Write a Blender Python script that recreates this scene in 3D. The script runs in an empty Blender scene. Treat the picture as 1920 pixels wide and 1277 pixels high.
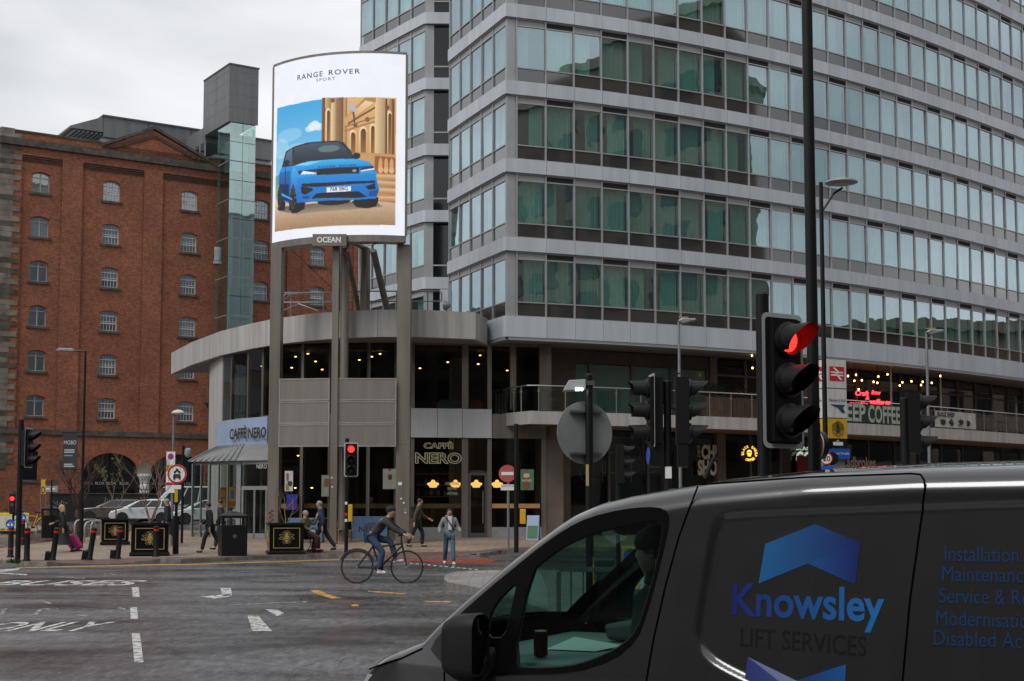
import bpy, bmesh, math, random
import numpy as np
from mathutils import Vector, Matrix
random.seed(7); np.random.seed(7)
scene = bpy.context.scene
col = scene.collection
PI = math.pi
R = math.radians

# ------------------------------------------------------------------ camera
FPX, HZ, EYE = 2667.0, 950.0, 1.68           # 50 mm lens, horizon row and eye height
PITCH = math.atan(FPX / 33000.0)
CYP = HZ - FPX * math.tan(PITCH)
cam_d = bpy.data.cameras.new('camera')
cam = bpy.data.objects.new('camera', cam_d)
col.objects.link(cam)
cam.location = (0, 0, EYE)
cam.rotation_euler = (PI / 2 + PITCH, 0, 0)
cam_d.sensor_width = 36.0
cam_d.lens = 36.0 * FPX / 1920.0
cam_d.shift_y = (CYP - 638.5) / 1920.0
cam_d.clip_start = 0.1
cam_d.clip_end = 3000
scene.camera = cam

# ------------------------------------------------------------------ sky, sun, exposure
SUN_EL, SUN_ROT = R(52), R(215)
world = bpy.data.worlds.new('World'); scene.world = world
world.use_nodes = True
wn = world.node_tree.nodes; wl = world.node_tree.links
wn.clear()
w_out = wn.new('ShaderNodeOutputWorld'); w_bg = wn.new('ShaderNodeBackground')
w_sky = wn.new('ShaderNodeTexSky'); w_sky.sky_type = 'NISHITA'; w_sky.sun_disc = False
w_sky.sun_elevation = SUN_EL; w_sky.sun_rotation = SUN_ROT
w_tc = wn.new('ShaderNodeTexCoord'); w_map = wn.new('ShaderNodeMapping')
w_map.inputs['Scale'].default_value = (1.0, 1.0, 2.6)
w_n1 = wn.new('ShaderNodeTexNoise'); w_n1.inputs['Scale'].default_value = 2.3
w_n1.inputs['Detail'].default_value = 7; w_n1.inputs['Roughness'].default_value = 0.5
w_n1.inputs['Distortion'].default_value = 0.35
w_cr = wn.new('ShaderNodeValToRGB')
w_cr.color_ramp.elements[0].position = 0.30; w_cr.color_ramp.elements[0].color = (3.5, 3.62, 3.85, 1)
w_cr.color_ramp.elements[1].position = 0.66; w_cr.color_ramp.elements[1].color = (7.3, 7.3, 7.4, 1)
e = w_cr.color_ramp.elements.new(0.47); e.color = (5.3, 5.4, 5.55, 1)
w_mix = wn.new('ShaderNodeMixRGB'); w_mix.inputs['Fac'].default_value = 0.93
wl.new(w_tc.outputs['Generated'], w_map.inputs['Vector']); wl.new(w_map.outputs['Vector'], w_n1.inputs['Vector'])
wl.new(w_n1.outputs['Fac'], w_cr.inputs['Fac'])
wl.new(w_sky.outputs['Color'], w_mix.inputs['Color1']); wl.new(w_cr.outputs['Color'], w_mix.inputs['Color2'])
wl.new(w_mix.outputs['Color'], w_bg.inputs['Color']); w_bg.inputs['Strength'].default_value = 0.1
wl.new(w_bg.outputs['Background'], w_out.inputs['Surface'])

sun_d = bpy.data.lights.new('sun', 'SUN'); sun_d.energy = 1.3; sun_d.angle = R(25); sun_d.color = (1.0, 0.985, 0.96)
sun = bpy.data.objects.new('sun', sun_d); col.objects.link(sun)
# the sun stands behind and to the left of the camera, above the cloud
_sd = Vector((math.sin(SUN_ROT) * math.cos(SUN_EL), math.cos(SUN_ROT) * math.cos(SUN_EL), math.sin(SUN_EL)))
sun.rotation_euler = _sd.to_track_quat('Z', 'Y').to_euler()

vs = scene.view_settings
vs.view_transform = 'Standard'; vs.look = 'None'; vs.exposure = 0.5; vs.gamma = 1.0
vs.use_curve_mapping = False
scene.cycles.max_bounces = 7; scene.cycles.transparent_max_bounces = 16
scene.cycles.caustics_reflective = False; scene.cycles.caustics_refractive = False
scene.cycles.sample_clamp_indirect = 3.0

# ------------------------------------------------------------------ measuring helpers
def ray(px, py):
    dx = (px - 960) / FPX; u = (CYP - py) / FPX
    return Vector((dx, math.cos(PITCH) - u * math.sin(PITCH), math.sin(PITCH) + u * math.cos(PITCH)))
def at(px, py, Y):
    r = ray(px, py)
    return Vector((0, 0, EYE)) + r * (Y / r.y)
def xat(px, Y):                                # world X of an image column at depth Y near the horizon
    return (px - 960) / FPX * Y
def g(y):                                      # height of the road: level, then rising towards the cafe
    if y < 47: return 0.0
    if y < 59: return 0.03 * (y - 47)
    if y < 120: return 0.36 + 0.009 * (y - 59)
    return 0.36 + 0.009 * 61
def hit(px, py, up=0.0):                       # where a line of sight meets the ground (plus up)
    r = ray(px, py); lo, hi = 3.0, 200.0
    f = lambda Y: EYE + r.z * Y / r.y - g(Y) - up
    for _ in range(50):
        m = (lo + hi) / 2
        if f(m) > 0: lo = m
        else: hi = m
    Y = lo
    return Vector((r.x * Y / r.y, Y, g(Y) + up))

# ------------------------------------------------------------------ building helpers
MATX = {}
def tag(o, label=None, cat=None, group=None, kind=None):
    if label: o['label'] = label
    if cat: o['category'] = cat
    if group: o['group'] = group
    if kind: o['kind'] = kind
    return o
def root(name, loc, label, cat, rz=0.0, group=None):
    o = bpy.data.objects.new(name, None); col.objects.link(o)
    o.empty_display_size = 0.2
    o.location = loc; o.rotation_euler = (0, 0, rz)
    MATX[o.name] = Matrix.Translation(Vector(loc)) @ Matrix.Rotation(rz, 4, 'Z')
    return tag(o, label, cat, group)
def mroot(p):
    while p is not None:
        if p.name in MATX: return MATX[p.name]
        p = p.parent
    return Matrix.Identity(4)
def link(name, me, mat=None, parent=None):
    o = bpy.data.objects.new(name, me); col.objects.link(o)
    if mat is not None and not me.materials: me.materials.append(mat)
    if parent is not None: o.parent = parent
    return o
class MB:
    def __init__(s): s.v = []; s.f = []
    def add(s, vs, fs):
        n = len(s.v); s.v += [tuple(v) for v in vs]; s.f += [tuple(i + n for i in f) for f in fs]; return s
    def boxm(s, a, b):
        x0, y0, z0 = a; x1, y1, z1 = b
        return s.add([(x0,y0,z0),(x1,y0,z0),(x1,y1,z0),(x0,y1,z0),(x0,y0,z1),(x1,y0,z1),(x1,y1,z1),(x0,y1,z1)],
                     [(0,3,2,1),(4,5,6,7),(0,1,5,4),(1,2,6,5),(2,3,7,6),(3,0,4,7)])
    def box(s, c, d, rz=0.0, tilt=None):
        m = Matrix.Rotation(rz, 3, 'Z')
        if tilt: m = m @ Matrix.Rotation(tilt[0], 3, tilt[1])
        vs = []
        for z in (-.5, .5):
            for x, y in ((-.5,-.5),(.5,-.5),(.5,.5),(-.5,.5)):
                vs.append(Vector(c) + m @ Vector((x*d[0], y*d[1], z*d[2])))
        return s.add(vs, [(0,3,2,1),(4,5,6,7),(0,1,5,4),(1,2,6,5),(2,3,7,6),(3,0,4,7)])
    def prism(s, pts, vec):
        n = len(pts); vec = Vector(vec); a = [Vector(p) for p in pts]; b = [p + vec for p in a]
        return s.add(a + b, [tuple(range(n))[::-1], tuple(range(n, 2*n))] + [(i, (i+1) % n, n + (i+1) % n, n + i) for i in range(n)])
    def wall(s, pts, z0, z1, th, flip=1):      # upright strip along a plan line, thickness to its left
        n = len(pts); L = []
        for i, p in enumerate(pts):
            a = Vector(pts[max(i-1, 0)][:2]); b = Vector(pts[min(i+1, n-1)][:2]); d = (b - a).normalized()
            L.append(Vector(p[:2]) + Vector((-d.y, d.x)) * th * flip)
        for i in range(n - 1):
            a, b, c, d = pts[i], pts[i+1], L[i+1], L[i]
            q = [(a[0],a[1]),(b[0],b[1]),(c[0],c[1]),(d[0],d[1])]
            s.add([(x, y, z0) for x, y in q] + [(x, y, z1) for x, y in q],
                  [(0,3,2,1),(4,5,6,7),(0,1,5,4),(2,3,7,6)] + ([(3,0,4,7)] if i == 0 else []) + ([(1,2,6,5)] if i == n-2 else []))
        return s
    def cyl(s, a, b, r0, r1=None, n=12, caps=True):
        r1 = r0 if r1 is None else r1
        a = Vector(a); b = Vector(b); d = (b - a).normalized()
        u = d.orthogonal().normalized(); w = d.cross(u)
        vs = []
        for p, r in ((a, r0), (b, r1)):
            for i in range(n):
                t = 2*PI*i/n; vs.append(p + (u*math.cos(t) + w*math.sin(t))*r)
        fs = [(i, (i+1) % n, n + (i+1) % n, n + i) for i in range(n)]
        if caps: fs += [tuple(range(n))[::-1], tuple(range(n, 2*n))]
        return s.add(vs, fs)
    def tube(s, pts, r, n=8):
        pts = [Vector(p) for p in pts]; rr = r if isinstance(r, (list, tuple)) else [r]*len(pts)
        rings = []; u = None
        for i, p in enumerate(pts):
            d = (pts[min(i+1, len(pts)-1)] - pts[max(i-1, 0)]).normalized()
            u = d.orthogonal().normalized() if u is None else (u - d*u.dot(d)).normalized()
            w = d.cross(u)
            rings.append([p + (u*math.cos(2*PI*k/n) + w*math.sin(2*PI*k/n))*rr[i] for k in range(n)])
        vs = [v for q in rings for v in q]; fs = []
        for i in range(len(pts)-1):
            for k in range(n): fs.append((i*n+k, i*n+(k+1) % n, (i+1)*n+(k+1) % n, (i+1)*n+k))
        fs += [tuple(range(n))[::-1], tuple(range((len(pts)-1)*n, len(pts)*n))]
        return s.add(vs, fs)
    def lathe(s, prof, c=(0,0,0), n=16, axis='Z'):
        vs = []; c = Vector(c)
        for r, z in prof:
            for k in range(n):
                t = 2*PI*k/n; p = (r*math.cos(t), r*math.sin(t), z)
                if axis == 'X': p = (z, r*math.cos(t), r*math.sin(t))
                if axis == 'Y': p = (r*math.sin(t), z, r*math.cos(t))
                vs.append(c + Vector(p))
        m = len(prof)
        fs = [(i*n+k, i*n+(k+1) % n, (i+1)*n+(k+1) % n, (i+1)*n+k) for i in range(m-1) for k in range(n)]
        if prof[0][0] > 1e-4: fs.append(tuple(range(n))[::-1])
        if prof[-1][0] > 1e-4: fs.append(tuple(range((m-1)*n, m*n)))
        return s.add(vs, fs)
    def ell(s, c, r, nu=12, nv=8):
        prof = [(max(math.sin(PI*i/nv), 1e-4), -math.cos(PI*i/nv)) for i in range(nv+1)]
        k = len(s.v); s.lathe(prof, (0,0,0), nu)
        for i in range(k, len(s.v)):
            v = s.v[i]; s.v[i] = (c[0]+v[0]*r[0], c[1]+v[1]*r[1], c[2]+v[2]*r[2])
        return s
    def poly(s, pts): return s.add(pts, [tuple(range(len(pts)))])
    def mesh(s, name, inv=None):
        me = bpy.data.meshes.new(name)
        v = s.v if inv is None else [tuple(inv @ Vector(p)) for p in s.v]
        me.from_pydata(v, [], s.f); me.update()
        return me
    def build(s, name, mat, parent=None, w=True, smooth=False, bevel=0):
        inv = mroot(parent).inverted() if (w and parent is not None) else None
        me = s.mesh(name, inv)
        bm = bmesh.new(); bm.from_mesh(me); bmesh.ops.recalc_face_normals(bm, faces=bm.faces); bm.to_mesh(me); bm.free()
        if smooth:
            me.polygons.foreach_set('use_smooth', [True]*len(me.polygons)); me.set_sharp_from_angle(angle=R(38))
        o = link(name, me, mat, parent)
        if bevel:
            b = o.modifiers.new('b', 'BEVEL'); b.width = bevel; b.segments = 2; b.limit_method = 'ANGLE'
        return o
def copy_tree(o, parent=None):
    c = o.copy(); col.objects.link(c); c.parent = parent
    if o.name in MATX: MATX[c.name] = MATX[o.name].copy()
    for ch in list(o.children): copy_tree(ch, c)
    return c
def place(o, loc, rz=0.0, label=None, group=None):
    o.location = loc; o.rotation_euler = (0, 0, rz)
    MATX[o.name] = Matrix.Translation(Vector(loc)) @ Matrix.Rotation(rz, 4, 'Z')
    return tag(o, label, None, group)
_fc = {}
def text_raw(s, bold=0.0, spacing=1.0):
    k = (s, bold, spacing)
    if k in _fc: return _fc[k]
    cu = bpy.data.curves.new('t', 'FONT'); cu.body = s; cu.size = 1.0; cu.offset = bold; cu.space_character = spacing
    cu.resolution_u = 3; cu.fill_mode = 'FRONT'
    ob = bpy.data.objects.new('t', cu)
    me = bpy.data.meshes.new_from_object(ob)
    V = [v.co.copy() for v in me.vertices]; Fc = [tuple(p.vertices) for p in me.polygons]
    bpy.data.objects.remove(ob); bpy.data.curves.remove(cu); bpy.data.meshes.remove(me)
    _fc[k] = (V, Fc); return _fc[k]
def text_mb(s, origin, right, up, width=None, height=None, bold=0.0, spacing=1.0, warp=None, center=False, shear=0.0):
    V, Fc = text_raw(s, bold, spacing); mb = MB()
    if not V: return mb
    V1 = text_raw(s, 0.0, spacing)[0]
    x0 = min(v.x for v in V1); x1 = max(v.x for v in V1); y0 = min(v.y for v in V1); y1 = max(v.y for v in V1)
    sy = (height / (y1 - y0)) if height else None
    sx = (width / (x1 - x0)) if width else sy
    sy = sy or sx
    o = Vector(origin); r = Vector(right).normalized(); u = Vector(up).normalized(); out = []
    for v in V:
        a = (v.x - x0) * sx; b = (v.y - y0) * sy
        a += shear * b
        if center: a -= (x1 - x0) * sx / 2
        out.append(warp(a, b) if warp else o + r*a + u*b)
    mb.add(out, Fc); return mb
def text(s, name, mat, parent, origin, right, up, **k):
    return text_mb(s, origin, right, up, **k).build(name, mat, parent)

# ------------------------------------------------------------------ materials
def newmat(name):
    m = bpy.data.materials.new(name); m.use_nodes = True
    nt = m.node_tree; b = nt.nodes['Principled BSDF']
    return m, nt, b
def plain(name, c, rough=0.5, metal=0.0, spec=0.5, var=0.0, vscale=3.0, bump=0.0, bscale=40.0, coat=0.0, streak=False, rnd=0.0):
    m, nt, b = newmat(name)
    b.inputs['Base Color'].default_value = (*c, 1); b.inputs['Roughness'].default_value = rough
    b.inputs['Metallic'].default_value = metal; b.inputs['Specular IOR Level'].default_value = spec
    b.inputs['Coat Weight'].default_value = coat; b.inputs['Coat Roughness'].default_value = 0.05
    if var or bump:
        geo = nt.nodes.new('ShaderNodeNewGeometry'); mp = nt.nodes.new('ShaderNodeMapping')
        nt.links.new(geo.outputs['Position'], mp.inputs['Vector'])
        if streak: mp.inputs['Scale'].default_value = (3.5, 3.5, 0.25)
    if var:
        n = nt.nodes.new('ShaderNodeTexNoise'); n.inputs['Scale'].default_value = vscale; n.inputs['Detail'].default_value = 6
        nt.links.new(mp.outputs['Vector'], n.inputs['Vector'])
        r = nt.nodes.new('ShaderNodeValToRGB')
        r.color_ramp.elements[0].position = 0.3; r.color_ramp.elements[1].position = 0.72
        r.color_ramp.elements[0].color = (*[max(x*(1-var), 0) for x in c], 1)
        r.color_ramp.elements[1].color = (*[min(x*(1+var), 1) for x in c], 1)
        nt.links.new(n.outputs['Fac'], r.inputs['Fac']); nt.links.new(r.outputs['Color'], b.inputs['Base Color'])
        if rnd:                                  # each piece a slightly different tone
            oi = nt.nodes.new('ShaderNodeObjectInfo'); mr = nt.nodes.new('ShaderNodeMapRange'); hs = nt.nodes.new('ShaderNodeHueSaturation')
            mr.inputs['To Min'].default_value = 1 - rnd; mr.inputs['To Max'].default_value = 1 + rnd
            nt.links.new(oi.outputs['Random'], mr.inputs['Value']); nt.links.new(mr.outputs[0], hs.inputs['Value'])
            nt.links.new(r.outputs['Color'], hs.inputs['Color']); nt.links.new(hs.outputs['Color'], b.inputs['Base Color'])
    if bump:
        n2 = nt.nodes.new('ShaderNodeTexNoise'); n2.inputs['Scale'].default_value = bscale; n2.inputs['Detail'].default_value = 4
        nt.links.new(mp.outputs['Vector'], n2.inputs['Vector'])
        bp = nt.nodes.new('ShaderNodeBump'); bp.inputs['Strength'].default_value = bump; bp.inputs['Distance'].default_value = 0.02
        nt.links.new(n2.outputs['Fac'], bp.inputs['Height']); nt.links.new(bp.outputs['Normal'], b.inputs['Normal'])
    return m
def emit(name, c, s):
    m, nt, b = newmat(name)
    b.inputs['Base Color'].default_value = (*[x*0.5 for x in c], 1)
    b.inputs['Emission Color'].default_value = (*c, 1); b.inputs['Emission Strength'].default_value = s
    return m
def glass(name, tint, refl=0.12, rough=0.02, wave=0.0, wscale=0.8, boost=1.0, rcol=(0.95, 0.97, 1.0)):
    """clear sheet glass: tinted see-through plus a Fresnel mirror"""
    m = bpy.data.materials.new(name); m.use_nodes = True; nt = m.node_tree; nt.nodes.clear()
    out = nt.nodes.new('ShaderNodeOutputMaterial'); mix = nt.nodes.new('ShaderNodeMixShader')
    tr = nt.nodes.new('ShaderNodeBsdfTransparent'); tr.inputs['Color'].default_value = (*tint, 1)
    gl = nt.nodes.new('ShaderNodeBsdfGlossy'); gl.inputs['Roughness'].default_value = rough; gl.inputs['Color'].default_value = (*rcol, 1)
    lw = nt.nodes.new('ShaderNodeLayerWeight'); lw.inputs['Blend'].default_value = 0.5
    pw = nt.nodes.new('ShaderNodeMath'); pw.operation = 'POWER'; pw.inputs[1].default_value = 2.6
    ma = nt.nodes.new('ShaderNodeMath'); ma.operation = 'MULTIPLY_ADD'; ma.inputs[1].default_value = boost * (1 - refl); ma.inputs[2].default_value = refl
    ma.use_clamp = True
    nt.links.new(lw.outputs['Facing'], pw.inputs[0]); nt.links.new(pw.outputs[0], ma.inputs[0])
    nt.links.new(ma.outputs[0], mix.inputs['Fac']); nt.links.new(tr.outputs[0], mix.inputs[1]); nt.links.new(gl.outputs[0], mix.inputs[2])
    nt.links.new(mix.outputs[0], out.inputs['Surface'])
    if wave:
        geo = nt.nodes.new('ShaderNodeNewGeometry'); n = nt.nodes.new('ShaderNodeTexNoise')
        n.inputs['Scale'].default_value = wscale; n.inputs['Detail'].default_value = 1.5
        bp = nt.nodes.new('ShaderNodeBump'); bp.inputs['Strength'].default_value = wave; bp.inputs['Distance'].default_value = 0.05
        nt.links.new(geo.outputs['Position'], n.inputs['Vector']); nt.links.new(n.outputs['Fac'], bp.inputs['Height'])
        nt.links.new(bp.outputs['Normal'], gl.inputs['Normal'])
    return m
def nd(nt, t, **k):
    n = nt.nodes.new(t)
    for a, v in k.items():
        if a.startswith('i_'):
            n.inputs[a[2:].replace('_', ' ')].default_value = v
        else: setattr(n, a, v)
    return n
def ramp(nt, stops):
    r = nt.nodes.new('ShaderNodeValToRGB'); el = r.color_ramp.elements
    while len(el) < len(stops): el.new(0.5)
    for q, (p, c) in zip(el, stops): q.position = p; q.color = (*c, 1) if len(c) == 3 else c
    return r

def asphalt_mat(name, tone=0.05, wet=True):
    m, nt, b = newmat(name); L = nt.links
    geo = nd(nt, 'ShaderNodeNewGeometry')
    fine = nd(nt, 'ShaderNodeTexNoise', i_Scale=20.0, i_Detail=5.0, i_Roughness=0.85); L.new(geo.outputs['Position'], fine.inputs['Vector'])
    mp = nd(nt, 'ShaderNodeMapping'); mp.inputs['Scale'].default_value = (0.22, 0.40, 1); L.new(geo.outputs['Position'], mp.inputs['Vector'])
    big = nd(nt, 'ShaderNodeTexNoise', i_Scale=1.1, i_Detail=6.0, i_Roughness=0.6); L.new(mp.outputs['Vector'], big.inputs['Vector'])
    r1 = ramp(nt, [(0.36, (tone*0.35,)*2 + (tone*0.38,)), (0.66, (tone*1.8, tone*1.8, tone*1.86))]); L.new(fine.outputs['Fac'], r1.inputs['Fac'])
    r2 = ramp(nt, [(0.34, (0.42, 0.42, 0.44)), (0.48, (0.92, 0.92, 0.92)), (0.7, (1.35, 1.35, 1.35))]); L.new(big.outputs['Fac'], r2.inputs['Fac'])
    mp3 = nd(nt, 'ShaderNodeMapping'); mp3.inputs['Scale'].default_value = (5.0, 1.0, 1); L.new(geo.outputs['Position'], mp3.inputs['Vector'])
    med = nd(nt, 'ShaderNodeTexNoise', i_Scale=1.7, i_Detail=5.0, i_Roughness=0.8); L.new(mp3.outputs['Vector'], med.inputs['Vector'])
    r3 = ramp(nt, [(0.38, (0.45, 0.45, 0.46)), (0.52, (1, 1, 1)), (0.64, (1.5, 1.5, 1.52))]); L.new(med.outputs['Fac'], r3.inputs['Fac'])
    mul0 = nd(nt, 'ShaderNodeMixRGB', blend_type='MULTIPLY'); mul0.inputs['Fac'].default_value = 1
    L.new(r1.outputs['Color'], mul0.inputs['Color1']); L.new(r3.outputs['Color'], mul0.inputs['Color2'])
    mul = nd(nt, 'ShaderNodeMixRGB', blend_type='MULTIPLY'); mul.inputs['Fac'].default_value = 1
    L.new(mul0.outputs['Color'], mul.inputs['Color1']); L.new(r2.outputs['Color'], mul.inputs['Color2'])
    vor = nd(nt, 'ShaderNodeTexVoronoi', feature='DISTANCE_TO_EDGE', i_Scale=0.13); 
    mp2 = nd(nt, 'ShaderNodeMapping'); mp2.inputs['Scale'].default_value = (0.7, 1.6, 1)
    wob = nd(nt, 'ShaderNodeTexNoise', i_Scale=0.9, i_Detail=5.0); L.new(geo.outputs['Position'], wob.inputs['Vector'])
    ad = nd(nt, 'ShaderNodeMixRGB', blend_type='ADD'); ad.inputs['Fac'].default_value = 0.9
    L.new(geo.outputs['Position'], ad.inputs['Color1']); L.new(wob.outputs['Color'], ad.inputs['Color2'])
    L.new(ad.outputs['Color'], mp2.inputs['Vector']); L.new(mp2.outputs['Vector'], vor.inputs['Vector'])
    rc = ramp(nt, [(0.0, (0.35, 0.35, 0.36)), (0.006, (1, 1, 1))]); L.new(vor.outputs['Distance'], rc.inputs['Fac'])
    mul2 = nd(nt, 'ShaderNodeMixRGB', blend_type='MULTIPLY'); mul2.inputs['Fac'].default_value = 1
    L.new(mul.outputs['Color'], mul2.inputs['Color1']); L.new(rc.outputs['Color'], mul2.inputs['Color2'])
    L.new(mul2.outputs['Color'], b.inputs['Base Color'])
    rr = ramp(nt, [(0.35, (0.16,)*3), (0.55, (0.32,)*3), (0.75, (0.46,)*3)] if wet else [(0.3, (0.7,)*3), (0.7, (0.85,)*3)])
    L.new(big.outputs['Fac'], rr.inputs['Fac']); L.new(rr.outputs['Color'], b.inputs['Roughness'])
    bp = nd(nt, 'ShaderNodeBump'); bp.inputs['Strength'].default_value = 0.3; bp.inputs['Distance'].default_value = 0.010
    L.new(fine.outputs['Fac'], bp.inputs['Height']); L.new(bp.outputs['Normal'], b.inputs['Normal'])
    b.inputs['Specular IOR Level'].default_value = 0.5
    return m
def brick_mat(name, c1, c2, mortar, bw=0.225, bh=0.075, ms=0.008, dirt=0.35, ang=0.0, flat=False, soot=(0.35, 0.3, 0.28), rough=0.9):
    """courses on an upright wall that runs along the angle ang in plan (or on the ground with flat=True)"""
    m, nt, b = newmat(name); L = nt.links
    geo = nd(nt, 'ShaderNodeNewGeometry')
    if flat:
        mp = nd(nt, 'ShaderNodeMapping'); mp.inputs['Rotation'].default_value = (0, 0, ang); L.new(geo.outputs['Position'], mp.inputs['Vector']); vec = mp.outputs['Vector']
    else:
        mp = nd(nt, 'ShaderNodeMapping'); mp.inputs['Rotation'].default_value = (0, 0, -ang); L.new(geo.outputs['Position'], mp.inputs['Vector'])
        sp = nd(nt, 'ShaderNodeSeparateXYZ'); L.new(mp.outputs['Vector'], sp.inputs[0])
        cb = nd(nt, 'ShaderNodeCombineXYZ'); L.new(sp.outputs['X'], cb.inputs['X']); L.new(sp.outputs['Z'], cb.inputs['Y']); vec = cb.outputs[0]
    bt = nd(nt, 'ShaderNodeTexBrick'); bt.inputs['Scale'].default_value = 1.0
    bt.inputs['Brick Width'].default_value = bw; bt.inputs['Row Height'].default_value = bh
    bt.inputs['Mortar Size'].default_value = ms; bt.inputs['Mortar Smooth'].default_value = 0.3; bt.inputs['Bias'].default_value = -0.1
    bt.inputs['Color1'].default_value = (*c1, 1); bt.inputs['Color2'].default_value = (*c2, 1); bt.inputs['Mortar'].default_value = (*mortar, 1)
    L.new(vec, bt.inputs['Vector'])
    n = nd(nt, 'ShaderNodeTexNoise', i_Scale=0.45, i_Detail=8.0, i_Roughness=0.65); L.new(geo.outputs['Position'], n.inputs['Vector'])
    r = ramp(nt, [(0.32, tuple(1 - dirt*(1-x) for x in soot)), (0.5, (1 - dirt*.35,)*3), (0.7, (1.12, 1.05, 1.0))]); L.new(n.outputs['Fac'], r.inputs['Fac'])
    n3 = nd(nt, 'ShaderNodeTexNoise', i_Scale=5.5, i_Detail=4.0, i_Roughness=0.7); L.new(geo.outputs['Position'], n3.inputs['Vector'])
    r3 = ramp(nt, [(0.3, (0.62, 0.58, 0.56)), (0.55, (1, 1, 1)), (0.75, (1.25, 1.15, 1.05))]); L.new(n3.outputs['Fac'], r3.inputs['Fac'])
    mu = nd(nt, 'ShaderNodeMixRGB', blend_type='MULTIPLY'); mu.inputs['Fac'].default_value = 1
    mu2 = nd(nt, 'ShaderNodeMixRGB', blend_type='MULTIPLY'); mu2.inputs['Fac'].default_value = 1
    L.new(bt.outputs['Color'], mu.inputs['Color1']); L.new(r.outputs['Color'], mu.inputs['Color2'])
    L.new(mu.outputs['Color'], mu2.inputs['Color1']); L.new(r3.outputs['Color'], mu2.inputs['Color2'])
    L.new(mu2.outputs['Color'], b.inputs['Base Color']); b.inputs['Roughness'].default_value = rough
    bp = nd(nt, 'ShaderNodeBump', invert=True); bp.inputs['Strength'].default_value = 0.6; bp.inputs['Distance'].default_value = 0.01
    L.new(bt.outputs['Fac'], bp.inputs['Height']); L.new(bp.outputs['Normal'], b.inputs['Normal'])
    return m
def worn_paint(name, c, thr=0.47):
    m = plain(name, c, 0.75); nt = m.node_tree; L = nt.links
    b = nt.nodes['Principled BSDF']; geo = nd(nt, 'ShaderNodeNewGeometry')
    n = nd(nt, 'ShaderNodeTexNoise', i_Scale=7.0, i_Detail=7.0, i_Roughness=0.75); L.new(geo.outputs['Position'], n.inputs['Vector'])
    r = ramp(nt, [(thr - 0.05, (0,)*3), (thr + 0.07, (1,)*3)]); L.new(n.outputs['Fac'], r.inputs['Fac'])
    L.new(r.outputs['Color'], b.inputs['Alpha'])
    return m

M = {}
M['asphalt'] = asphalt_mat('asphalt', 0.092)
M['patch'] = asphalt_mat('asphalt_patch', 0.105)
M['tan_paving'] = brick_mat('tan_paving', (0.30, 0.23, 0.17), (0.36, 0.28, 0.21), (0.15, 0.12, 0.10), 0.6, 0.45, 0.012, 0.45, flat=True, rough=0.6)
M['red_paving'] = brick_mat('red_paving', (0.17, 0.085, 0.07), (0.22, 0.11, 0.085), (0.08, 0.06, 0.05), 0.2, 0.1, 0.008, 0.5, flat=True, ang=0.2, rough=0.6)
M['grey_paving'] = brick_mat('grey_paving', (0.26, 0.25, 0.24), (0.31, 0.30, 0.285), (0.13, 0.12, 0.12), 0.6, 0.6, 0.012, 0.4, flat=True, rough=0.65)
M['kerb'] = plain('granite_kerb', (0.20, 0.185, 0.165), 0.7, var=0.4, vscale=4, bump=0.3)
M['white_paint'] = worn_paint('worn_white_paint', (0.52, 0.52, 0.50), 0.45)
M['faded_paint'] = worn_paint('faded_white_paint', (0.40, 0.40, 0.39), 0.52)
M['yellow_paint'] = worn_paint('worn_yellow_paint', (0.55, 0.30, 0.06), 0.45)
M['red_paint'] = worn_paint('worn_red_surface', (0.33, 0.06, 0.035), 0.47)
M['clad'] = plain('grey_cladding', (0.48, 0.515, 0.555), 0.5, metal=0.1, var=0.10, vscale=0.8, streak=True, rnd=0.06)
M['alu'] = plain('grey_aluminium', (0.36, 0.365, 0.37), 0.45, metal=0.25, var=0.08, vscale=1.5)
M['alu_dark'] = plain('dark_aluminium', (0.10, 0.105, 0.11), 0.45, metal=0.3)
M['hdr'] = plain('header_panel_grey', (0.34, 0.335, 0.33), 0.55, var=0.08, vscale=1)
M['steel'] = plain('brushed_steel', (0.62, 0.62, 0.60), 0.3, metal=0.9)
M['glass_h'] = glass('hotel_glass', (0.66, 0.88, 0.83), 0.24, 0.01, wave=0.10, wscale=0.9, boost=1.0, rcol=(0.84, 0.91, 1.0))
M['glass_low'] = plain('spandrel_glass', (0.030, 0.028, 0.028), 0.04, spec=1.0, coat=1.0)
M['glass_dark'] = glass('shop_glass', (0.72, 0.76, 0.74), 0.035, 0.01, wave=0.06)
M['glass_green'] = plain('frosted_green_glass', (0.10, 0.22, 0.18), 0.25, spec=0.7, var=0.1, vscale=0.6, coat=0.4)
M['glass_clear'] = glass('clear_glass', (0.86, 0.92, 0.89), 0.06, 0.01)
M['glass_lift'] = glass('lift_glass', (0.84, 0.97, 0.94), 0.26, 0.02, wave=0.1, rcol=(0.78, 0.93, 0.92))
M['glass_bal'] = glass('balustrade_glass', (0.84, 0.88, 0.86), 0.035, 0.02)
M['curtain'] = plain('net_curtain', (0.76, 0.82, 0.77), 0.9, var=0.06, vscale=2, rnd=0.22)
M['room'] = plain('room_wall', (0.20, 0.21, 0.20), 0.9, var=0.3, vscale=0.4)
M['slab'] = plain('floor_slab', (0.25, 0.25, 0.25), 0.9)
M['black'] = plain('black_paint', (0.0065, 0.0065, 0.007), 0.42, spec=0.35, var=0.3, vscale=6)
M['black_matt'] = plain('black_plastic', (0.008, 0.008, 0.0085), 0.6, spec=0.3)
M['black_gloss'] = plain('black_gloss', (0.004, 0.004, 0.0045), 0.15, spec=0.4)
M['gap'] = plain('dark_gap', (0.002, 0.002, 0.002), 1.0, spec=0.0)
M['white'] = plain('white_paint_clean', (0.72, 0.72, 0.71), 0.5, var=0.06, vscale=2)
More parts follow.
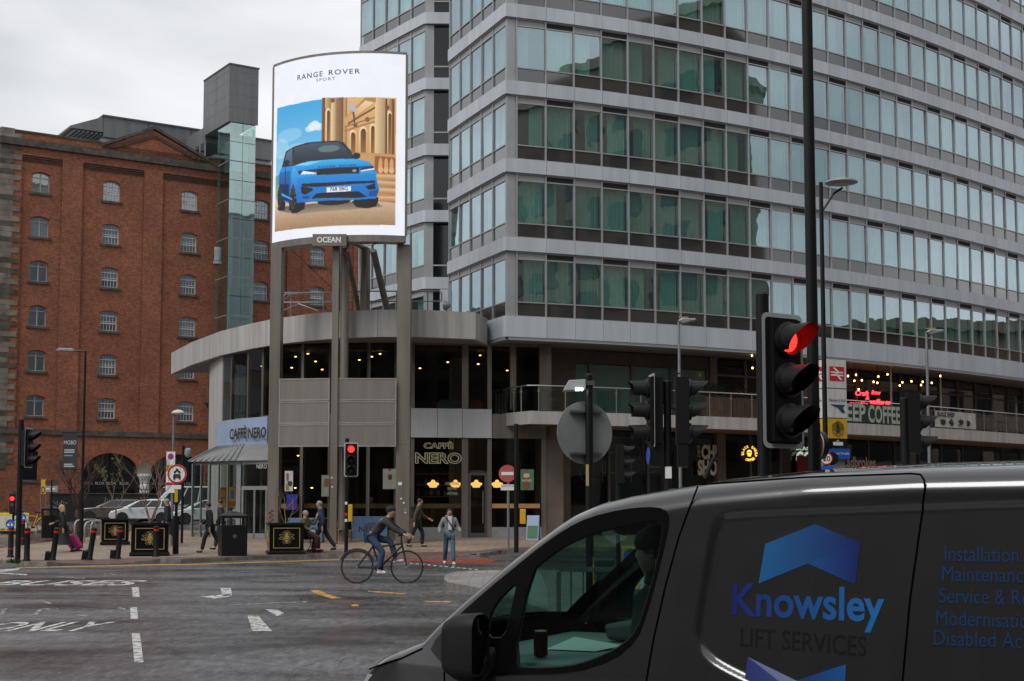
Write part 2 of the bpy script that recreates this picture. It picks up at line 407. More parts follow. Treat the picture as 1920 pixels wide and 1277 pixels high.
M['grey_mid'] = plain('grey_paint', (0.27, 0.28, 0.29), 0.5, var=0.1, vscale=3)
M['galv'] = plain('galvanised_steel', (0.25, 0.255, 0.26), 0.45, metal=0.5, var=0.15, vscale=5)
M['brown_stone'] = plain('brown_stone', (0.135, 0.105, 0.085), 0.55, var=0.22, vscale=1.2, bump=0.15)
M['bronze'] = plain('bronze_cladding', (0.22, 0.195, 0.165), 0.42, metal=0.45, var=0.22, vscale=0.9, streak=True)
M['concrete'] = plain('concrete_fascia', (0.40, 0.385, 0.365), 0.75, var=0.20, vscale=1.1, streak=True, bump=0.1)
M['soffit'] = plain('soffit_board', (0.30, 0.27, 0.245), 0.8, var=0.1, vscale=0.6)
M['soffit_br'] = plain('brown_soffit', (0.22, 0.155, 0.115), 0.8, var=0.1, vscale=0.6)
M['wood'] = plain('pale_wood', (0.46, 0.26, 0.10), 0.5, var=0.2, vscale=3)
M['red'] = plain('red_paint', (0.45, 0.02, 0.025), 0.4)
M['yellow'] = plain('yellow_paint', (0.62, 0.36, 0.02), 0.45)
M['gold'] = plain('gold_paint', (0.50, 0.36, 0.14), 0.4, metal=0.3)
M['blue_sign'] = plain('blue_sign', (0.02, 0.10, 0.42), 0.4)
M['blue_pale'] = plain('pale_blue_sign', (0.30, 0.38, 0.52), 0.6, var=0.08, vscale=1.5)
M['lamp_warm'] = emit('warm_lamp', (1.0, 0.48, 0.12), 8.0)
M['lamp_pend'] = emit('pendant_glow', (1.0, 0.52, 0.14), 1.5)
M['lamp_white'] = emit('white_led', (0.95, 1.0, 0.95), 12.0)
M['red_on'] = emit('red_signal_on', (1.0, 0.012, 0.008), 5.0)
M['red_core'] = emit('red_signal_core', (1.0, 0.16, 0.05), 7.0)
M['amber_off'] = plain('amber_lens_off', (0.10, 0.025, 0.006), 0.25, coat=0.5)
M['green_off'] = plain('green_lens_off', (0.008, 0.06, 0.055), 0.25, coat=0.5)
M['red_off'] = plain('red_lens_off', (0.10, 0.008, 0.006), 0.25, coat=0.5)
M['neon_red'] = emit('red_neon', (1.0, 0.03, 0.04), 4.0)
M['sign_white'] = plain('sign_white', (0.75, 0.75, 0.74), 0.45)
M['sign_red'] = plain('sign_red', (0.55, 0.02, 0.025), 0.4)
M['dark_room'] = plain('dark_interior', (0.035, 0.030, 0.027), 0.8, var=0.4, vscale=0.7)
# ================================================================== GROUND
def strip_sheet(name, xs, ys, z_off, mat):
    mb = MB(); n = len(xs)
    vs = [(x, y, g(y) + z_off) for y in ys for x in xs]
    fs = [(j*n+i, j*n+i+1, (j+1)*n+i+1, (j+1)*n+i) for j in range(len(ys)-1) for i in range(n-1)]
    mb.add(vs, fs); return mb.build(name, mat)
YB = [-400, -100, -40, -10, 0, 8, 16, 24, 32, 40, 47, 50, 53, 56, 59, 70, 85, 100, 120, 300, 1500]
tag(strip_sheet('road', [-900, -100, -40, -20, 0, 20, 40, 100, 900], YB, 0.0, M['asphalt']), kind='structure')

KERB = [hit(*p) for p in ((-260, 1066), (0, 1061), (88, 1062), (200, 1058), (300, 1055.5), (340, 1055.5), (500, 1049), (600, 1046), (663, 1045), (700, 1046.5), (800, 1046), (900, 1044.5), (937, 1039))]
KERB = [(v.x, v.y) for v in KERB] + [(2.0, 50.6), (9.0, 52.5), (16.0, 56.0), (24.0, 62.0), (34.0, 70.5), (52.0, 88.0)]
KX = np.array([k[0] for k in KERB]); KY = np.array([k[1] for k in KERB])
def kerb_y(x): return float(np.interp(x, KX, KY))
XDROP = [(hit(92, 1061).x, hit(296, 1056).x), (hit(690, 1046).x, hit(900, 1044.5).x)]
def kerb_h(x):
    h = 0.125
    for a, b in XDROP:
        d = min(x - a, b - x)
        if d > 0: h = min(h, 0.125 - 0.105*min(d/0.8, 1))
    return h
XL_STREET = xat(62, 52)
def back_y(x):
    if x < XL_STREET: return kerb_y(x) + 5.2
    if x < -13.4: return 68.0
    if x < 4: return 63.5
    return kerb_y(x) + 14
pv = MB(); cols_ = []
xx = np.arange(KX[0], 50, 0.5)
for x in xx:
    ky = kerb_y(x); kh = kerb_h(x); by = back_y(x)
    ys = [ky + 0.12, ky + 0.8, ky + 1.6] + [ky + 1.6 + (by - ky - 1.6)*t for t in (0.15, 0.3, 0.5, 0.7, 0.85, 1.0)]
    zs = [g(ys[0]) + kh - 0.012, g(ys[1]) + 0.5*(kh + 0.12)] + [g(y) + 0.12 for y in ys[2:]]
    cols_.append([(x, y, z) for y, z in zip(ys, zs)])
nn_ = len(cols_[0])
pv.add([p for c in cols_ for p in c], [(i*nn_+j, (i+1)*nn_+j, (i+1)*nn_+j+1, i*nn_+j+1) for i in range(len(cols_)-1) for j in range(nn_-1)])
# upright edge at the back, towards the side street
for i in range(len(cols_)-1):
    a, b = cols_[i][-1], cols_[i+1][-1]
    pv.poly([a, b, (b[0], b[1], b[2]-0.16), (a[0], a[1], a[2]-0.16)])
pavement = tag(pv.build('pavement', M['tan_paving']), kind='structure')
rp = MB(); cols_ = []
for x in xx[xx < 2]:
    ky = kerb_y(x); kh = kerb_h(x)
    cols_.append([(x, ky+0.12, g(ky+.12)+kh-0.006), (x, ky+0.8, g(ky+.8)+0.5*(kh+0.12)+0.005), (x, ky+1.35, g(ky+1.35)+0.5*(kh+.12)*.31+.12*.69+0.006)])
rp.add([p for c in cols_ for p in c], [(i*3+j, (i+1)*3+j, (i+1)*3+j+1, i*3+j+1) for i in range(len(cols_)-1) for j in range(2)])
rp.build('brick_paved_edge', M['red_paving'], pavement)
# kerb stones, one by one
def kerb_stones(pts, parent, hfun, mat, step=0.92, wid=0.13):
    P = [Vector(p) for p in pts]; acc = 0.0
    for i in range(len(P)-1):
        a, b = P[i], P[i+1]; d = (b - a); Ln = d.length; n = max(1, int(round(Ln/step))); d.normalize(); rz = math.atan2(d.y, d.x)
        for k in range(n):
            c = a + d*(Ln*(k+.5)/n); h = hfun(c.x); zb = g(c.y)
            mb = MB().box((0, 0, 0), (Ln/n - 0.012, wid, h + 0.05 + random.uniform(-.004, .004)))
            o = mb.build('kerb_stone', mat, parent, w=False)
            o.location = (c.x - d.y*wid*0.5, c.y + d.x*wid*0.5, zb + (h-0.05)/2); o.rotation_euler = (0, 0, rz + random.uniform(-.006, .006))
kerb_stones([Vector(k) for k in KERB if -24 < k[0] < 12], pavement, kerb_h, M['kerb'])

# far pavement with the cycle dock, across the side street
fp = MB(); q = [(xat(-500, 64), 64.5), (xat(66, 66), 66.5), (xat(78, 76), 78), (xat(-500, 80), 80)]
fp.add([(x, y, g(y)+0.12) for x, y in q] + [(x, y, g(y)-0.02) for x, y in q], [(0,1,2,3), (0,4,5,1), (1,5,6,2)])
tag(fp.build('dock_pavement', M['tan_paving']), kind='structure')

# traffic island
isl_px = [(842, 1094), (844, 1088), (852, 1084), (866, 1081), (885, 1079.5), (915, 1078), (1000, 1077), (1300, 1085), (1700, 1120), (2100, 1160)]
isl_near = [(845, 1099), (852, 1103), (866, 1106), (890, 1110), (960, 1125), (1050, 1165), (1150, 1235), (1260, 1310)]
IF = [hit(*p) for p in isl_px]; INR = [hit(*p) for p in isl_near]
IS = IF + [Vector((8.2, 15.5, 0)), Vector((7.2, 12.0, 0))] + INR[::-1]
ib = MB(); ib.prism([(p.x, p.y, -0.02) for p in IS], (0, 0, 0.135))
island = tag(ib.build('traffic_island', M['grey_paving']), kind='structure')
kerb_stones([(p.x, p.y) for p in (INR[::-1] + IF)], island, lambda x: 0.122, M['kerb'], step=0.7, wid=0.11)

# painted markings: thin worn sheets just above the road
def ground_quad(pxs, mat, name, dz=0.005):
    P = [hit(*p) for p in pxs]
    return tag(MB().poly([(p.x, p.y, p.z + dz) for p in P]).build(name, mat), kind='structure')
ground_quad([(690, 1090), (1000, 1094), (1000, 1142), (760, 1136), (640, 1118)], M['patch'], 'road_repair_patch', 0.004)
ground_quad([(-20, 1110), (560, 1110), (640, 1106), (640, 1112), (560, 1117), (-20, 1117)], M['patch'], 'road_trench_repair', 0.004)
dash = [((247, 1101), (260, 1101), (262, 1120), (249, 1120)), ((244, 1139), (257, 1139), (259, 1161), (245, 1161)), ((247, 1188), (262, 1188), (269, 1243), (252, 1243)),
        ((464, 1155), (484, 1155), (510, 1184), (473, 1184)), ((497, 1143), (520, 1144), (533, 1150), (520, 1156)),
        ((413, 1103), (433, 1103), (435, 1117), (418, 1118)), ((375, 1119), (433, 1114), (430, 1119), (400, 1123))]
for q in dash: ground_quad(q, M['white_paint'], 'lane_marking')
for q in [((425, 1134), (575, 1128), (576, 1129.5), (425, 1136)), ((195, 1076), (220, 1076.5), (220, 1078), (195, 1077)), ((110, 1081), (160, 1084), (160, 1086), (110, 1083)), ((220, 1139), (235, 1141), (235, 1144), (220, 1142))]:
    ground_quad(q, M['faded_paint'], 'faded_marking')
for q in [((0, 1068), (38, 1066), (34, 1069), (0, 1073)), ((0, 1074), (52, 1077), (50, 1079), (0, 1076))]:
    ground_quad(q, M['white_paint'], 'stop_marking')
for q in [((581, 1107), (600, 1107), (614, 1115), (597, 1116)), ((597, 1115), (618, 1115), (640, 1122), (622, 1123)), ((796, 1128), (846, 1127), (846, 1130), (796, 1129)), ((690, 1108), (760, 1113), (760, 1115), (690, 1110)), ((658, 1134), (672, 1134), (672, 1137), (660, 1137))]:
    ground_quad(q, M['yellow_paint'], 'yellow_box_marking')
ground_quad([(30, 1064.5), (300, 1058), (340, 1058.2), (660, 1048), (690, 1049), (690, 1050.4), (660, 1049.6), (340, 1060), (300, 1060), (30, 1066)], M['yellow_paint'], 'yellow_kerb_line')
ground_quad([(705, 1048.5), (910, 1047), (935, 1050), (905, 1058), (800, 1054), (720, 1051)], M['red_paint'], 'red_cycle_crossing')
for i in range(15):
    x = 735 + i*11; y = 1053 + i*1.05
    ground_quad([(x, y), (x+6, y), (x+7, y+1.5), (x+1, y+1.5)], M['white_paint'], 'crossing_stud', 0.009)
def road_text(s, x0, y0, x1, yt, mat, name, bold=0.02):
    a, b, c = hit(x0, y0), hit(x1, y0), hit(x0, yt)
    mb = text_mb(s, (a.x, a.y, 0.006), (1, 0, 0), (0, 1, 0), width=b.x - a.x, height=c.y - a.y, bold=bold)
    return tag(mb.build(name, mat), kind='structure')
road_text('BUSES', -32, 1098, 236, 1089, M['white_paint'], 'road_lettering')
road_text('ONLY', -60, 1184, 157, 1167, M['white_paint'], 'road_lettering')
for q in [((0, 1155), (6, 1155), (14, 1142), (2, 1142)), ((60, 1154), (70, 1154), (80, 1143), (72, 1142)), ((72, 1142), (110, 1141), (110, 1143), (76, 1144)), ((62, 1126), (85, 1127), (100, 1133), (92, 1133), (80, 1129)), ((140, 1153), (165, 1154), (165, 1156), (142, 1155))]:
    ground_quad(q, M['faded_paint'], 'faded_lettering')

# ================================================================== HOTEL
W_ = 1.26123; A0, AK, AC = 0.34725, 0.02818, -0.00045
NM = 34
CH = [Vector((0.1789, 56.513))]; ANG = []
for i in range(NM):
    j = min(i, 28); a = A0 + AK*j + AC*j*j; ANG.append(a)
    CH.append(CH[-1] + Vector((math.cos(a), math.sin(a)))*W_)
SILL = [9.263 + 3.2*k for k in range(8)]
NR = 7
def chain(u, off=0.0):                         # plan point at module position u, off metres inward
    i = int(max(0, min(NM-1, math.floor(u)))); a = ANG[i]
    am = a if (u < 0 or u >= NM) else a
    p = CH[i] + Vector((math.cos(a), math.sin(a)))*W_*(u - i)
    return p + Vector((-math.sin(am), math.cos(am)))*off
def chain_pts(u0, u1, off, step=1.0):
    us = [u0] + [float(k) for k in range(math.ceil(u0 + 1e-6), math.ceil(u1 - 1e-6))] + [u1]
    out = []
    for u in us:                               # averaged normals at the joints
        i = int(max(0, min(NM-1, math.floor(u)))); a = ANG[i]
        if abs(u - round(u)) < 1e-6 and 0 < round(u) < NM: a = (ANG[int(round(u))-1] + ANG[int(round(u))])/2
        p = chain(u); out.append(p + Vector((-math.sin(a), math.cos(a)))*off)
    return out
hotel = root('hotel', (14, 66, g(66)), 'long curved hotel with pale grey bands and green glass window rows', 'hotel')
M['vent'] = plain('vent_bronze', (.13, .12, .11), .5, metal=.3)
def module_meshes(w):
    d = {}
    fr = MB(); fr.boxm((-.032, -.05, 0), (.032, .10, 2.63))
    for z0, z1 in ((0, .045), (.57, .615), (2.315, 2.365), (2.575, 2.63)): fr.boxm((.033, -.03, z0), (w-.033, .06, z1))
    d['frame'] = fr.mesh('window_frame'); d['frame'].materials.append(M['alu'])
    d['pane'] = MB().boxm((.033, .012, .616), (w-.033, .022, 2.314)).mesh('pane'); d['pane'].materials.append(M['glass_h'])
    d['low'] = MB().boxm((.033, .012, .046), (w-.033, .03, .569)).mesh('lower_pane'); d['low'].materials.append(M['glass_low'])
    d['hdr'] = MB().boxm((.033, .0, 2.366), (w-.033, .04, 2.574)).mesh('header_panel'); d['hdr'].materials.append(M['hdr'])
    v = MB().boxm((.033, .07, 2.366), (w-.033, .09, 2.574))
    for k in range(5): v.box((w/2, .025, 2.39 + k*.042), (w-.07, .05, .012), tilt=(R(-30), 'X'))
    d['vent'] = v.mesh('vent_grille'); d['vent'].materials.append(M['vent'])
    cb = MB().boxm((.006, -.12, -.555), (w-.006, .1, -.002)); d['clad'] = cb.mesh('cladding_panel'); d['clad'].materials.append(M['clad'])
    cl = MB().boxm((.006, -.12, -.83), (w-.006, .1, -.002)); d['clad0'] = cl.mesh('cladding_panel'); d['clad0'].materials.append(M['clad'])
    d['cur'] = []
    for x0, x1 in ((.04, w-.04), (.04, w*.68), (w*.30, w-.04), (.04, w*.45), (w*.5, w-.04)):
        mb = MB(); n = 46; ph = random.uniform(0, 6)
        pts = [(x0 + (x1-x0)*i/n, .26 + .045*math.sin(i*1.55+ph) + .03*math.sin(i*.7+ph*2)) for i in range(n+1)]
        mb.add([(x, y, .5) for x, y in pts] + [(x, y, 2.5) for x, y in pts], [(i, i+1, n+2+i, n+1+i) for i in range(n)])
        me = mb.mesh('curtain'); me.materials.append(M['curtain']); me.polygons.foreach_set('use_smooth', [True]*len(me.polygons)); d['cur'].append(me)
    return d
MM = module_meshes(W_)
def put(name, me, parent, rootm, p, z, a):
    o = link(name, me, None, parent)
    mloc = rootm.inverted() @ (Matrix.Translation((p.x, p.y, z)) @ Matrix.Rotation(a, 4, 'Z'))
    o.matrix_local = mloc if parent.name in MATX else (parent.matrix_local.inverted() @ mloc)
    return o
def put_module(bld, p, a, rows, i, vent_ph=1, curtains=True, low0=True, skip0=False):
    rm = MATX[bld.name]
    for k in rows:
        z = SILL[k]
        fr = put('window', MM['frame'], bld, rm, p, z, a)
        for nm, me in (('pane', MM['pane']), ('lower_pane', MM['low'])):
            o = link(nm, me, None, fr); o.rotation_euler = (random.gauss(0, .0035), 0, random.gauss(0, .0035))
        if curtains:
            r = random.random()
            me = MM['cur'][0 if r < .55 else (1 if r < .72 else (2 if r < .86 else (3 if r < .93 else 4)))]
            link('curtain', me, None, fr)
        vent = (i % 2 == vent_ph)
        put('vent_grille' if vent else 'header_panel', MM['vent'] if vent else MM['hdr'], bld, rm, p, z, a)
    for k in list(rows) + [rows[-1] + 1]:
        put('cladding_panel', MM['clad0'] if (k == 0 and low0) else MM['clad'], bld, rm, p, SILL[k], a)
rows = list(range(NR))
for i in range(NM): put_module(hotel, CH[i], ANG[i], rows, i)
# short side facing left
T0 = Vector((math.cos(A0), math.sin(A0)))
L0 = CH[0] - T0*0.42
ULF = Vector((-0.396, 0.918)).normalized(); AL = math.atan2(-ULF.y, -ULF.x)
for j in range(5): put_module(hotel, L0 + ULF*(0.12 + W_*(j+1)), AL, rows, j, vent_ph=9)
# corner column, trims, slabs, inside walls
cc = MB()
cin = CH[0] - T0*.03; NL = Vector((math.sin(AL), -math.cos(AL)))
for k in range(NR):
    cc.prism([(*(CH[0] - T0*.04), SILL[k]), (*(L0 + ULF*.0), SILL[k]), (*(L0 + ULF*.14), SILL[k]), (*(CH[0] + Vector((-T0.y, T0.x))*.4), SILL[k])], (0, 0, 2.63))
cc.build('corner_column', M['alu'], hotel)
nin = Vector((-T0.y, T0.x))
cb = MB()
for k in range(NR+1):
    z0 = SILL[k] - (.83 if k == 0 else .555)
    o0 = CH[0] - nin*.12 + T0*.004; c0 = L0 - nin*.12 - T0*.08; l0 = L0 + ULF*.11 + NL*.12
    c0 = Vector((c0.x, c0.y))
    MB().prism([(*o0, z0), (*c0, z0), (*l0, z0), (*(L0 + ULF*.3 + nin*.3), z0), (*(CH[0] + nin*.2), z0)], (0, 0, SILL[k] - .002 - z0)).build('corner_cladding', M['clad'], hotel)
lf_end = L0 + ULF*(0.12 + 5*W_)
for k in range(NR+1):
    z = SILL[k] - 0.30
    outer = [lf_end + NL*(-.12), L0 + nin*.15] + chain_pts(0.0, NM, .12)
    inner = chain_pts(0.0, NM, 2.6)
    pl = MB(); pl.prism([(p.x, p.y, z) for p in outer] + [(p.x, p.y, z) for p in inner[::-1]] + [(lf_end.x + 2.0, lf_end.y + 1.0, z)], (0, 0, .22))
    pl.build('floor_slab', M['slab'], hotel)
for k in range(NR+1):                          # drip ledges under each band
    tr = MB(); zb = SILL[k] - (.83 if k == 0 else .555)
    if k: tr.wall(chain_pts(-.3, NM, -.06), zb - .045, zb - .002, .2); tr.wall([lf_end + NL*.06, L0 + NL*.06], zb - .045, zb - .002, .2)
    else:
        tr.wall(chain_pts(-.3, NM, -.10), zb - .06, zb - .002, .3); tr.wall(chain_pts(-.3, NM, -.14), zb - .13, zb - .075, .34)
        tr.wall([lf_end + NL*.10, L0 + NL*.10], zb - .06, zb - .002, .3); tr.wall([lf_end + NL*.14, L0 + NL*.14], zb - .13, zb - .075, .34)
    tr.build('drip_ledge', M['alu'], hotel)
iw = MB(); iw.wall([lf_end + Vector((1.6, .8))] + [Vector((2.4, 60.9))] + chain_pts(2.2, NM, 2.7), 8.6, SILL[NR], .1); iw.build('inner_wall', M['room'], hotel)
pw_ = MB()
for i in range(2, NM, 3):                      # room partitions
    p, q = chain(float(i), .45), chain(float(i), 2.6); pw_.wall([p, q], 8.6, SILL[NR], .1)
pw_.build('partition', M['room'], hotel)
ew = MB(); ew.wall([lf_end, lf_end + Vector((4.5, 4.0)), Vector((30, 88)), CH[-1] + Vector((2, 8)), CH[-1]], 0, SILL[NR], .2, flip=-1); ew.build('rear_wall', M['clad'], hotel)
rf = MB(); rf.prism([(*p, SILL[NR]) for p in ([lf_end, L0] + chain_pts(0, NM, 0) + [CH[-1] + Vector((2, 8)), Vector((30, 88)), lf_end + Vector((4.5, 4.0))])], (0, 0, .3)); rf.build('roof', M['slab'], hotel)

# ---------------- podium: soffit, balcony, shop fronts
ZS0, ZS1 = 4.97, 5.49
sf = MB()
def band_sheet(mb, u0, u1, o0, o1, z):
    A = chain_pts(u0, u1, o0); B = chain_pts(u0, u1, o1); n = len(A)
    mb.add([(*p, z) for p in A] + [(*p, z) for p in B], [(i, i+1, n+i+1, n+i) for i in range(n-1)])
band_sheet(sf, -.35, NM, -.05, 3.6, 8.36)
sf.add([(*L0, 8.36), (*lf_end, 8.36), (*(lf_end + Vector((2.5, 1))), 8.36), (*chain(0, 3.6), 8.36)], [(0, 1, 2, 3)])
sf.build('soffit', M['soffit'], hotel)
bal_out = [Vector((-.82, 60.1)), Vector((-.35, 58.2))] + chain_pts(.42, NM, -.1)
bal_in = [Vector((.6, 61.5)), Vector((.9, 60.4))] + chain_pts(.9, NM, 3.4)
nO = len(bal_out)
bal = MB(); bal.wall(bal_out, ZS0, ZS1, .25); bal.build('balcony_edge', M['concrete'], hotel)
bs = MB()
for z in (ZS0 + .03, ZS1 - .03):
    n0, n1 = len(bal_out), len(bal_in)
    m = min(n0, n1)
    bs.add([(*p, z) for p in bal_out[:m]] + [(*p, z) for p in bal_in[:m]], [(i, i+1, m+i+1, m+i) for i in range(m-1)])
bs.build('balcony_soffit', M['soffit_br'], hotel)
# glass balustrade: posts and panes one by one
rail = MB(); PO = []
allp = []; 
for i in range(len(bal_out)-1):
    a, b = bal_out[i], bal_out[i+1]; Ln = (b-a).length; 
    allp.append((a, b, Ln))
tot = sum(t[2] for t in allp); stepb = 1.16
def along(s):
    for a, b, Ln in allp:
        if s <= Ln: return a + (b-a)*(s/Ln)
        s -= Ln
    return allp[-1][1]
ins = lambda p: p
pm = MB().boxm((-.02, -.012, 0), (.02, .012, 1.02)).boxm((-.06, -.02, .80), (.06, .02, .84)).mesh('baluster'); pm.materials.append(M['steel'])
k = 0; s_ = 0.05
while s_ < tot - .1:
    st = .62 if s_ < 2.6 else stepb
    p = along(s_); q = along(min(s_ + st, tot - .01)); d = (q-p); a = math.atan2(d.y, d.x); inw = Vector((-d.y, d.x)).normalized()*.13
    o = put('baluster', pm, hotel, MATX[hotel.name], p + inw, ZS1, a)
    pn = MB().boxm((.03, -.006, .08), (d.length - .03, .006, .92)); o2 = pn.build('balustrade_pane', M['glass_bal'], hotel, w=False)
    o2.matrix_local = MATX[hotel.name].inverted() @ (Matrix.Translation((*(p + inw), ZS1)) @ Matrix.Rotation(a, 4, 'Z'))
    s_ += st
hp = [(*(along(t) + Vector((0.02, .13))), ZS1 + 1.04) for t in np.arange(.05, tot-.1, .6)]
MB().tube(hp, .026, 8).build('handrail', M['steel'], hotel, smooth=True)
# upper recessed wall
def wseg(u0, u1, off, z0, z1, mat, name, th=.06, parent=None):
    return MB().wall([chain(u0, off), chain(u1, off)], z0, z1, th).build(name, mat, parent or hotel)
OF1, OF2 = 2.5, 3.0
wseg(1.9, 3.0, OF1 - .1, ZS1, 8.36, M['brown_stone'], 'stone_pier', .5)
ge = [3.0, 3.62, 5.38, 7.1, 8.75]
for a, b in zip(ge, ge[1:]):
    wseg(a + .06, b - .06, OF1 + .1, ZS1, 7.75, M['glass_green'], 'frosted_panel')
    wseg(b - .08, b + .08, OF1, ZS1, 7.78, M['bronze'], 'mullion', .2)
wseg(3.0, 8.75, OF1 + .02, 7.78, 8.36, M['brown_stone'], 'lintel', .3)
wseg(8.75, 9.1, OF1 - .1, ZS1, 8.36, M['bronze'], 'column', .45)
us = [9.1, 10.6, 12.2, 13.8, 15.3, 16.9, 18.4, 19.9, 21.4, 22.9, 24.4, 25.9, 27.4, 28.9, 30.4, 31.9, 33.4]
for a, b in zip(us, us[1:]):
    wseg(a + .06, b - .06, OF1 + .1, ZS1, 8.3, M['glass_dark'], 'shop_pane', .02)
    wseg(b - .06, b + .06, OF1 + .04, ZS1, 8.36, M['bronze'], 'mullion', .14)
    wseg(a + .06, b - .06, OF1 + .06, 7.55, 7.63, M['bronze'], 'transom', .1)
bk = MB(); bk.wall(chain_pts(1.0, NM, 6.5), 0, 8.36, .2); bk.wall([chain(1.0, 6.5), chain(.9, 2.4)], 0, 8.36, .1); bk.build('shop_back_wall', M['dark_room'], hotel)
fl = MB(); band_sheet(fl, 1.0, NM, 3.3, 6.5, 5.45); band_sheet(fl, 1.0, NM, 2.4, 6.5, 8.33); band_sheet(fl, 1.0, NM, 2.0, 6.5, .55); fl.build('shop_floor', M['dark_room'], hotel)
# ground floor
wseg(1.55, 2.9, OF2 - .2, .2, ZS0, M['brown_stone'], 'stone_pier', .5)
us = [2.9, 4.6, 6.3, 9.4, 9.8, 11.2, 12.8, 14.6, 16.4, 18.2, 20.0, 21.8, 23.6, 25.4, 27.2, 29, 30.8, 32.6]
for i, (a, b) in enumerate(zip(us, us[1:])):
    if i in (3,): wseg(a, b, OF2 - .1, .2, ZS0, M['brown_stone'], 'column', .4); continue
    wseg(a + .05, b - .05, OF2 + .1, .3, ZS0 - .25, M['glass_dark'], 'shop_pane', .02)
    wseg(b - .05, b + .05, OF2 + .04, .3, ZS0, M['alu_dark'], 'mullion', .14)
wseg(2.9, 32.6, OF2 + .05, ZS0 - .25, ZS0 + .02, M['alu_dark'], 'lintel', .2)
# string lights, lit, under the soffit
bulb = MB().ell((0, 0, 0), (.036, .036, .045), 8, 6).mesh('bulb'); bulb.materials.append(M['lamp_warm'])
bm_px = [(1590, 705), (1605, 703), (1602, 714), (1616, 713), (1638, 716), (1645, 718), (1664, 702), (1647, 706), (1687, 723), (1692, 717), (1709, 715), (1727, 722), (1730, 716), (1747, 718), (1763, 705), (1610, 730), (1411, 690), (1410, 667)]
sl = root('string_lights', (20, 68, 8), 'string of small glowing bulbs hung above the coffee balcony', 'string lights')
for x, y in bm_px:
    p = at(x, y, 61.0 + (x-1400)*0.018 + 1.2)
    o = link('bulb', bulb, None, sl); o.location = p - Vector((20, 68, 8))
    MB().cyl((p.x, p.y, p.z + .05), (p.x, p.y, 8.35), .006, n=5).build('wire', M['black_matt'], sl)
# ================================================================== REAR WING of the hotel
wing = root('hotel_rear_wing', (-4, 69, g(69)), 'narrow grey hotel wing with dark recessed glazing behind the billboard', 'hotel')
WA = math.atan2(-5.0, 3.5); WD = Vector((math.cos(WA), math.sin(WA))); WC = Vector((-4.15, 66.5))
for j in range(5): put_module(wing, WC - WD*(W_*(j+1)), WA, rows, j, vent_ph=9, low0=False)
WB = 0.03; WBd = Vector((math.cos(WB), math.sin(WB)))
M['glass_black'] = plain('black_glazing', (0.006, 0.009, 0.011), 0.06, spec=0.6)
for k in range(NR):
    z = SILL[k]; p = WC + WBd*.42
    MB().boxm((p.x, p.y + .05, z), (p.x + 4.2, p.y + .12, z + .55)).build('dark_lower_pane', M['glass_black'], wing)
    MB().boxm((p.x, p.y + .05, z + .62), (p.x + 4.2, p.y + .12, z + 2.5)).build('dark_pane', M['glass_black'], wing)
    MB().boxm((p.x, p.y, z + .55), (p.x + 4.2, p.y + .14, z + .62)).build('transom', M['alu'], wing)
    MB().prism([(WC.x - .02, WC.y - .02, z), (p.x, p.y, z), (p.x, p.y + .5, z), (WC.x + .1, WC.y + .6, z)], (0, 0, 2.63)).build('corner_column', M['alu'], wing)
for k in range(NR + 1):
    z = SILL[k]; z0 = z - .555
    MB().prism([(*(WC - WD*.01 + Vector((-.1, -.08))), z0), (WC.x + .06, WC.y - .15, z0), (WC.x + 4.6, WC.y - .02, z0), (WC.x + 4.6, WC.y + .5, z0), (WC.x + .3, WC.y + .5, z0)], (0, 0, .553)).build('corner_cladding', M['clad'], wing)
we = WC - WD*(W_*5)
MB().wall([we + Vector((.3, .2)), WC + Vector((.6, .9)), WC + Vector((5.0, .7))], 6, SILL[NR], .1).build('inner_wall', M['room'], wing)
MB().wall([we, we + Vector((5, 4)), WC + Vector((8, 4))], 4, SILL[NR], .2, flip=-1).build('rear_wall', M['clad'], wing)
MB().prism([(*we, 4), (*WC, 4), (WC.x + 4.5, WC.y + .3, 4), (WC.x + 8, WC.y + 4, 4), (we.x + 5, we.y + 4, 4)], (0, 0, 4.7)).build('base', M['clad'], wing)
MB().prism([(*we, SILL[NR]), (*WC, SILL[NR]), (WC.x + 4.5, WC.y + .3, SILL[NR]), (WC.x + 8, WC.y + 4, SILL[NR]), (we.x + 5, we.y + 4, SILL[NR])], (0, 0, .3)).build('roof', M['slab'], wing)
# low link roof between wing and hotel
MB().boxm((-3.2, 62.6, 8.2), (-2.3, 66.4, 11.3)).build('link_wall', M['clad'], wing)

# ================================================================== CAFE BUILDING
cafe = root('cafe_building', (-6, 58, g(58)), 'two storey corner cafe with wide concrete canopy and glazed curved front', 'cafe')
def on_line(A, B, px):
    A = Vector(A[:2]); B = Vector(B[:2]); r = (px - 960) / FPX; d = B - A
    t = (r*A.y - A.x) / (d.x - r*d.y); return A + d*t
OUT = [(-16.9, 70.2), (-14.9, 65.7), (-12.7, 61.5), (-10.9, 58.9), (-9.6, 57.3), (-8.0, 55.9), (-6.6, 55.1), (-5.2, 54.7), (-3.6, 54.7), (-1.42, 55.5), (-1.0, 57.4)]
INNER = [(-13.6, 70.2), (-13.0, 66.5), (-11.0, 64), (-9.0, 63.5), (-7.5, 63.5), (-6.2, 63.5), (-5.2, 63.5), (-4.2, 63.5), (-3.2, 63.5), (-2.2, 63), (-1.5, 62)]
ZC0, ZC1 = 8.23, 9.29
seg = [(0, 1), (1, 4), (4, 6), (6, 7), (7, 9), (9, 10)]
for a, b in seg:
    pts = [Vector(p) for p in OUT[a:b+1]]
    d0 = (pts[1]-pts[0]).normalized(); d1 = (pts[-1]-pts[-2]).normalized()
    pts[0] = pts[0] + d0*.008; pts[-1] = pts[-1] - d1*.008
    MB().wall(pts, ZC0, ZC1, .22).build('fascia_panel', M['concrete'], cafe)
cs = MB(); n = len(OUT)
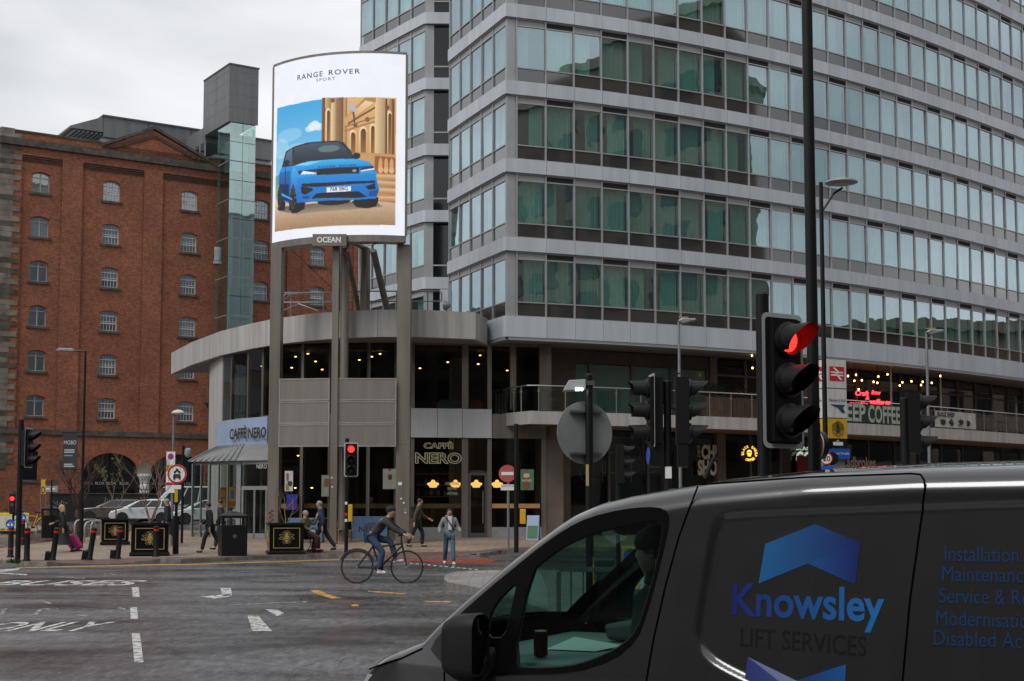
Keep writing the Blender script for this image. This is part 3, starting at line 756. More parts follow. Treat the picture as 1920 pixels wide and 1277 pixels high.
for z in (ZC0 + .06, ZC1 - .06): cs.add([(*p, z) for p in OUT] + [(*p, z) for p in INNER], [(i, i+1, n+i+1, n+i) for i in range(n-1)])
cs.build('canopy_soffit', M['soffit'], cafe)
# curved glazed wall
DRUM = [(-13.15, 63.0), (-12.55, 61.6), (-11.1, 59.5), (-9.9, 58.2), (-8.6, 57.4), (-6.4, 57.15), (-4.35, 57.15)]
RW = [(-4.35, 57.15), (1.42, 58.35)]
MB().wall([(-13.75, 64.4), (-13.2, 63.05), (-12.62, 61.75)], g(60), ZC0 + .06, .5).build('end_pier', M['concrete'], cafe)
def drum_px(px):
    r = (px - 960) / FPX
    for a, b in zip(DRUM, DRUM[1:]):
        if a[0] - r*a[1] <= 1e-9 <= b[0] - r*b[1] or (a[0]-r*a[1])*(b[0]-r*b[1]) <= 0: return on_line(a, b, px)
    return Vector(DRUM[-1])
dm = [414, 431, 462, 490, 520, 565, 618, 648, 690, 742, 768]
for i, (a, b) in enumerate(zip(dm, dm[1:])):
    p, q = drum_px(a), drum_px(b); zt = 5.42
    MB().wall([p, q], zt, ZC0 + .05, .02).build('upper_pane', M['glass_dark'], cafe)
    d = (q-p).normalized()
    MB().wall([q - d*.07, q + d*.07], .4, ZC0 + .05, .14, flip=1).build('mullion', M['bronze'], cafe)
    if a >= 490:
        MB().wall([p, q], .75, 4.3, .02).build('lower_pane', M['glass_dark'], cafe)
        MB().wall([p - Vector((0, .02)), q - Vector((0, .02))], .3, .75, .3).build('plinth', M['bronze'], cafe)
        MB().wall([p - Vector((0, .02)), q - Vector((0, .02))], 4.3, 5.42, .2).build('spandrel_panel', M['bronze'], cafe)
# pale blue sign band on the left curve
sbp = [drum_px(x) - Vector((.12, .16)) for x in (411, 431, 462, 490, 507)]
band = MB().wall(sbp, 4.22, 5.36, .1).build('sign_band', M['blue_pale'], cafe)
sd = (sbp[-1]-sbp[2]); 
def band_at(px, py):
    r = (px-960)/FPX
    for a, b in zip(sbp, sbp[1:]):
        if (a.x-r*a.y)*(b.x-r*b.y) <= 1e-9:
            p = on_line(a, b, px); return p
    return on_line(sbp[-2], sbp[-1], px)
def sign_letters(s, px0, px1, z0, z1, name, mat, out, parent, fn, bold=.02):
    p0, p1 = fn(px0, 0), fn(px1, 0); d = (p1-p0); n = Vector((d.y, -d.x)).normalized()*out
    return text(s, name, mat, parent, (p0.x + n.x, p0.y + n.y, z0), (d.x, d.y, 0), (0, 0, 1), width=d.length, height=z1-z0, bold=bold)
M['ink'] = plain('sign_ink', (0.03, 0.026, 0.025), 0.5)
M['gold_l'] = plain('gold_letter_edge', (0.38, 0.28, 0.15), 0.5)
sign_letters('CAFFÈ', 435, 466, 4.52, 5.06, 'sign_edge', M['gold_l'], .115, band, band_at, .03)
sign_letters('CAFFÈ', 435, 466, 4.52, 5.06, 'sign_lettering', M['ink'], .12, band, band_at, .02)
sign_letters('NERO', 470, 503, 4.50, 4.92, 'sign_edge', M['gold_l'], .115, band, band_at, .03)
sign_letters('NERO', 470, 503, 4.50, 4.92, 'sign_lettering', M['ink'], .12, band, band_at, .02)
# straight right-hand front
rwp = lambda px: on_line(*RW, px)
M['clad_white'] = plain('white_cladding', (0.52, 0.53, 0.55), 0.45, var=0.06, vscale=1.2, streak=True)
for a, b in ((768.5, 820), (820.7, 867), (867.7, 922)):
    MB().wall([rwp(a) - Vector((0, .12)), rwp(b) - Vector((0, .12))], 4.46, 5.63, .14).build('white_panel', M['clad_white'], cafe)
MB().wall([rwp(922.5), rwp(1032)], 4.46, 5.45, .2).build('rear_panel', M['bronze'], cafe)
for a, b in ((777, 866), (878, 914), (922, 957), (968, 1012)):
    MB().wall([rwp(a), rwp(b)], 5.64, 8.22, .02).build('upper_pane', M['glass_dark'], cafe)
for a, b in ((768, 777), (866, 878), (914, 922), (957, 968), (1012, 1034)):
    MB().wall([rwp(a) - Vector((0, .05)), rwp(b) - Vector((0, .05))], 5.62, 8.32, .3).build('mullion', M['bronze'], cafe)
for a, b in ((777, 866), (922, 1015)):
    MB().wall([rwp(a), rwp(b)], .85, 4.44, .02).build('lower_pane', M['glass_dark'], cafe)
    MB().wall([rwp(a) - Vector((0, .04)), rwp(b) - Vector((0, .04))], .3, .85, .3).build('plinth', M['grey_mid'], cafe)
for a, b in ((768, 777), (866, 878), (914, 922), (1015, 1024)):
    MB().wall([rwp(a) - Vector((0, .05)), rwp(b) - Vector((0, .05))], .3, 4.44, .3).build('mullion', M['bronze'], cafe)
MB().wall([rwp(1024), rwp(1056)], .3, 4.97, .3).build('stone_pier', M['brown_stone'], cafe)
MB().wall([rwp(768), rwp(1034)], 8.22, 8.36, .3).build('head', M['bronze'], cafe)
# door
dr = MB(); a, b = rwp(878.5), rwp(913.5); d = (b-a).normalized()
for s0, s1, z0, z1 in ((0, .10, .45, 3.05), ((b-a).length-.10, (b-a).length, .45, 3.05)): dr.wall([a + d*s0, a + d*s1], z0, z1, .08)
for z0, z1 in ((.45, .62), (2.95, 3.12), (3.05, 3.14)): dr.wall([a + d*.1, b - d*.1], z0, z1, .08)
door = dr.build('door', M['alu_dark'], cafe)
MB().wall([a + d*.1, b - d*.1], .62, 2.95, .015).build('door_pane', M['glass_dark'], door)
MB().wall([a, b], 3.14, 4.44, .015).build('fanlight', M['glass_dark'], cafe)
hp_ = b - d*.17 - Vector((0, .06)); MB().cyl((*hp_, 1.0), (*hp_, 2.3), .018).build('handle', M['steel'], door)
# inside: floors, back wall, counter, shelves, lamps
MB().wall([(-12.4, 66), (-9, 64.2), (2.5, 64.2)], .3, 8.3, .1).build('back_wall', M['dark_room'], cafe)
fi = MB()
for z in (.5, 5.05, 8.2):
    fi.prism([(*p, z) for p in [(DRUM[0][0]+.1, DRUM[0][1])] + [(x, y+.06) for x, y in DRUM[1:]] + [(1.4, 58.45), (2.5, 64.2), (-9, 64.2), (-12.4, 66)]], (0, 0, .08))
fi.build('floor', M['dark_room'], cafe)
M['counter_brown'] = plain('counter_brown', (0.10, 0.055, 0.03), 0.5, var=.3, vscale=2)
for x0, x1 in ((527, 742), (778, 866), (923, 1012)):
    ya = 57.9
    MB().boxm((xat(x0, ya), ya - .15, 1.62), (xat(x1, ya), ya + .25, 1.80)).build('counter', M['wood'], cafe)
bb = root('back_bar', (-2, 62.8, .6), 'brown back bar with lit shelves of bottles inside the cafe', 'bar')
MB().boxm((-4.2, 62.2, .6), (1.8, 62.7, 1.7)).build('cabinet', M['counter_brown'], bb)
for z in (2.1, 2.6, 3.1): MB().boxm((-4.2, 62.5, z), (1.8, 62.8, z + .04)).build('shelf', M['wood'], bb)
bcols = [plain('bottle%d' % i, c, .2) for i, c in enumerate(((.35, .12, .03), (.05, .12, .05), (.45, .30, .10), (.30, .05, .03), (.5, .45, .35)))]
bme = MB().lathe([(.04, 0), (.045, .02), (.045, .2), (.016, .27), (.016, .33)], n=8)
for k in range(42):
    o = bme.build('bottle', bcols[k % 5], bb, w=False, smooth=True)
    o.location = (-2.0 + (k % 21)*.28 - .1 + random.uniform(-.05, .05), -.15, 1.54 + .5*(k // 21))
pend = MB().lathe([(.02, .22), (.07, .2), (.09, .13), (.24, .08), (.25, .03), (.16, -.05), (.15, -.10), (.01, -.11)], n=16)
for i, px in enumerate((812, 854, 893, 932)):
    p = at(px, 909.5, 59.6)
    t = root('pendant_lamp', (p.x, p.y, p.z), ['glowing schoolhouse pendant lamp left of the pair in the sign window', 'glowing schoolhouse pendant lamp right of the pair in the sign window', 'glowing pendant lamp seen through the cafe door', 'glowing pendant lamp behind the round no entry sign'][i], 'lamp', group='cafe pendant lamps')
    pend.build('shade', M['lamp_pend'], t, w=False, smooth=True)
    MB().cyl((0, 0, .2), (0, 0, 4.9 - p.z), .012, n=6).build('rod', M['black_matt'], t, w=False)
dl = MB().lathe([(.001, 0.02), (.06, 0.0), (.001, -.03)], n=10)
dpx = [(738, 722), (717, 782), (847, 748), (883, 792), (1085, 740), (1128, 676), (1153, 722), (1198, 707), (1415, 785), (1566, 752), (1743, 715), (1732, 762), (1890, 797), (805, 706), (555, 774)]
dlr = root('ceiling_lights', (-4, 60, 7.8), 'small warm lights under the ceiling of the upper cafe floor', 'lights')
for x, y in dpx:
    p = at(300 + x/2.903, 420 + y/2.903, 59.5 if x > 650 else 60.5)
    o = dl.build('light', M['lamp_warm'], dlr, w=False); o.location = p - Vector((-4, 60, 7.8))
for x, y in ((1410, 72), (1383, 378), (1540, 377), (912, 381), (1073, 381)):
    p = at(280 + x/5.053, 840 + y/5.053, 58.6); o = dl.build('light', M['lamp_warm'], dlr, w=False); o.location = p - Vector((-4, 60, 7.8))
# upstairs chairs by the window
for px, c, lab in ((893, (.30, .06, .04), 'red tub chair upstairs behind the cafe window'), (838, (.16, .16, .15), 'grey armchair upstairs behind the wide cafe window')):
    p = rwp(px); t = root('tub_chair', (p.x, p.y + .7, 5.13), lab, 'chair')
    mt = plain('chair_' + str(px), c, .7); w_ = .5 if px > 850 else .95
    MB().boxm((-w_/2, -.25, .35), (w_/2, .25, .47)).build('seat', mt, t, w=False, bevel=.03)
    MB().prism([(-w_/2, .2, .4), (w_/2, .2, .4), (w_/2, .22, .8), (w_*.3, .25, .95), (-w_*.3, .25, .95), (-w_/2, .22, .8)], (0, .08, 0)).build('backrest', mt, t, w=False, bevel=.03)
    for sx in (-1, 1):
        for sy in (-1, 1): MB().cyl((sx*w_*.42, sy*.2, 0), (sx*w_*.4, sy*.2, .36), .02, n=6).build('leg', M['black_matt'], t, w=False)
# window lettering and posters
wl_ = lambda px, py: rwp(px)
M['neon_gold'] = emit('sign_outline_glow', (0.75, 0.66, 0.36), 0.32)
for s_, x0, x1, z0, z1 in (('CAFFÈ', 795, 849, 4.02, 4.30), ('NERO', 780, 864, 3.43, 3.83)):
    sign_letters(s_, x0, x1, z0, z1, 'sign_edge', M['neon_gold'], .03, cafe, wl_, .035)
    sign_letters(s_, x0, x1, z0, z1, 'sign_lettering', M['ink'], .035, cafe, wl_, .015)
M['pale_ink'] = plain('pale_window_lettering', (.34, .36, .22), .6)
for s_, x0, x1, z in (('ADDITIONAL', 835, 861, 1.95+.60), ('SEATING', 839, 857, 1.95+.40), ('UPSTAIRS', 838, 858, 1.95+.20)):
    sign_letters(s_, x0, x1, z, z + .12, 'window_lettering', M['pale_ink'], .03, cafe, wl_)
def poster(px0, px1, py0, py1, Y, c, label, blobs, name='poster', tiltz=0.0):
    a = at(px0, py0, Y); b = at(px1, py1, Y); z1, z0 = a.z, b.z
    t = root(name, ((a.x+b.x)/2, Y, z0), label, 'poster')
    MB().boxm((a.x, Y, z0), (b.x, Y + .01, z1)).build('sheet', plain('poster_' + str(int(px0)), c, .6, var=.12, vscale=4), t)
    for i, (u0, v0, u1, v1, cc_) in enumerate(blobs):
        x0_, x1_ = a.x + (b.x-a.x)*u0, a.x + (b.x-a.x)*u1; q0, q1 = z1 - (z1-z0)*v0, z1 - (z1-z0)*v1
        n = 14; mb = MB(); cx, cz, rx, rz_ = (x0_+x1_)/2, (q0+q1)/2, abs(x1_-x0_)/2, abs(q1-q0)/2
        se = lambda t_: (math.copysign(abs(math.cos(t_))**.5, math.cos(t_)), math.copysign(abs(math.sin(t_))**.5, math.sin(t_)))
        mb.prism([(cx + rx*se(2*PI*k/n)[0], Y - .004 - .001*i, cz + rz_*se(2*PI*k/n)[1]) for k in range(n)], (0, .003, 0))
        mb.build('print', plain('print_%d_%d' % (px0, i), cc_, .6), t)
    return t
YG = 57.02
poster(534, 549, 883, 921, YG+.3, (.62, .62, .60), 'white poster of coloured iced drinks in the cafe window', [(.2, .1, .5, .5, (.3, .12, .04)), (.35, .5, .9, .75, (.05, .05, .05)), (.15, .65, .5, .95, (.4, .22, .1))])
poster(603, 617, 891, 931, YG+.1, (.32, .38, .30), 'pale green coffee poster beside the narrow middle post', [(.3, .15, .95, .55, (.28, .13, .05)), (.4, .55, .9, .9, (.4, .38, .34))])
poster(718, 743, 879, 917, YG, (.36, .40, .35), 'pale green poster of a tall iced coffee in front of dark window', [(.35, .25, .72, .8, (.45, .36, .26)), (.38, .27, .68, .55, (.10, .04, .02)), (.4, 0, .62, .1, (.4, .03, .03))])
poster(976, 1001, 880, 919, 57.35, (.06, .17, .10), 'green honey coffee poster beside the no entry sign', [(.2, .25, .7, .95, (.20, .06, .02)), (.22, .2, .68, .4, (.5, .42, .3)), (.3, 0, .6, .1, (.4, .03, .03))])
poster(537, 557, 927, 956, YG+.25, (.02, .03, .30), 'deep blue notice in the cafe window above the pavement seats', [(.1, .55, .9, .95, (.10, .03, .22))])
M['honey'] = plain('honey_ink', (.7, .7, .66), .6)
p0 = at(979, 903.5, 57.33); text('HONEY', 'poster_lettering', M['honey'], cafe, p0, (1, 0, 0), (0, 0, 1), width=.42, height=.1)

# six fine-mesh panels hung between the tall posts
M['mesh'] = plain('perforated_sheet', (0.205, 0.185, 0.16), .6, metal=.2, var=.12, vscale=1.2, streak=True)
M['mesh_rim'] = plain('sheet_rim', (0.30, 0.285, 0.26), .5, metal=.3, var=.15, vscale=2)
for ca, cb_ in ((521, 618), (632, 743)):
    for k in range(3):
        z1 = 6.49 - k*.865; z0 = z1 - .845
        A = Vector((xat(ca, 53.35), 53.45 if ca < 600 else 53.15)); B = Vector((xat(cb_, 53.3), 53.15 if ca < 600 else 53.2))
        pn = MB().wall([A, B], z0, z1, .03).build('mesh_panel', M['mesh'], cafe)
        fr = MB(); d = (B-A).normalized(); o_ = Vector((d.y, -d.x))*.012
        for q0, q1, za, zb in ((A, B, z0, z0+.05), (A, B, z1-.05, z1), (A, A + d*.05, z0+.05, z1-.05), (B - d*.05, B, z0+.05, z1-.05)): fr.wall([q0 + o_, q1 + o_], za, zb, .04)
        fr.build('panel_frame', M['mesh_rim'], pn)

# ---- glazed lean-to on the left
con = root('glass_lean_to', (-11.5, 58, g(58)+.12), 'grey framed glass lean-to with ribbed sloping roof beside the cafe', 'lean-to')
ZE = 3.42
CF = [Vector((-13.35, 59.0)), Vector((-12.9, 58.3)), Vector((-11.05, 57.2))]; CD = [CF[2], Vector((-9.72, 56.7))]
M['frame_grey'] = plain('grey_frame', (.26, .265, .265), .5, metal=.2, var=.08)
gx = [345, 361, 377, 393, 410, 427, 444]
pts = [on_line(CF[1], CF[2], x) for x in gx]; pts[0] = CF[1] + Vector((-.25, .3))
for a, b in zip(pts, pts[1:]):
    MB().wall([a, b], .62, ZE - .05, .012).build('pane', M['glass_clear'], con)
    d = (b-a).normalized()
    MB().wall([a - d*.02, a + d*.03], .42, ZE, .08).build('post', M['frame_grey'], con)
MB().wall([pts[0], pts[-1]], .42, .62, .09).build('bottom_rail', M['frame_grey'], con)
MB().wall([pts[0], pts[-1]], ZE - .05, ZE + .10, .12).build('gutter', M['frame_grey'], con)
MB().wall([pts[-1], pts[-1] + (CD[1]-CD[0])*.14], .42, ZE + .1, .14).build('corner_post', M['frame_grey'], con)
a, b = CD[0] + (CD[1]-CD[0])*.15, CD[1]; d = (b-a).normalized(); Ln = (b-a).length
MB().wall([a, b], 2.35, 2.5, .09).build('door_head', M['frame_grey'], con); MB().wall([a, b], ZE - .05, ZE + .1, .1).build('gutter', M['frame_grey'], con)
MB().wall([a, b], 2.5, ZE - .05, .012).build('pane', M['glass_clear'], con)
dd = MB()
for s0 in (0.02, Ln*.47, Ln - .1): dd.wall([a + d*s0, a + d*(s0+.08)], .42, 2.35, .06)
dd.wall([a + d*.02, b], .42, .62, .055); dv = dd.build('door', M['frame_grey'], con); MB().wall([a + d*.1, b], .62, 2.34, .012).build('door_pane', M['glass_clear'], dv)
ra = [pts[0] + Vector((-.15, -.1)), CD[0] + Vector((-.05, -.15)), CD[1] + Vector((.1, -.1))]
rt = [Vector((-12.7, 61.3)), Vector((-11.2, 59.3)), Vector((-9.9, 58.0))]
zt = 4.25
rf = MB(); rf.add([(*ra[0], ZE+.1), (*ra[1], ZE+.1), (*ra[2], ZE+.1), (*rt[0], zt), (*rt[1], zt), (*rt[2], zt)], [(0, 1, 4, 3), (1, 2, 5, 4)])
rf.build('roof_sheet', plain('zinc_roof', (.22, .22, .215), .5, metal=.3, var=.15, vscale=1.5), con)
for k in range(9):
    t_ = k/8; a_ = ra[0]*(1-t_) + ra[1]*t_; b_ = rt[0]*(1-t_) + rt[1]*t_
    MB().cyl((*a_, ZE+.13), (*b_, zt+.03), .035, n=6).build('roof_rib', M['frame_grey'], con)
MB().wall([pts[0] + Vector((.1, 1.4)), CD[1] + Vector((-.2, 1.3))], .42, .5, 1.0).build('floor', M['dark_room'], con)
poster(413, 424, 914, 951, 58.9, (.45, .08, .03), 'red and orange poster inside the glass lean-to', [(.1, .1, .9, .5, (.55, .25, .03)), (.2, .6, .9, .95, (.5, .3, .05))])
poster(428, 443, 913, 951, 58.4, (.55, .26, .03), 'orange poster with blue figure inside the glass lean-to', [(.25, .15, .75, .6, (.05, .12, .25)), (.1, .7, .9, .95, (.30, .08, .02))])
p0 = at(481, 878.5, 56.4); text('NERO', 'window_lettering', M['honey'], con, p0, (1, 0, 0), (0, 0, 1), width=.40, height=.16)

# ---- roof top railing and floodlight
rr = root('roof_railing', (-6.5, 57, ZC1), 'galvanised tube railing on the cafe canopy roof below the billboard', 'railing')
def rail_run(pxs, Y, ytop, ybot, loop=True):
    A = [at(x, ytop, Y) for x in pxs]; zt_, zb_ = A[0].z, at(pxs[0], ybot, Y).z; zm = (zt_ + zb_)/2
    MB().tube([(A[0].x, Y, zm), (A[0].x, Y, zt_ - .08), (A[0].x + .08, Y, zt_)] + [(p.x, Y, zt_) for p in A[1:-1]] + [(A[-1].x - .08, Y, zt_), (A[-1].x, Y, zt_ - .08), (A[-1].x, Y, zm + .02)], .03, 8).build('top_rail', M['galv'], rr, smooth=True)
    MB().tube([(A[0].x, Y, zm), (A[-1].x, Y, zm)], .026, 8).build('mid_rail', M['galv'], rr, smooth=True)
    for p in A[1:-1]: MB().cyl((p.x, Y, ZC1 - .06), (p.x, Y, zt_), .028, n=8).build('post', M['galv'], rr)
rail_run([529, 546, 607, 622], 57.2, 549, 585); rail_run([650, 673, 744, 802, 828], 56.6, 546, 584)
MB().tube([at(529, 583, 57.4), at(560, 570, 56.4), at(597, 583, 56.0)], .028, 8).build('stair_rail', M['galv'], rr)
MB().tube([at(545, 552, 57.0), at(529, 566, 58.2), at(534, 552, 59.4), at(600, 549, 59.4)], .026, 8).build('return_rail', M['galv'], rr)
p = at(838, 573, 55.9); fl_ = root('roof_floodlight', (p.x, p.y, ZC1), 'grey floodlight on the right end of the canopy roof', 'floodlight')
MB().lathe([(.02, -.16), (.09, -.12), (.19, .05), (.20, .10), (.17, .09), (.02, 0)], (0, 0, p.z - ZC1), 14, 'X').build('lamp_head', M['galv'], fl_, w=False, smooth=True).rotation_euler = (0, 0, R(160))
MB().cyl((0, 0, -.05), (0, 0, p.z - ZC1), .03, n=8).build('bracket', M['galv'], fl_, w=False)

# ================================================================== BILLBOARD
bbd = root('advert_screen', (-6.7, 53.5, g(53)+.12), 'tall curved advertising screen with blue car picture on three bronze posts', 'billboard')
SZ0, SZ1 = 11.86, 18.84
def scr(u, v, off=0.0):
    """point on the curved screen; u left to right, v top to bottom"""
    # circle through the three measured plan points
    cx, cy, r_ = SCR
    a0, a1 = SCA
    a = a0 + (a1 - a0)*u
    return Vector((cx + (r_ + off)*math.cos(a), cy + (r_ + off)*math.sin(a), SZ1 + (SZ0 - SZ1)*v))
def circ(a, b, c):
    ax, ay = a; bx, by = b; cx, cy = c
    d = 2*(ax*(by-cy) + bx*(cy-ay) + cx*(ay-by))
    ux = ((ax*ax+ay*ay)*(by-cy) + (bx*bx+by*by)*(cy-ay) + (cx*cx+cy*cy)*(ay-by))/d
    uy = ((ax*ax+ay*ay)*(cx-bx) + (bx*bx+by*by)*(ax-cx) + (cx*cx+cy*cy)*(bx-ax))/d
    return ux, uy, math.hypot(ax-ux, ay-uy)
pA, pB, pC = (-9.30, 54.5), (-6.74, 52.95), (-4.05, 53.0)
SCR = circ(pA, pB, pC)
SCA = (math.atan2(pA[1]-SCR[1], pA[0]-SCR[0]), math.atan2(pC[1]-SCR[1], pC[0]-SCR[0]))
# the picture, painted as a grid of LED colours
NU, NV = 200, 272; SS = 2
top_x = np.array([72, 245, 435, 610, 845.]); top_y = np.array([150, 115, 97, 86, 82.]); bot_y = np.array([1190, 1173, 1162, 1155, 1145.])
def zuv(x, y):
    u = (x - 72)/773.0; t = np.interp(x, top_x, top_y); b = np.interp(x, top_x, bot_y)
    return u, (y - t)/(b - t)
H_, Wd = NV*SS, NU*SS
UU, VV = np.meshgrid((np.arange(Wd)+.5)/Wd, (np.arange(H_)+.5)/H_)
img = np.zeros((H_, Wd, 3)); img[:] = (.945, .955, .985)
img *= (1 + .02*np.kron(np.random.rand(NV//17+1, NU//14+1), np.ones((17*SS, 14*SS)))[:H_, :Wd, None] - .01)
def s2(c): return np.array(c)/255.0
def mask(pts):
    P = [zuv(x, y) for x, y in pts]; m = np.zeros((H_, Wd), bool)
    for (x0, y0), (x1, y1) in zip(P, P[1:] + P[:1]):
        if abs(y1-y0) < 1e-9: continue
        c = ((y0 > VV) != (y1 > VV)) & (UU < (x1-x0)*(VV-y0)/(y1-y0) + x0); m ^= c
    return m
def paint(pts, c0, c1=None, axis='v', noise=0.0, m=None):
    m = mask(pts) if m is None else m
    if not m.any(): return
    c0 = s2(c0); c1 = c0 if c1 is None else s2(c1)
    q = VV if axis == 'v' else UU; lo, hi = q[m].min(), q[m].max(); t = ((q[m]-lo)/max(hi-lo, 1e-6))[:, None]
    img[m] = c0*(1-t) + c1*t + noise*(np.random.rand(m.sum(), 1)-.5)
def ellm(cx, cy, rx, ry):
    u, v = zuv(cx, cy); return ((UU-u)/(rx/773.))**2 + ((VV-v)/(ry/1060.))**2 < 1
paint([(103, 397), (250, 375), (415, 356), (600, 347), (798, 342), (795, 1088), (600, 1098), (330, 1112), (95, 1126)], (62, 165, 222), (205, 226, 240))
for cx, cy, rx, ry, k in ((365, 515, 38, 26, .9), (340, 530, 30, 18, .8), (395, 520, 26, 22, .8), (370, 498, 22, 16, .8), (200, 560, 90, 40, .3), (140, 640, 60, 60, .35), (250, 640, 70, 30, .3)):
    m = ellm(cx, cy, rx, ry); img[m] = img[m]*(1-k*.8) + s2((240, 246, 250))*k*.8
paint([(97, 800), (135, 790), (140, 920), (97, 940)], (90, 150, 150), (150, 170, 150))
paint([(410, 356), (600, 347), (798, 342), (797, 960), (410, 960)], (222, 176, 118), (188, 138, 84), noise=.06)
for x0, x1, c in ((410, 428, (128, 86, 50)), (428, 462, (214, 172, 116)), (462, 488, (240, 208, 160)), (488, 528, (158, 116, 76)), (528, 548, (206, 160, 104)), (690, 742, (234, 200, 150)), (742, 752, (120, 80, 46)), (752, 776, (214, 168, 110)), (776, 788, (134, 90, 50))):
    paint([(x0, 350), (x1, 349), (x1, 680), (x0, 680)], c, tuple(int(v*.72) for v in c), 'u', noise=.10)
paint([(528, 480), (640, 348), (694, 348), (694, 372), (546, 530)], (176, 128, 76), (214, 168, 112)); paint([(546, 476), (640, 366), (688, 376), (566, 486)], (240, 208, 162), (206, 160, 104), noise=.06)
paint([(552, 500), (690, 400), (690, 412), (552, 512)], (110, 72, 40)); paint([(548, 392), (572, 385), (602, 425), (580, 436)], (176, 182, 200)); paint([(575, 436), (585, 433), (592, 510), (584, 510)], (96, 64, 38))
def arch_p(cx, y0, y1, w, c0, c1):
    pts = [(cx - w, y1), (cx - w, y0 + w*1.6)] + [(cx - w*math.cos(PI*k/8), y0 + w*1.6 - w*1.6*math.sin(PI*k/8)) for k in range(1, 8)] + [(cx + w, y0 + w*1.6), (cx + w, y1)]
    paint(pts, c0, c1, noise=.05)
for cx, y0, y1, w in ((446, 410, 640, 14), (578, 540, 680, 17), (630, 518, 680, 20), (678, 500, 680, 14), (764, 420, 680, 11)):
    arch_p(cx, y0, y1, w, (244, 214, 168), (214, 172, 116)); arch_p(cx + 2, y0 + 14, y1, w*.66, (92, 58, 30), (150, 104, 58))
for cx, cy in ((470, 366), (590, 510), (652, 478), (752, 402), (420, 420)): paint(None, (120, 80, 44), m=ellm(cx, cy, 12, 14))
for y in (520, 545): paint([(535, y), (690, y-60), (690, y-52), (535, y+8)], (150, 106, 64))
paint([(600, 672), (797, 676), (797, 695), (600, 690)], (196, 148, 96)); paint([(690, 690), (797, 694), (797, 792), (690, 790)], (150, 92, 52))
for cx in (720, 748, 776): paint(None, (214, 160, 112), m=ellm(cx, 745, 10, 45)); paint(None, (226, 176, 130), m=ellm(cx, 770, 13, 18))
for k, y in enumerate((800, 838, 880, 925)): paint([(700, y), (797, y-2), (797, y+32), (700, y+26)], (224, 190, 150), (160, 112, 70))
paint([(96, 945), (250, 930), (500, 935), (700, 955), (797, 960), (796, 1089), (600, 1098), (330, 1112), (95, 1126)], (222, 198, 168), (160, 126, 92), noise=.14)
paint([(110, 985), (300, 975), (700, 960), (735, 985), (560, 1010), (260, 1030), (130, 1005)], (92, 80, 72), (160, 138, 116), noise=.03)
BL = (20, 128, 208)
for cx, cy, rx, ry in ((141, 925, 25, 78), (242, 930, 36, 92), (648, 952, 62, 46), (480, 960, 90, 22)): paint(None, (18, 18, 22), m=ellm(cx, cy, rx, ry))
paint([(205, 1000), (262, 1022), (312, 1000), (318, 960), (240, 900)], (20, 20, 24)); paint([(122, 1000), (175, 1002), (182, 960), (140, 900)], (20, 20, 24)); paint([(575, 960), (712, 930), (700, 985), (660, 998), (600, 994)], (20, 20, 24))
paint([(130, 775), (150, 748), (232, 735), (420, 712), (600, 712), (660, 726), (684, 750), (700, 820), (714, 885), (700, 938), (600, 952), (320, 962), (262, 962), (255, 900), (236, 850), (220, 880), (206, 962), (160, 945), (140, 850), (120, 850)], (36, 150, 228), (12, 104, 190))
paint([(130, 780), (215, 770), (215, 850), (206, 950), (160, 940), (140, 850), (126, 840)], (26, 104, 180), (10, 66, 130))
paint([(148, 750), (180, 655), (240, 628), (330, 610), (490, 604), (530, 614), (566, 660), (592, 712), (430, 716), (240, 742)], (30, 36, 48), (44, 52, 66))
paint([(240, 634), (340, 617), (500, 613), (540, 645), (578, 708), (430, 714), (242, 734)], (70, 84, 96), (34, 42, 56), noise=.03); paint(None, (96, 118, 126), m=ellm(450, 650, 60, 20))
paint([(164, 736), (186, 664), (226, 636), (230, 736)], (92, 116, 130), (60, 84, 104))
paint([(232, 745), (330, 722), (580, 710), (655, 728), (678, 750), (600, 757), (390, 768), (268, 778)], (62, 180, 240), (22, 136, 214)); paint([(240, 742), (300, 727), (420, 718), (330, 745)], (120, 210, 246))
paint([(232, 742), (268, 778), (262, 962), (250, 880), (236, 850), (222, 800)], (70, 180, 238), (16, 92, 170)); paint([(128, 846), (206, 850), (206, 950), (160, 942), (140, 880)], (8, 44, 96), (6, 30, 70))
paint([(262, 800), (700, 782), (704, 800), (262, 822)], (54, 168, 236), (26, 132, 214)); paint([(268, 778), (390, 768), (600, 757), (680, 750), (682, 755), (600, 763), (390, 775), (268, 784)], (8, 52, 104))
paint([(174, 745), (178, 744), (186, 930), (181, 930)], (6, 40, 84)); paint([(300, 925), (345, 925), (330, 955), (300, 958)], (10, 70, 140)); paint([(664, 900), (712, 885), (700, 935), (664, 940)], (10, 76, 150))
for cx, cy in ((186, 724), (598, 693)): paint(None, (24, 34, 46), m=ellm(cx, cy, 20, 18))
paint([(386, 770), (614, 762), (614, 795), (386, 806)], (22, 26, 32)); paint(None, (150, 160, 170), m=ellm(588, 780, 12, 8))
paint([(268, 774), (384, 774), (384, 798), (278, 797)], (40, 50, 62)); paint([(300, 776), (382, 790), (382, 797), (285, 796)], (232, 244, 250)); paint([(616, 764), (685, 752), (690, 772), (616, 786)], (44, 54, 66)); paint([(618, 778), (688, 762), (690, 771), (618, 785)], (235, 246, 252))
paint([(288, 852), (460, 850), (660, 838), (694, 836), (694, 848), (460, 870), (380, 874), (300, 868)], (22, 26, 34)); paint([(287, 866), (362, 880), (362, 894), (318, 916), (292, 908)], (24, 28, 36)); paint([(645, 872), (694, 850), (696, 884), (660, 890)], (24, 28, 36))
paint([(344, 950), (384, 912), (440, 908), (612, 902), (655, 934), (560, 942)], (18, 22, 30)); paint([(300, 942), (600, 940), (700, 925), (700, 940), (560, 952), (300, 956)], (24, 120, 200))
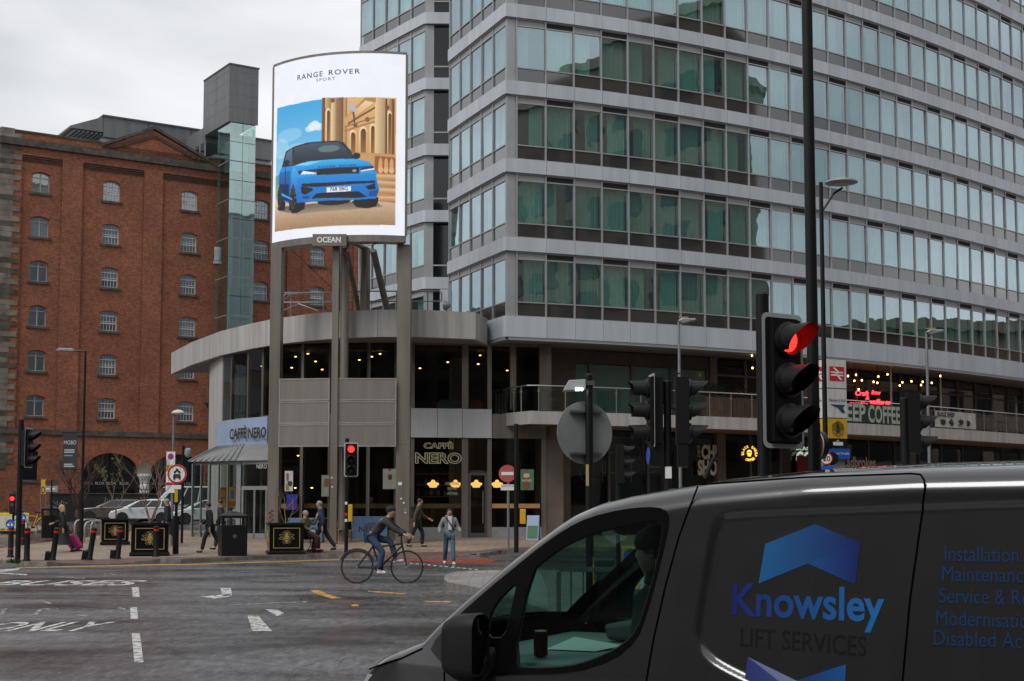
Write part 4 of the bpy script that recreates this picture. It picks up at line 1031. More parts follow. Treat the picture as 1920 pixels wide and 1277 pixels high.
paint([(442, 878), (570, 871), (570, 900), (442, 908)], (236, 238, 240)); paint([(150, 900), (230, 935), (230, 945), (150, 915)], (60, 170, 230))
for k in range(10):
    a = k*PI/5
    for cx, cy, rx, ry in ((234, 930, 22, 70), (136, 925, 14, 56)):
        paint([(cx + rx*.15*math.cos(a), cy + ry*.15*math.sin(a)), (cx + rx*math.cos(a-.1), cy + ry*math.sin(a-.1)), (cx + rx*math.cos(a+.1), cy + ry*math.sin(a+.1))], (96, 100, 108))
img = np.clip(img, 0, 1).reshape(NV, SS, NU, SS, 3).mean(axis=(1, 3))
lin = np.where(img <= .04045, img/12.92, ((img+.055)/1.055)**2.4)
sm = MB(); V_ = [scr(i/NU, j/NV, .0) for j in range(NV+1) for i in range(NU+1)]
me = bpy.data.meshes.new('screen'); me.from_pydata([tuple(v) for v in V_], [], [(j*(NU+1)+i, (j+1)*(NU+1)+i, (j+1)*(NU+1)+i+1, j*(NU+1)+i+1) for j in range(NV) for i in range(NU)])
ca = me.color_attributes.new('led', 'FLOAT_COLOR', 'CORNER')
fc = np.repeat(lin.reshape(-1, 3), 4, axis=0); ca.data.foreach_set('color', np.hstack([fc, np.ones((len(fc), 1))]).astype('f').ravel())
ms, nt, b_ = newmat('led_screen'); at_ = nd(nt, 'ShaderNodeVertexColor', layer_name='led'); b_.inputs['Base Color'].default_value = (.01, .01, .01, 1); b_.inputs['Roughness'].default_value = .6
nt.links.new(at_.outputs['Color'], b_.inputs['Emission Color']); b_.inputs['Emission Strength'].default_value = 0.68
me.update(); so = link('screen', me, ms, None); so.parent = bbd; so.matrix_local = MATX[bbd.name].inverted()
M['screen_ink'] = emit('screen_dark_ink', (.02, .035, .09), .4); M['screen_grey'] = emit('screen_grey_ink', (.14, .18, .32), .5)
def screen_text(s, x0, y0, x1, y1, hgt, mat, bold=0.0, sp=1.0):
    u0, v0 = zuv(x0, y0); u1, v1 = zuv(x1, y1); hv = hgt/1060.0; wu = u1-u0
    text_mb(s, (0, 0, 0), (1, 0, 0), (0, 1, 0), width=1.0, height=1.0, bold=bold, spacing=sp, warp=lambda a, b: scr(u0 + wu*a, v0 + (v1-v0)*a - hv*b, .012)).build('screen_lettering', mat, bbd)
screen_text('RANGE', 258, 237, 412, 222, 31, M['screen_ink'], .012, 1.25); screen_text('ROVER', 447, 216, 612, 207, 29, M['screen_ink'], .012, 1.25)
screen_text('SPORT', 376, 253, 482, 245, 18, M['screen_grey'], .015, 1.3)
screen_text('768 SBG', 460, 900, 554, 895, 20, M['screen_ink'], .02, 1.0)
screen_text('RANGE  ROVER', 395, 763, 598, 752, 9, M['screen_ink'], .02, 1.2)
# cabinet: frame strips round the screen and a body behind
def arc_strip(u0, u1, za, zb, o0, o1, name, mat, n=18):
    mb = MB()
    P = []
    for i in range(n+1):
        u = u0 + (u1-u0)*i/n; a = scr(u, 0, o0); b = scr(u, 0, o1); P.append(((a.x, a.y), (b.x, b.y)))
    for i in range(n):
        (a, b), (c, d) = P[i], P[i+1]
        mb.add([(*a, za), (*c, za), (*d, za), (*b, za), (*a, zb), (*c, zb), (*d, zb), (*b, zb)], [(0,3,2,1),(4,5,6,7),(0,1,5,4),(2,3,7,6)] + ([(3,0,4,7)] if i == 0 else []) + ([(1,2,6,5)] if i == n-1 else []))
    return mb.build(name, mat, bbd)
arc_strip(-.008, 1.008, SZ1 + .003, SZ1 + .09, .03, -.5, 'top_frame', M['bronze']); arc_strip(-.008, 1.008, SZ0 - .26, SZ0 - .003, .03, -.5, 'bottom_frame', M['bronze'])
arc_strip(-.016, -.001, SZ0 - .002, SZ1 + .002, .03, -.5, 'side_frame', M['bronze'], 1); arc_strip(1.001, 1.016, SZ0 - .002, SZ1 + .002, .03, -.5, 'side_frame', M['bronze'], 1)
arc_strip(0, 1, SZ0, SZ1, -.05, -.48, 'cabinet', M['alu_dark'])
# posts
def post(px0, px1, Y, ztop, dep, name='post'):
    x0, x1 = xat(px0, Y), xat(px1, Y)
    MB().boxm((x0, Y, g(Y) + .1), (x1, Y + dep, 4.0)).build(name, M['bronze'], bbd); MB().boxm((x0+.006, Y+.006, 4.006), (x1-.006, Y + dep, ztop)).build(name + '_upper', M['bronze'], bbd)
post(502.5, 523, 53.9, SZ0 - .26, .7); post(619.5, 632, 53.05, SZ0 - .26, .35); post(742.5, 768, 53.35, SZ0 - .26, .8)
for a, b, r_ in (((645, 462), (636, 585), .10), ((650, 470), (672, 580), .10), ((700, 470), (728, 590), .13), ((660, 455), (690, 468), .09)):
    MB().cyl(at(*a, 54.3), at(*b, 56.2), r_, n=10).build('brace', M['bronze'], bbd, smooth=True)
p = at(646, 590, 54.6); MB().cyl((p.x, p.y, g(54)+.1), (p.x, p.y, SZ0), .17, n=14).build('rear_column', M['bronze'], bbd, smooth=True)
p = at(684, 590, 55.6); MB().cyl((p.x, p.y, ZC1 - .1), (p.x, p.y, SZ0), .2, n=14).build('rear_column', M['bronze'], bbd, smooth=True)
MB().tube([at(535, 458, 54.5), at(580, 500, 55.5), at(622, 540, 56.5)], .012, 5).build('stay_cable', M['black_matt'], bbd)
a, b = at(587, 440, 52.75), at(650, 462, 52.75); sgn = MB().boxm((a.x, 52.62, b.z), (b.x, 52.8, a.z)).build('name_sign', M['bronze'], bbd)
text('OCEAN', 'sign_lettering', M['sign_white'], sgn, (a.x + .17, 52.612, b.z + .13), (1, 0, 0), (0, 0, 1), width=.88, height=.20, bold=.04)
# ================================================================== BRICK WAREHOUSE
AB = math.atan2(.549, .835); DB = Vector((math.cos(AB), math.sin(AB))); NB = Vector((DB.y, -DB.x)); OB = Vector((-32.6, 97.0))
wh = root('brick_warehouse', (-24, 103, g(100)), 'six storey red brick warehouse with arched windows and stone quoins', 'warehouse')
def ub(px):
    r = (px - 960)/FPX; return (r*OB.y - OB.x)/(DB.x - r*DB.y)
def FB(u, out, z):
    p = OB + DB*u + NB*out; return (p.x, p.y, z)
M['brick'] = brick_mat('red_brick', (0.42, 0.135, 0.060), (0.25, 0.078, 0.042), (0.19, 0.12, 0.088), .235, .078, .010, .42, ang=AB)
M['brick_arch'] = brick_mat('arch_brick', (0.43, 0.125, 0.055), (0.31, 0.092, 0.048), (0.19, 0.11, 0.08), .08, .24, .010, .35, ang=AB)
M['brick_dark'] = plain('sooty_brick', (0.085, 0.045, 0.032), .9, var=.4, vscale=4)
M['stone_dark'] = plain('sooty_stone', (0.085, 0.072, 0.058), .9, var=.45, vscale=2.2, bump=.3)
M['stone_quoin'] = plain('quoin_stone', (0.19, 0.165, 0.13), .9, var=.45, vscale=1.3, bump=.3)
M['win_white'] = plain('window_white', (0.55, 0.56, 0.56), .5, var=.1)
M['win_grey'] = plain('window_grey', (0.34, 0.35, 0.35), .5, var=.1)
M['glass_wh'] = glass('warehouse_glass', (0.55, 0.60, 0.62), 0.22, .02, wave=.15, wscale=1.0)
M['blind'] = plain('pale_blind', (.55, .57, .58), .9, var=.1, vscale=3)
ZW = [9.30 + 3.10*k for k in range(6)]; WHh, WWd, ARC = 1.44, 1.22, .17
BAYS = [(ub(27), ub(104), ub(64.6)), (ub(143), ub(260), ub(199.7)), (ub(296), ub(404), ub(348.5)), (ub(432), ub(534), ub(485.5)), (ub(560), ub(660), ub(592.8)), (ub(684), ub(780), ub(730))]
ZB0, ZB1 = 6.95, 25.85
def bay_wall(u0, u1, uc):
    mb = MB(); h = WWd/2; o = -.14
    Q = lambda a, b, z0, z1, oo=o: mb.add([FB(a, oo, z0), FB(b, oo, z0), FB(b, oo, z1), FB(a, oo, z1)], [(0, 1, 2, 3)])
    Q(u0, uc - h, ZB0, ZB1); Q(uc + h, u1, ZB0, ZB1)
    zprev = ZB0
    for zc in ZW:
        zb = zc - WHh; Q(uc - h, uc + h, zprev, zb); zprev = zc
        n = 8; arc = [(uc - h + 2*h*i/n, zc - ARC*((2*i/n - 1)**2)) for i in range(n+1)]
        for (a, za), (b, zb2) in zip(arc, arc[1:]): mb.add([FB(a, o, za), FB(b, o, zb2), FB(b, o, zc), FB(a, o, zc)], [(0, 1, 2, 3)])
        loop = [(uc - h, zb), (uc + h, zb)] + arc[::-1]
        for (a, za), (b, zb2) in zip(loop, loop[1:] + loop[:1]): mb.add([FB(a, o, za), FB(b, o, zb2), FB(b, o - .24, zb2), FB(a, o - .24, za)], [(0, 1, 2, 3)])
    Q(uc - h, uc + h, zprev, ZB1)
    for a in (u0, u1): mb.add([FB(a, 0, ZB0), FB(a, o, ZB0), FB(a, o, ZB1), FB(a, 0, ZB1)], [(0, 1, 2, 3)])
    mb.build('brick_bay', M['brick'], wh)
    for zc in ZW:                               # brick arch rings, a little proud
        n = 10; ar = MB(); pts = [(uc + (h + .02)*(2*i/n - 1), zc + .012 - ARC*((2*i/n - 1)**2)) for i in range(n+1)]
        for (a, za), (b, zb2) in zip(pts, pts[1:]):
            da = (a-uc)*.22; db = (b-uc)*.22
            ar.add([FB(a, o+.02, za), FB(b, o+.02, zb2), FB(b+db, o+.02, zb2+.33), FB(a+da, o+.02, za+.33), FB(a, o, za), FB(b, o, zb2), FB(b+db, o, zb2+.33), FB(a+da, o, za+.33)], [(0,1,2,3), (3,2,6,7), (0,4,5,1), (0,3,7,4), (1,5,6,2)])
        ar.build('window_arch', M['brick_arch'], wh)
    nd_ = max(6, int((u1-u0)/.24))              # stepped brick corbels at the head of the bay
    MB().prism([FB(u0, -.14, ZB1-.14), FB(u1, -.14, ZB1-.14), FB(u1, -.03, ZB1-.0), FB(u0, -.03, ZB1-.0)], (0, 0, .02)).build('corbel_course', M['brick_dark'], wh)
    for k in range(3): MB().prism([FB(u0+.01, -.14, ZB1 - .42 + k*.13), FB(u1-.01, -.14, ZB1 - .42 + k*.13), FB(u1-.01, -.10 + k*.035, ZB1 - .42 + k*.13), FB(u0+.01, -.10 + k*.035, ZB1 - .42 + k*.13)], (0, 0, .075)).build('corbel_course', M['brick_dark'], wh)
def win_outline(h, w, arc, n=8): return [(-w, 0), (w, 0)] + [(w - 2*w*i/n, h - arc*((2*i/n - 1)**2)) for i in range(n+1)]
def ringm(outl, inn, y0, y1):
    mb = MB(); n = len(outl)
    for i in range(n):
        a, b, c, d = outl[i], outl[(i+1) % n], inn[(i+1) % n], inn[i]
        mb.add([(a[0], y0, a[1]), (b[0], y0, b[1]), (c[0], y0, c[1]), (d[0], y0, d[1]), (c[0], y1, c[1]), (d[0], y1, d[1])], [(0, 1, 2, 3), (3, 2, 4, 5)])
    return mb
def wh_window(kind):
    h, w = WHh, WWd/2; oo = win_outline(h, w, ARC); ii = win_outline(h - .12, w - .07, ARC); ii = [(x, z + .06) for x, z in ii]
    f = ringm(oo, ii, .0, .06)
    if kind == 'A':
        f.boxm((-.035, -.005, .06), (.035, .05, h - .06)); f.boxm((-w+.06, .0, 1.02), (-.036, .05, 1.08)); f.boxm((.036, .0, 1.02), (w-.06, .05, 1.08))
    else:
        for k in range(1, 5): f.boxm((-w + .06 + k*(2*w-.12)/5 - .014, .0, .06), (-w + .06 + k*(2*w-.12)/5 + .014, .04, h - .08 if k in (2, 3) else h - .13))
        f.boxm((-w+.06, -.01, 1.03), (w-.06, .05, 1.10)); f.boxm((-w+.06, -.012, .50), (w-.06, .05, .58)); f.boxm((-w+.06, -.008, .66), (w-.06, .03, .70))
    fm = f.mesh('window'); fm.materials.append(M['win_white'] if kind == 'B' else M['win_grey'])
    pm_ = MB().poly([(x, .045, z) for x, z in ii]).mesh('pane'); pm_.materials.append(M['glass_wh'])
    s = MB().boxm((-w - .16, -.26, -.17), (w + .16, .02, -.003)).mesh('sill'); s.materials.append(M['stone_dark'])
    rm_ = MB(); rm_.add([(-w, .9, 0), (w, .9, 0), (w, .9, h), (-w, .9, h), (-w, .07, 0), (w, .07, 0), (w, .07, h), (-w, .07, h)], [(0, 1, 2, 3), (0, 4, 5, 1), (2, 6, 7, 3), (0, 3, 7, 4), (1, 5, 6, 2)]); rr_ = rm_.mesh('reveal_room'); rr_.materials.append(M['room'])
    return fm, pm_, s, rr_
WK = {k: wh_window(k) for k in 'AB'}
bl_me = [MB().boxm((-.53, .10, z0), (.53, .12, 1.36)).mesh('blind') for z0 in (.08, .5, .85)]
for m_ in bl_me: m_.materials.append(M['blind'])
for bi, (u0, u1, uc) in enumerate(BAYS):
    bay_wall(u0, u1, uc)
    for k, zc in enumerate(ZW):
        fm, pm_, s, rr_ = WK['A' if bi == 0 else 'B']
        p = OB + DB*uc + NB*(-.14 - .17)
        o = put('window', fm, wh, MATX[wh.name], p, zc - WHh, AB)
        link('pane', pm_, None, o); link('sill', s, None, o); link('room', rr_, None, o)
        if bi or k > 3: link('blind', bl_me[(k*2 + bi) % 3 if bi else 0], None, o)
pil = [(-2.75, BAYS[0][0])] + [(BAYS[i][1], BAYS[i+1][0]) for i in range(len(BAYS)-1)] + [(BAYS[-1][1], BAYS[-1][1] + 4)]
for a, b in pil: MB().prism([FB(a, 0, ZB0), FB(b, 0, ZB0), FB(b, -.3, ZB0), FB(a, -.3, ZB0)], (0, 0, ZB1 - ZB0)).build('brick_pier', M['brick'], wh)
UE = BAYS[-1][1] + 4; U0 = -2.75
def ub_box(u0, u1, o0, o1, z0, z1, name, mat, par=None): return MB().prism([FB(u0, o1, z0), FB(u1, o1, z0), FB(u1, o0, z0), FB(u0, o0, z0)], (0, 0, z1-z0)).build(name, mat, par or wh)
ub_box(U0, UE, -.3, .0, ZB1, 26.45, 'brick_frieze', M['brick']); ub_box(U0 - .1, UE, -.4, .2, 26.45, 26.93, 'stone_cornice', M['stone_dark'])
ub_box(U0, UE, -.4, -.06, 26.93, 27.42, 'brick_parapet', M['brick']); ub_box(U0 - .05, ub(178), -.45, .0, 27.42, 27.55, 'parapet_coping', M['stone_dark']); ub_box(ub(376), UE, -.45, .0, 27.42, 27.55, 'parapet_coping', M['stone_dark'])
# pediment
ua, um, uz = ub(180), ub(278), ub(378)
pe = MB().prism([FB(ua, -.06, 26.93), FB(uz, -.06, 26.93), FB(uz, -.06, 27.2), FB(um, -.06, 28.9), FB(ua, -.06, 27.2)], (-NB.x*.4, -NB.y*.4, 0)).build('pediment', M['brick'], wh)
for a, za, b, zb in ((ua - .1, 27.2, um, 29.0), (uz + .1, 27.2, um, 29.0)):
    MB().prism([FB(a, .06, za), FB(b, .06, zb), FB(b, .06, zb + .22), FB(a, .06, za + .22)], (-NB.x*.6, -NB.y*.6, 0)).build('pediment_coping', M['stone_dark'], wh)
    MB().prism([FB(a + (um-a)*.28, .0, za + .02), FB(b, .0, zb - .62), FB(b, .0, zb - .40), FB(a + (um-a)*.10, .0, za + .02)], (-NB.x*.08, -NB.y*.08, 0)).build('pediment_corbel', M['brick_dark'], wh)
# quoins, stone by stone
zq, kq = 4.2, 0
while zq < 27.3:
    hq = .36; ln = 1.36 if kq % 2 else .88
    ub_box(U0 - .04, U0 + ln, -.5, .045, zq, zq + hq - .015, 'quoin_stone', M['stone_quoin' if random.random() < .6 else 'stone_dark']); zq += hq; kq += 1
ub_box(U0, UE, -.3, .10, 6.60, 6.95, 'string_course', M['stone_dark'])
# ground storey with two arches
gw = MB(); zt_, zb_ = 6.6, .3
arch = [(ub(158), ub(260)), (ub(283), ub(385))]; SP = 4.05; RI = 1.38
edges = [U0, ub(38), ub(72)] + [x for a in arch for x in a] + [UE]
Qg = lambda a, b, z0, z1: gw.prism([FB(a, .0, z0), FB(b, .0, z0), FB(b, -.35, z0), FB(a, -.35, z0)], (0, 0, z1-z0))
Qg(edges[0], edges[1], zb_, zt_); Qg(edges[1], edges[2], zb_, 3.5); Qg(edges[1], edges[2], 5.45, zt_); Qg(edges[2], edges[3], zb_, zt_); Qg(edges[4], edges[5], SP, zt_); Qg(edges[6], edges[7], zb_, zt_)
for a, b in arch:
    n = 18; c, h = (a+b)/2, (b-a)/2
    P = [(c - h*math.cos(PI*i/n), SP + RI*math.sin(PI*i/n)) for i in range(n+1)]
    for (x0, z0), (x1, z1) in zip(P, P[1:]):
        gw.add([FB(x0, 0, z0), FB(x1, 0, z1), FB(x1, 0, zt_), FB(x0, 0, zt_), FB(x0, -.35, z0), FB(x1, -.35, z1)], [(0, 1, 2, 3), (0, 4, 5, 1)])
    ar = MB()
    for (x0, z0), (x1, z1) in zip(P, P[1:]):
        e = lambda x, z: (c + (x-c)*1.26, SP + (z-SP)*1.36)
        (X0, Z0), (X1, Z1) = e(x0, z0), e(x1, z1)
        ar.add([FB(x0, .025, z0+.005), FB(x1, .025, z1+.005), FB(X1, .025, Z1), FB(X0, .025, Z0), FB(X0, 0, Z0), FB(X1, 0, Z1)], [(0, 1, 2, 3), (3, 2, 5, 4)])
    ar.build('arch_ring', M['brick_arch'], wh)
    gl_ = MB().poly([FB(a, -.34, zb_), FB(b, -.34, zb_)] + [FB(x, -.34, z) for x, z in P[::-1]]).build('arch_glazing', M['glass_black'], wh)
    for k in range(1, 4):
        uu = a + (b-a)*k/4; ub_box(uu - .03, uu + .03, -.34, -.28, zb_, SP + RI*math.sin(math.acos(min(1, abs(uu-c)/h))), 'glazing_bar', M['black'])
    ub_box(a, b, -.34, -.28, 3.9, 3.98, 'glazing_bar', M['black'])
gw.build('ground_wall', M['brick'], wh)
ub_box(edges[1], edges[2], -.3, -.2, 3.5, 5.45, 'store_window', M['glass_black']); ub_box(edges[1]-.1, edges[2]+.1, -.2, .08, 3.3, 3.5, 'stone_sill', M['stone_dark'])
cu_ = (edges[4] + edges[5])/2; pc = OB + DB*cu_ + NB*.1
MB().lathe([(.34, .6), (.34, 3.2), (.30, 3.25), (.36, 3.5), (.52, 3.85), (.52, 4.0)], (pc.x, pc.y, 0), 12).build('white_column', M['white'], wh)
MB().prism([FB(cu_ - .5, .03, 4.0), FB(cu_ + .5, .03, 4.0), FB(cu_ + .5, .03, 4.5), FB(cu_, .03, 5.0), FB(cu_ - .5, .03, 4.5)], (-NB.x*.3, -NB.y*.3, 0)).build('stone_springer', M['stone_quoin'], wh)
M['blok'] = plain('grey_lettering', (.42, .42, .42), .6)
for px in (160, 182, 204, 228, 277, 300, 322, 345): 
    if 258 < px < 274: continue
    p = FB(ub(px), -.26, 3.22); text('BLOK', 'window_lettering', M['blok'], wh, p, (DB.x, DB.y, 0), (0, 0, 1), width=.68, height=.20)
# sides and back
sb = MB(); B0, B1 = Vector(FB(U0, -.3, 0)), Vector(FB(UE, -.3, 0)); bk_ = Vector((-NB.x*16, -NB.y*16, 0))
sb.wall([B1, B1 + bk_, B0 + bk_, B0], .3, 27.6, .3); sb.build('side_wall', M['brick'], wh)
MB().prism([(*B0.xy, 26.9), (*B1.xy, 26.9), (*(B1 + bk_).xy, 26.9), (*(B0 + bk_).xy, 26.9)], (0, 0, .2)).build('roof', M['slab'], wh)
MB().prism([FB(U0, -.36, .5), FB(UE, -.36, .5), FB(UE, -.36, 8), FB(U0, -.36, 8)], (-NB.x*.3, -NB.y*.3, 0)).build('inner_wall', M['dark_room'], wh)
# weeds on the cornice, small lamp and box on the wall
M['weed'] = plain('weed_green', (.05, .075, .02), .9, var=.5, vscale=8)
wd = MB()
for k in range(260):
    u = ub(372) + random.gauss(0, .9); z = 26.95 + abs(random.gauss(0, .30)); a = random.uniform(0, 6.28); l = random.uniform(.12, .4)
    p = Vector(FB(u, random.uniform(-.1, .22), z)); q = p + Vector((math.cos(a)*l*.6, math.sin(a)*l*.6, random.uniform(-.1, .8)*l)); s_ = Vector((.02, 0, .02)); wd.poly([p - s_, p + s_, q])
tag(wd.build('cornice_weeds', M['weed'], wh), kind='stuff')
p = FB(ub(386), .14, at(386, 757, 104).z); wl1 = root('wall_lamp', p, 'small black lamp fixed to the brick wall beside the cafe pier', 'lamp'); MB().boxm((-.2, -.18, -.1), (.2, .0, .1)).build('lamp_head', M['black'], wl1, w=False, bevel=.03); MB().boxm((-.03, -.02, -.3), (.03, .1, 0)).build('bracket', M['black'], wl1, w=False)
p = FB(ub(401.5), .2, at(401, 490, 104).z); bx_ = root('wall_unit', p, 'white box unit on a bracket beside the glass lift tower', 'wall unit'); MB().boxm((-.25, -.35, 0), (.25, .1, 1.0)).build('case', M['grey_mid'], bx_, w=False, bevel=.03); MB().boxm((-.3, -.4, -.25), (.3, .1, -.02)).build('bracket', M['galv'], bx_, w=False)

# ---- glass lift tower
lt = root('glass_lift_tower', FB(13.8, 1.2, g(100)), 'green tinted glass lift tower with grey box top against the warehouse', 'lift tower')
LU0, LU1, LO = 12.78, 14.78, 2.45
def panel(A, B, z0, z1, nm, mat, th=.03): return MB().wall([A, B], z0, z1, th).build(nm, mat, lt)
P2 = lambda u, o: Vector(FB(u, o, 0)[:2])
z = 1.3; zs_ = []
while z < 29.3: zs_.append(z); z += 1.42
for i, z in enumerate(zs_):
    for A, B in ((P2(LU0, 0.05), P2(LU0, LO)), (P2(LU0, LO), P2((LU0+LU1)/2, LO)), (P2((LU0+LU1)/2, LO), P2(LU1, LO)), (P2(LU1, LO), P2(LU1, .05))):
        d = (B-A).normalized(); panel(A + d*.02, B - d*.02, z + .02, z + 1.39, 'glass_panel', M['glass_lift'], .02)
    if i % 2 == 0:
        for A, B in ((P2(LU0, 0), P2(LU0, LO)), (P2(LU0, LO), P2(LU1, LO)), (P2(LU1, LO), P2(LU1, 0))): panel(A, B, z - .05, z + .04, 'ring_beam', M['frame_grey'], .12)
for u, o in ((LU0 + .12, LO - .12), (LU1 - .12, LO - .12), (LU0 + .12, .2), (LU1 - .12, .2), ((LU0+LU1)/2, .6)):
    p = P2(u, o); MB().cyl((*p, .6), (*p, 29.4), .09, n=8).build('steel_post', M['frame_grey'], lt)
p = P2((LU0+LU1)/2, 1.25); M['lift_car'] = plain('lift_car', (.45, .5, .5), .4); MB().box((p.x, p.y, 27.4), (1.3, 1.3, 2.3), AB).build('lift_car', M['lift_car'], lt); MB().box((p.x, p.y, 16.5), (1.1, 1.1, 2.2), AB).build('counterweight', M['alu_dark'], lt)
M['zinc'] = plain('grey_zinc', (.155, .16, .165), .55, metal=.25, var=.14, vscale=.7, streak=True)
bx0, bx1, bo0, bo1 = LU0 - .15, LU1 + .12, -2.6, LO + .12
MB().prism([(*P2(bx0+.01, bo1-.01), 29.8), (*P2(bx1-.01, bo1-.01), 29.8), (*P2(bx1-.01, bo0), 29.8), (*P2(bx0+.01, bo0), 29.8)], (0, 0, 4.1)).build('box_core', M['zinc'], lt)
zz = [29.7, 30.8, 31.75, 32.7, 33.5, 33.95]
for za, zb2 in zip(zz, zz[1:]):
    for k in range(2):
        A, B = P2(bx0 + (bx1-bx0)*k/2, bo1), P2(bx0 + (bx1-bx0)*(k+1)/2, bo1); d = (B-A).normalized(); panel(A + d*.008, B - d*.008, za + .008, zb2 - .008, 'zinc_panel', M['zinc'], .05)
        A, B = P2(bx0, bo0 + (bo1-bo0)*k/2), P2(bx0, bo0 + (bo1-bo0)*(k+1)/2); d = (B-A).normalized(); panel(A + d*.008, B - d*.008, za + .008, zb2 - .008, 'zinc_panel', M['zinc'], .05)
MB().prism([(*P2(bx0-.05, bo1+.05), 33.95), (*P2(bx1+.05, bo1+.05), 33.95), (*P2(bx1+.05, bo0), 33.95), (*P2(bx0-.05, bo0), 33.95)], (0, 0, .1)).build('box_coping', M['alu_dark'], lt)
# glazed link bridge behind the pediment
lb = MB(); A, B = P2(bx0 + .2, bo0), P2(bx0 + .2, -9)
MB().wall([A, B], 29.3, 30.5, 2.0, flip=-1).build('bridge_roof', M['zinc'], lt); MB().wall([A, B], 26.9, 27.2, 2.0, flip=-1).build('bridge_floor', M['zinc'], lt)
for k in range(7):
    q = A + (B-A)*k/6; MB().cyl((*q, 27.2), (*q, 29.3), .05, n=6).build('bridge_post', M['frame_grey'], lt)
    if k < 6: MB().wall([A + (B-A)*(k/6 + .01), A + (B-A)*((k+1)/6 - .01)], 27.2, 29.3, .02).build('bridge_pane', M['glass_wh'], lt)
# ---- roof extension behind the parapet
rx = root('roof_extension', FB(6, -9, 27), 'grey zinc roof extension with louvred brow behind the brick pediment', 'roof extension')
ru0, ru1, ro = ub(194) + 1.6, ub(194) + 15.5, -7.5
MB().prism([FB(ru0, ro, 27), FB(ru1, ro, 27), FB(ru1, ro - 7, 27), FB(ru0, ro - 7, 27)], (0, 0, 2.45)).build('lower_wall', M['zinc'], rx)
MB().prism([FB(ru0, ro + .2, 29.45), FB(ru1, ro + .2, 29.45), FB(ru1, ro - 7, 29.45), FB(ru0, ro - 7, 29.45)], (0, 0, .28)).build('light_band', M['clad'], rx)
for k in range(4): MB().prism([FB(ru0 + (ru1-ru0)*k/4 + .02, ro + .6, 29.75), FB(ru0 + (ru1-ru0)*(k+1)/4 - .02, ro + .6, 29.75), FB(ru0 + (ru1-ru0)*(k+1)/4 - .02, ro - 7, 29.75), FB(ru0 + (ru1-ru0)*k/4 + .02, ro - 7, 29.75)], (0, 0, 1.55)).build('zinc_panel', M['zinc'], rx)
MB().prism([FB(ru0 - .1, ro + .7, 31.31), FB(ru1, ro + .7, 31.31), FB(ru1, ro - 7, 31.31), FB(ru0 - .1, ro - 7, 31.31)], (0, 0, .12)).build('roof_edge', M['alu_dark'], rx)
for k in range(7): MB().prism([FB(ru0 - .2 - k*.33, ro + .3, 29.95), FB(ru0 - .04 - k*.33, ro + .3, 29.95), FB(ru0 - .04 - k*.33, ro - 6.5, 29.95), FB(ru0 - .2 - k*.33, ro - 6.5, 29.95)], (0, 0, .1)).build('louvre_blade', M['frame_grey'], rx)
MB().prism([FB(ru0 - 2.5, ro + .5, 30.1), FB(ru0, ro + .5, 30.1), FB(ru0, ro + .5, 31.30), FB(ru0 - 2.5, ro + .5, 30.25)], (-NB.x*7, -NB.y*7, 0)).build('brow', M['zinc'], rx)

# ================================================================== low dark wall by the car park
lw_ = root('dark_brick_wall', FB(4, 3.4, g(96)), 'low dark painted brick wall with white scrawls in front of the warehouse', 'wall')
M['dark_brick'] = brick_mat('dark_painted_brick', (.030, .029, .028), (.042, .040, .038), (.02, .02, .02), .235, .078, .01, .4, ang=AB)
a_, b_2 = P2(ub(72), 3.3), P2(ub(520), 3.3)
MB().wall([a_, b_2], .4, 2.52, .3).build('brickwork', M['dark_brick'], lw_); MB().wall([a_ - DB*.05 + NB*.05, b_2 + NB*.05], 2.52, 2.60, .4).build('coping', M['stone_dark'], lw_)
M['scrawl'] = plain('grey_scrawl', (.26, .26, .26), .8)
def scribble(px0, px1, z0, z1, n, seed):
    rnd = random.Random(seed); pts = []
    for i in range(n):
        u = ub(px0) + (ub(px1)-ub(px0))*i/(n-1); pts.append(Vector(FB(u + rnd.uniform(-.1, .1), 3.312, rnd.uniform(z0, z1))))
    return MB().tube(pts, .022, 4).build('scrawl', M['scrawl'], lw_)
scribble(78, 104, 1.75, 2.15, 14, 1); scribble(170, 200, 1.7, 2.35, 16, 2); scribble(176, 198, 1.6, 2.3, 12, 3)
# railings above the wall in the arches
rl = root('spiked_railings', FB(8, 2.6, 2.6), 'black spiked railings behind the dark wall before the arches', 'railings')
for k in range(64):
    p = P2(ub(150) + k*.155, 2.4); MB().cyl((*p, .9), (*p, 3.05), .022, .010, n=5).build('spike', M['black'], rl)
a_, b_2 = P2(ub(150), 2.4), P2(ub(150) + 64*.155, 2.4); MB().wall([a_, b_2], 2.85, 2.9, .03).build('rail', M['black'], rl)

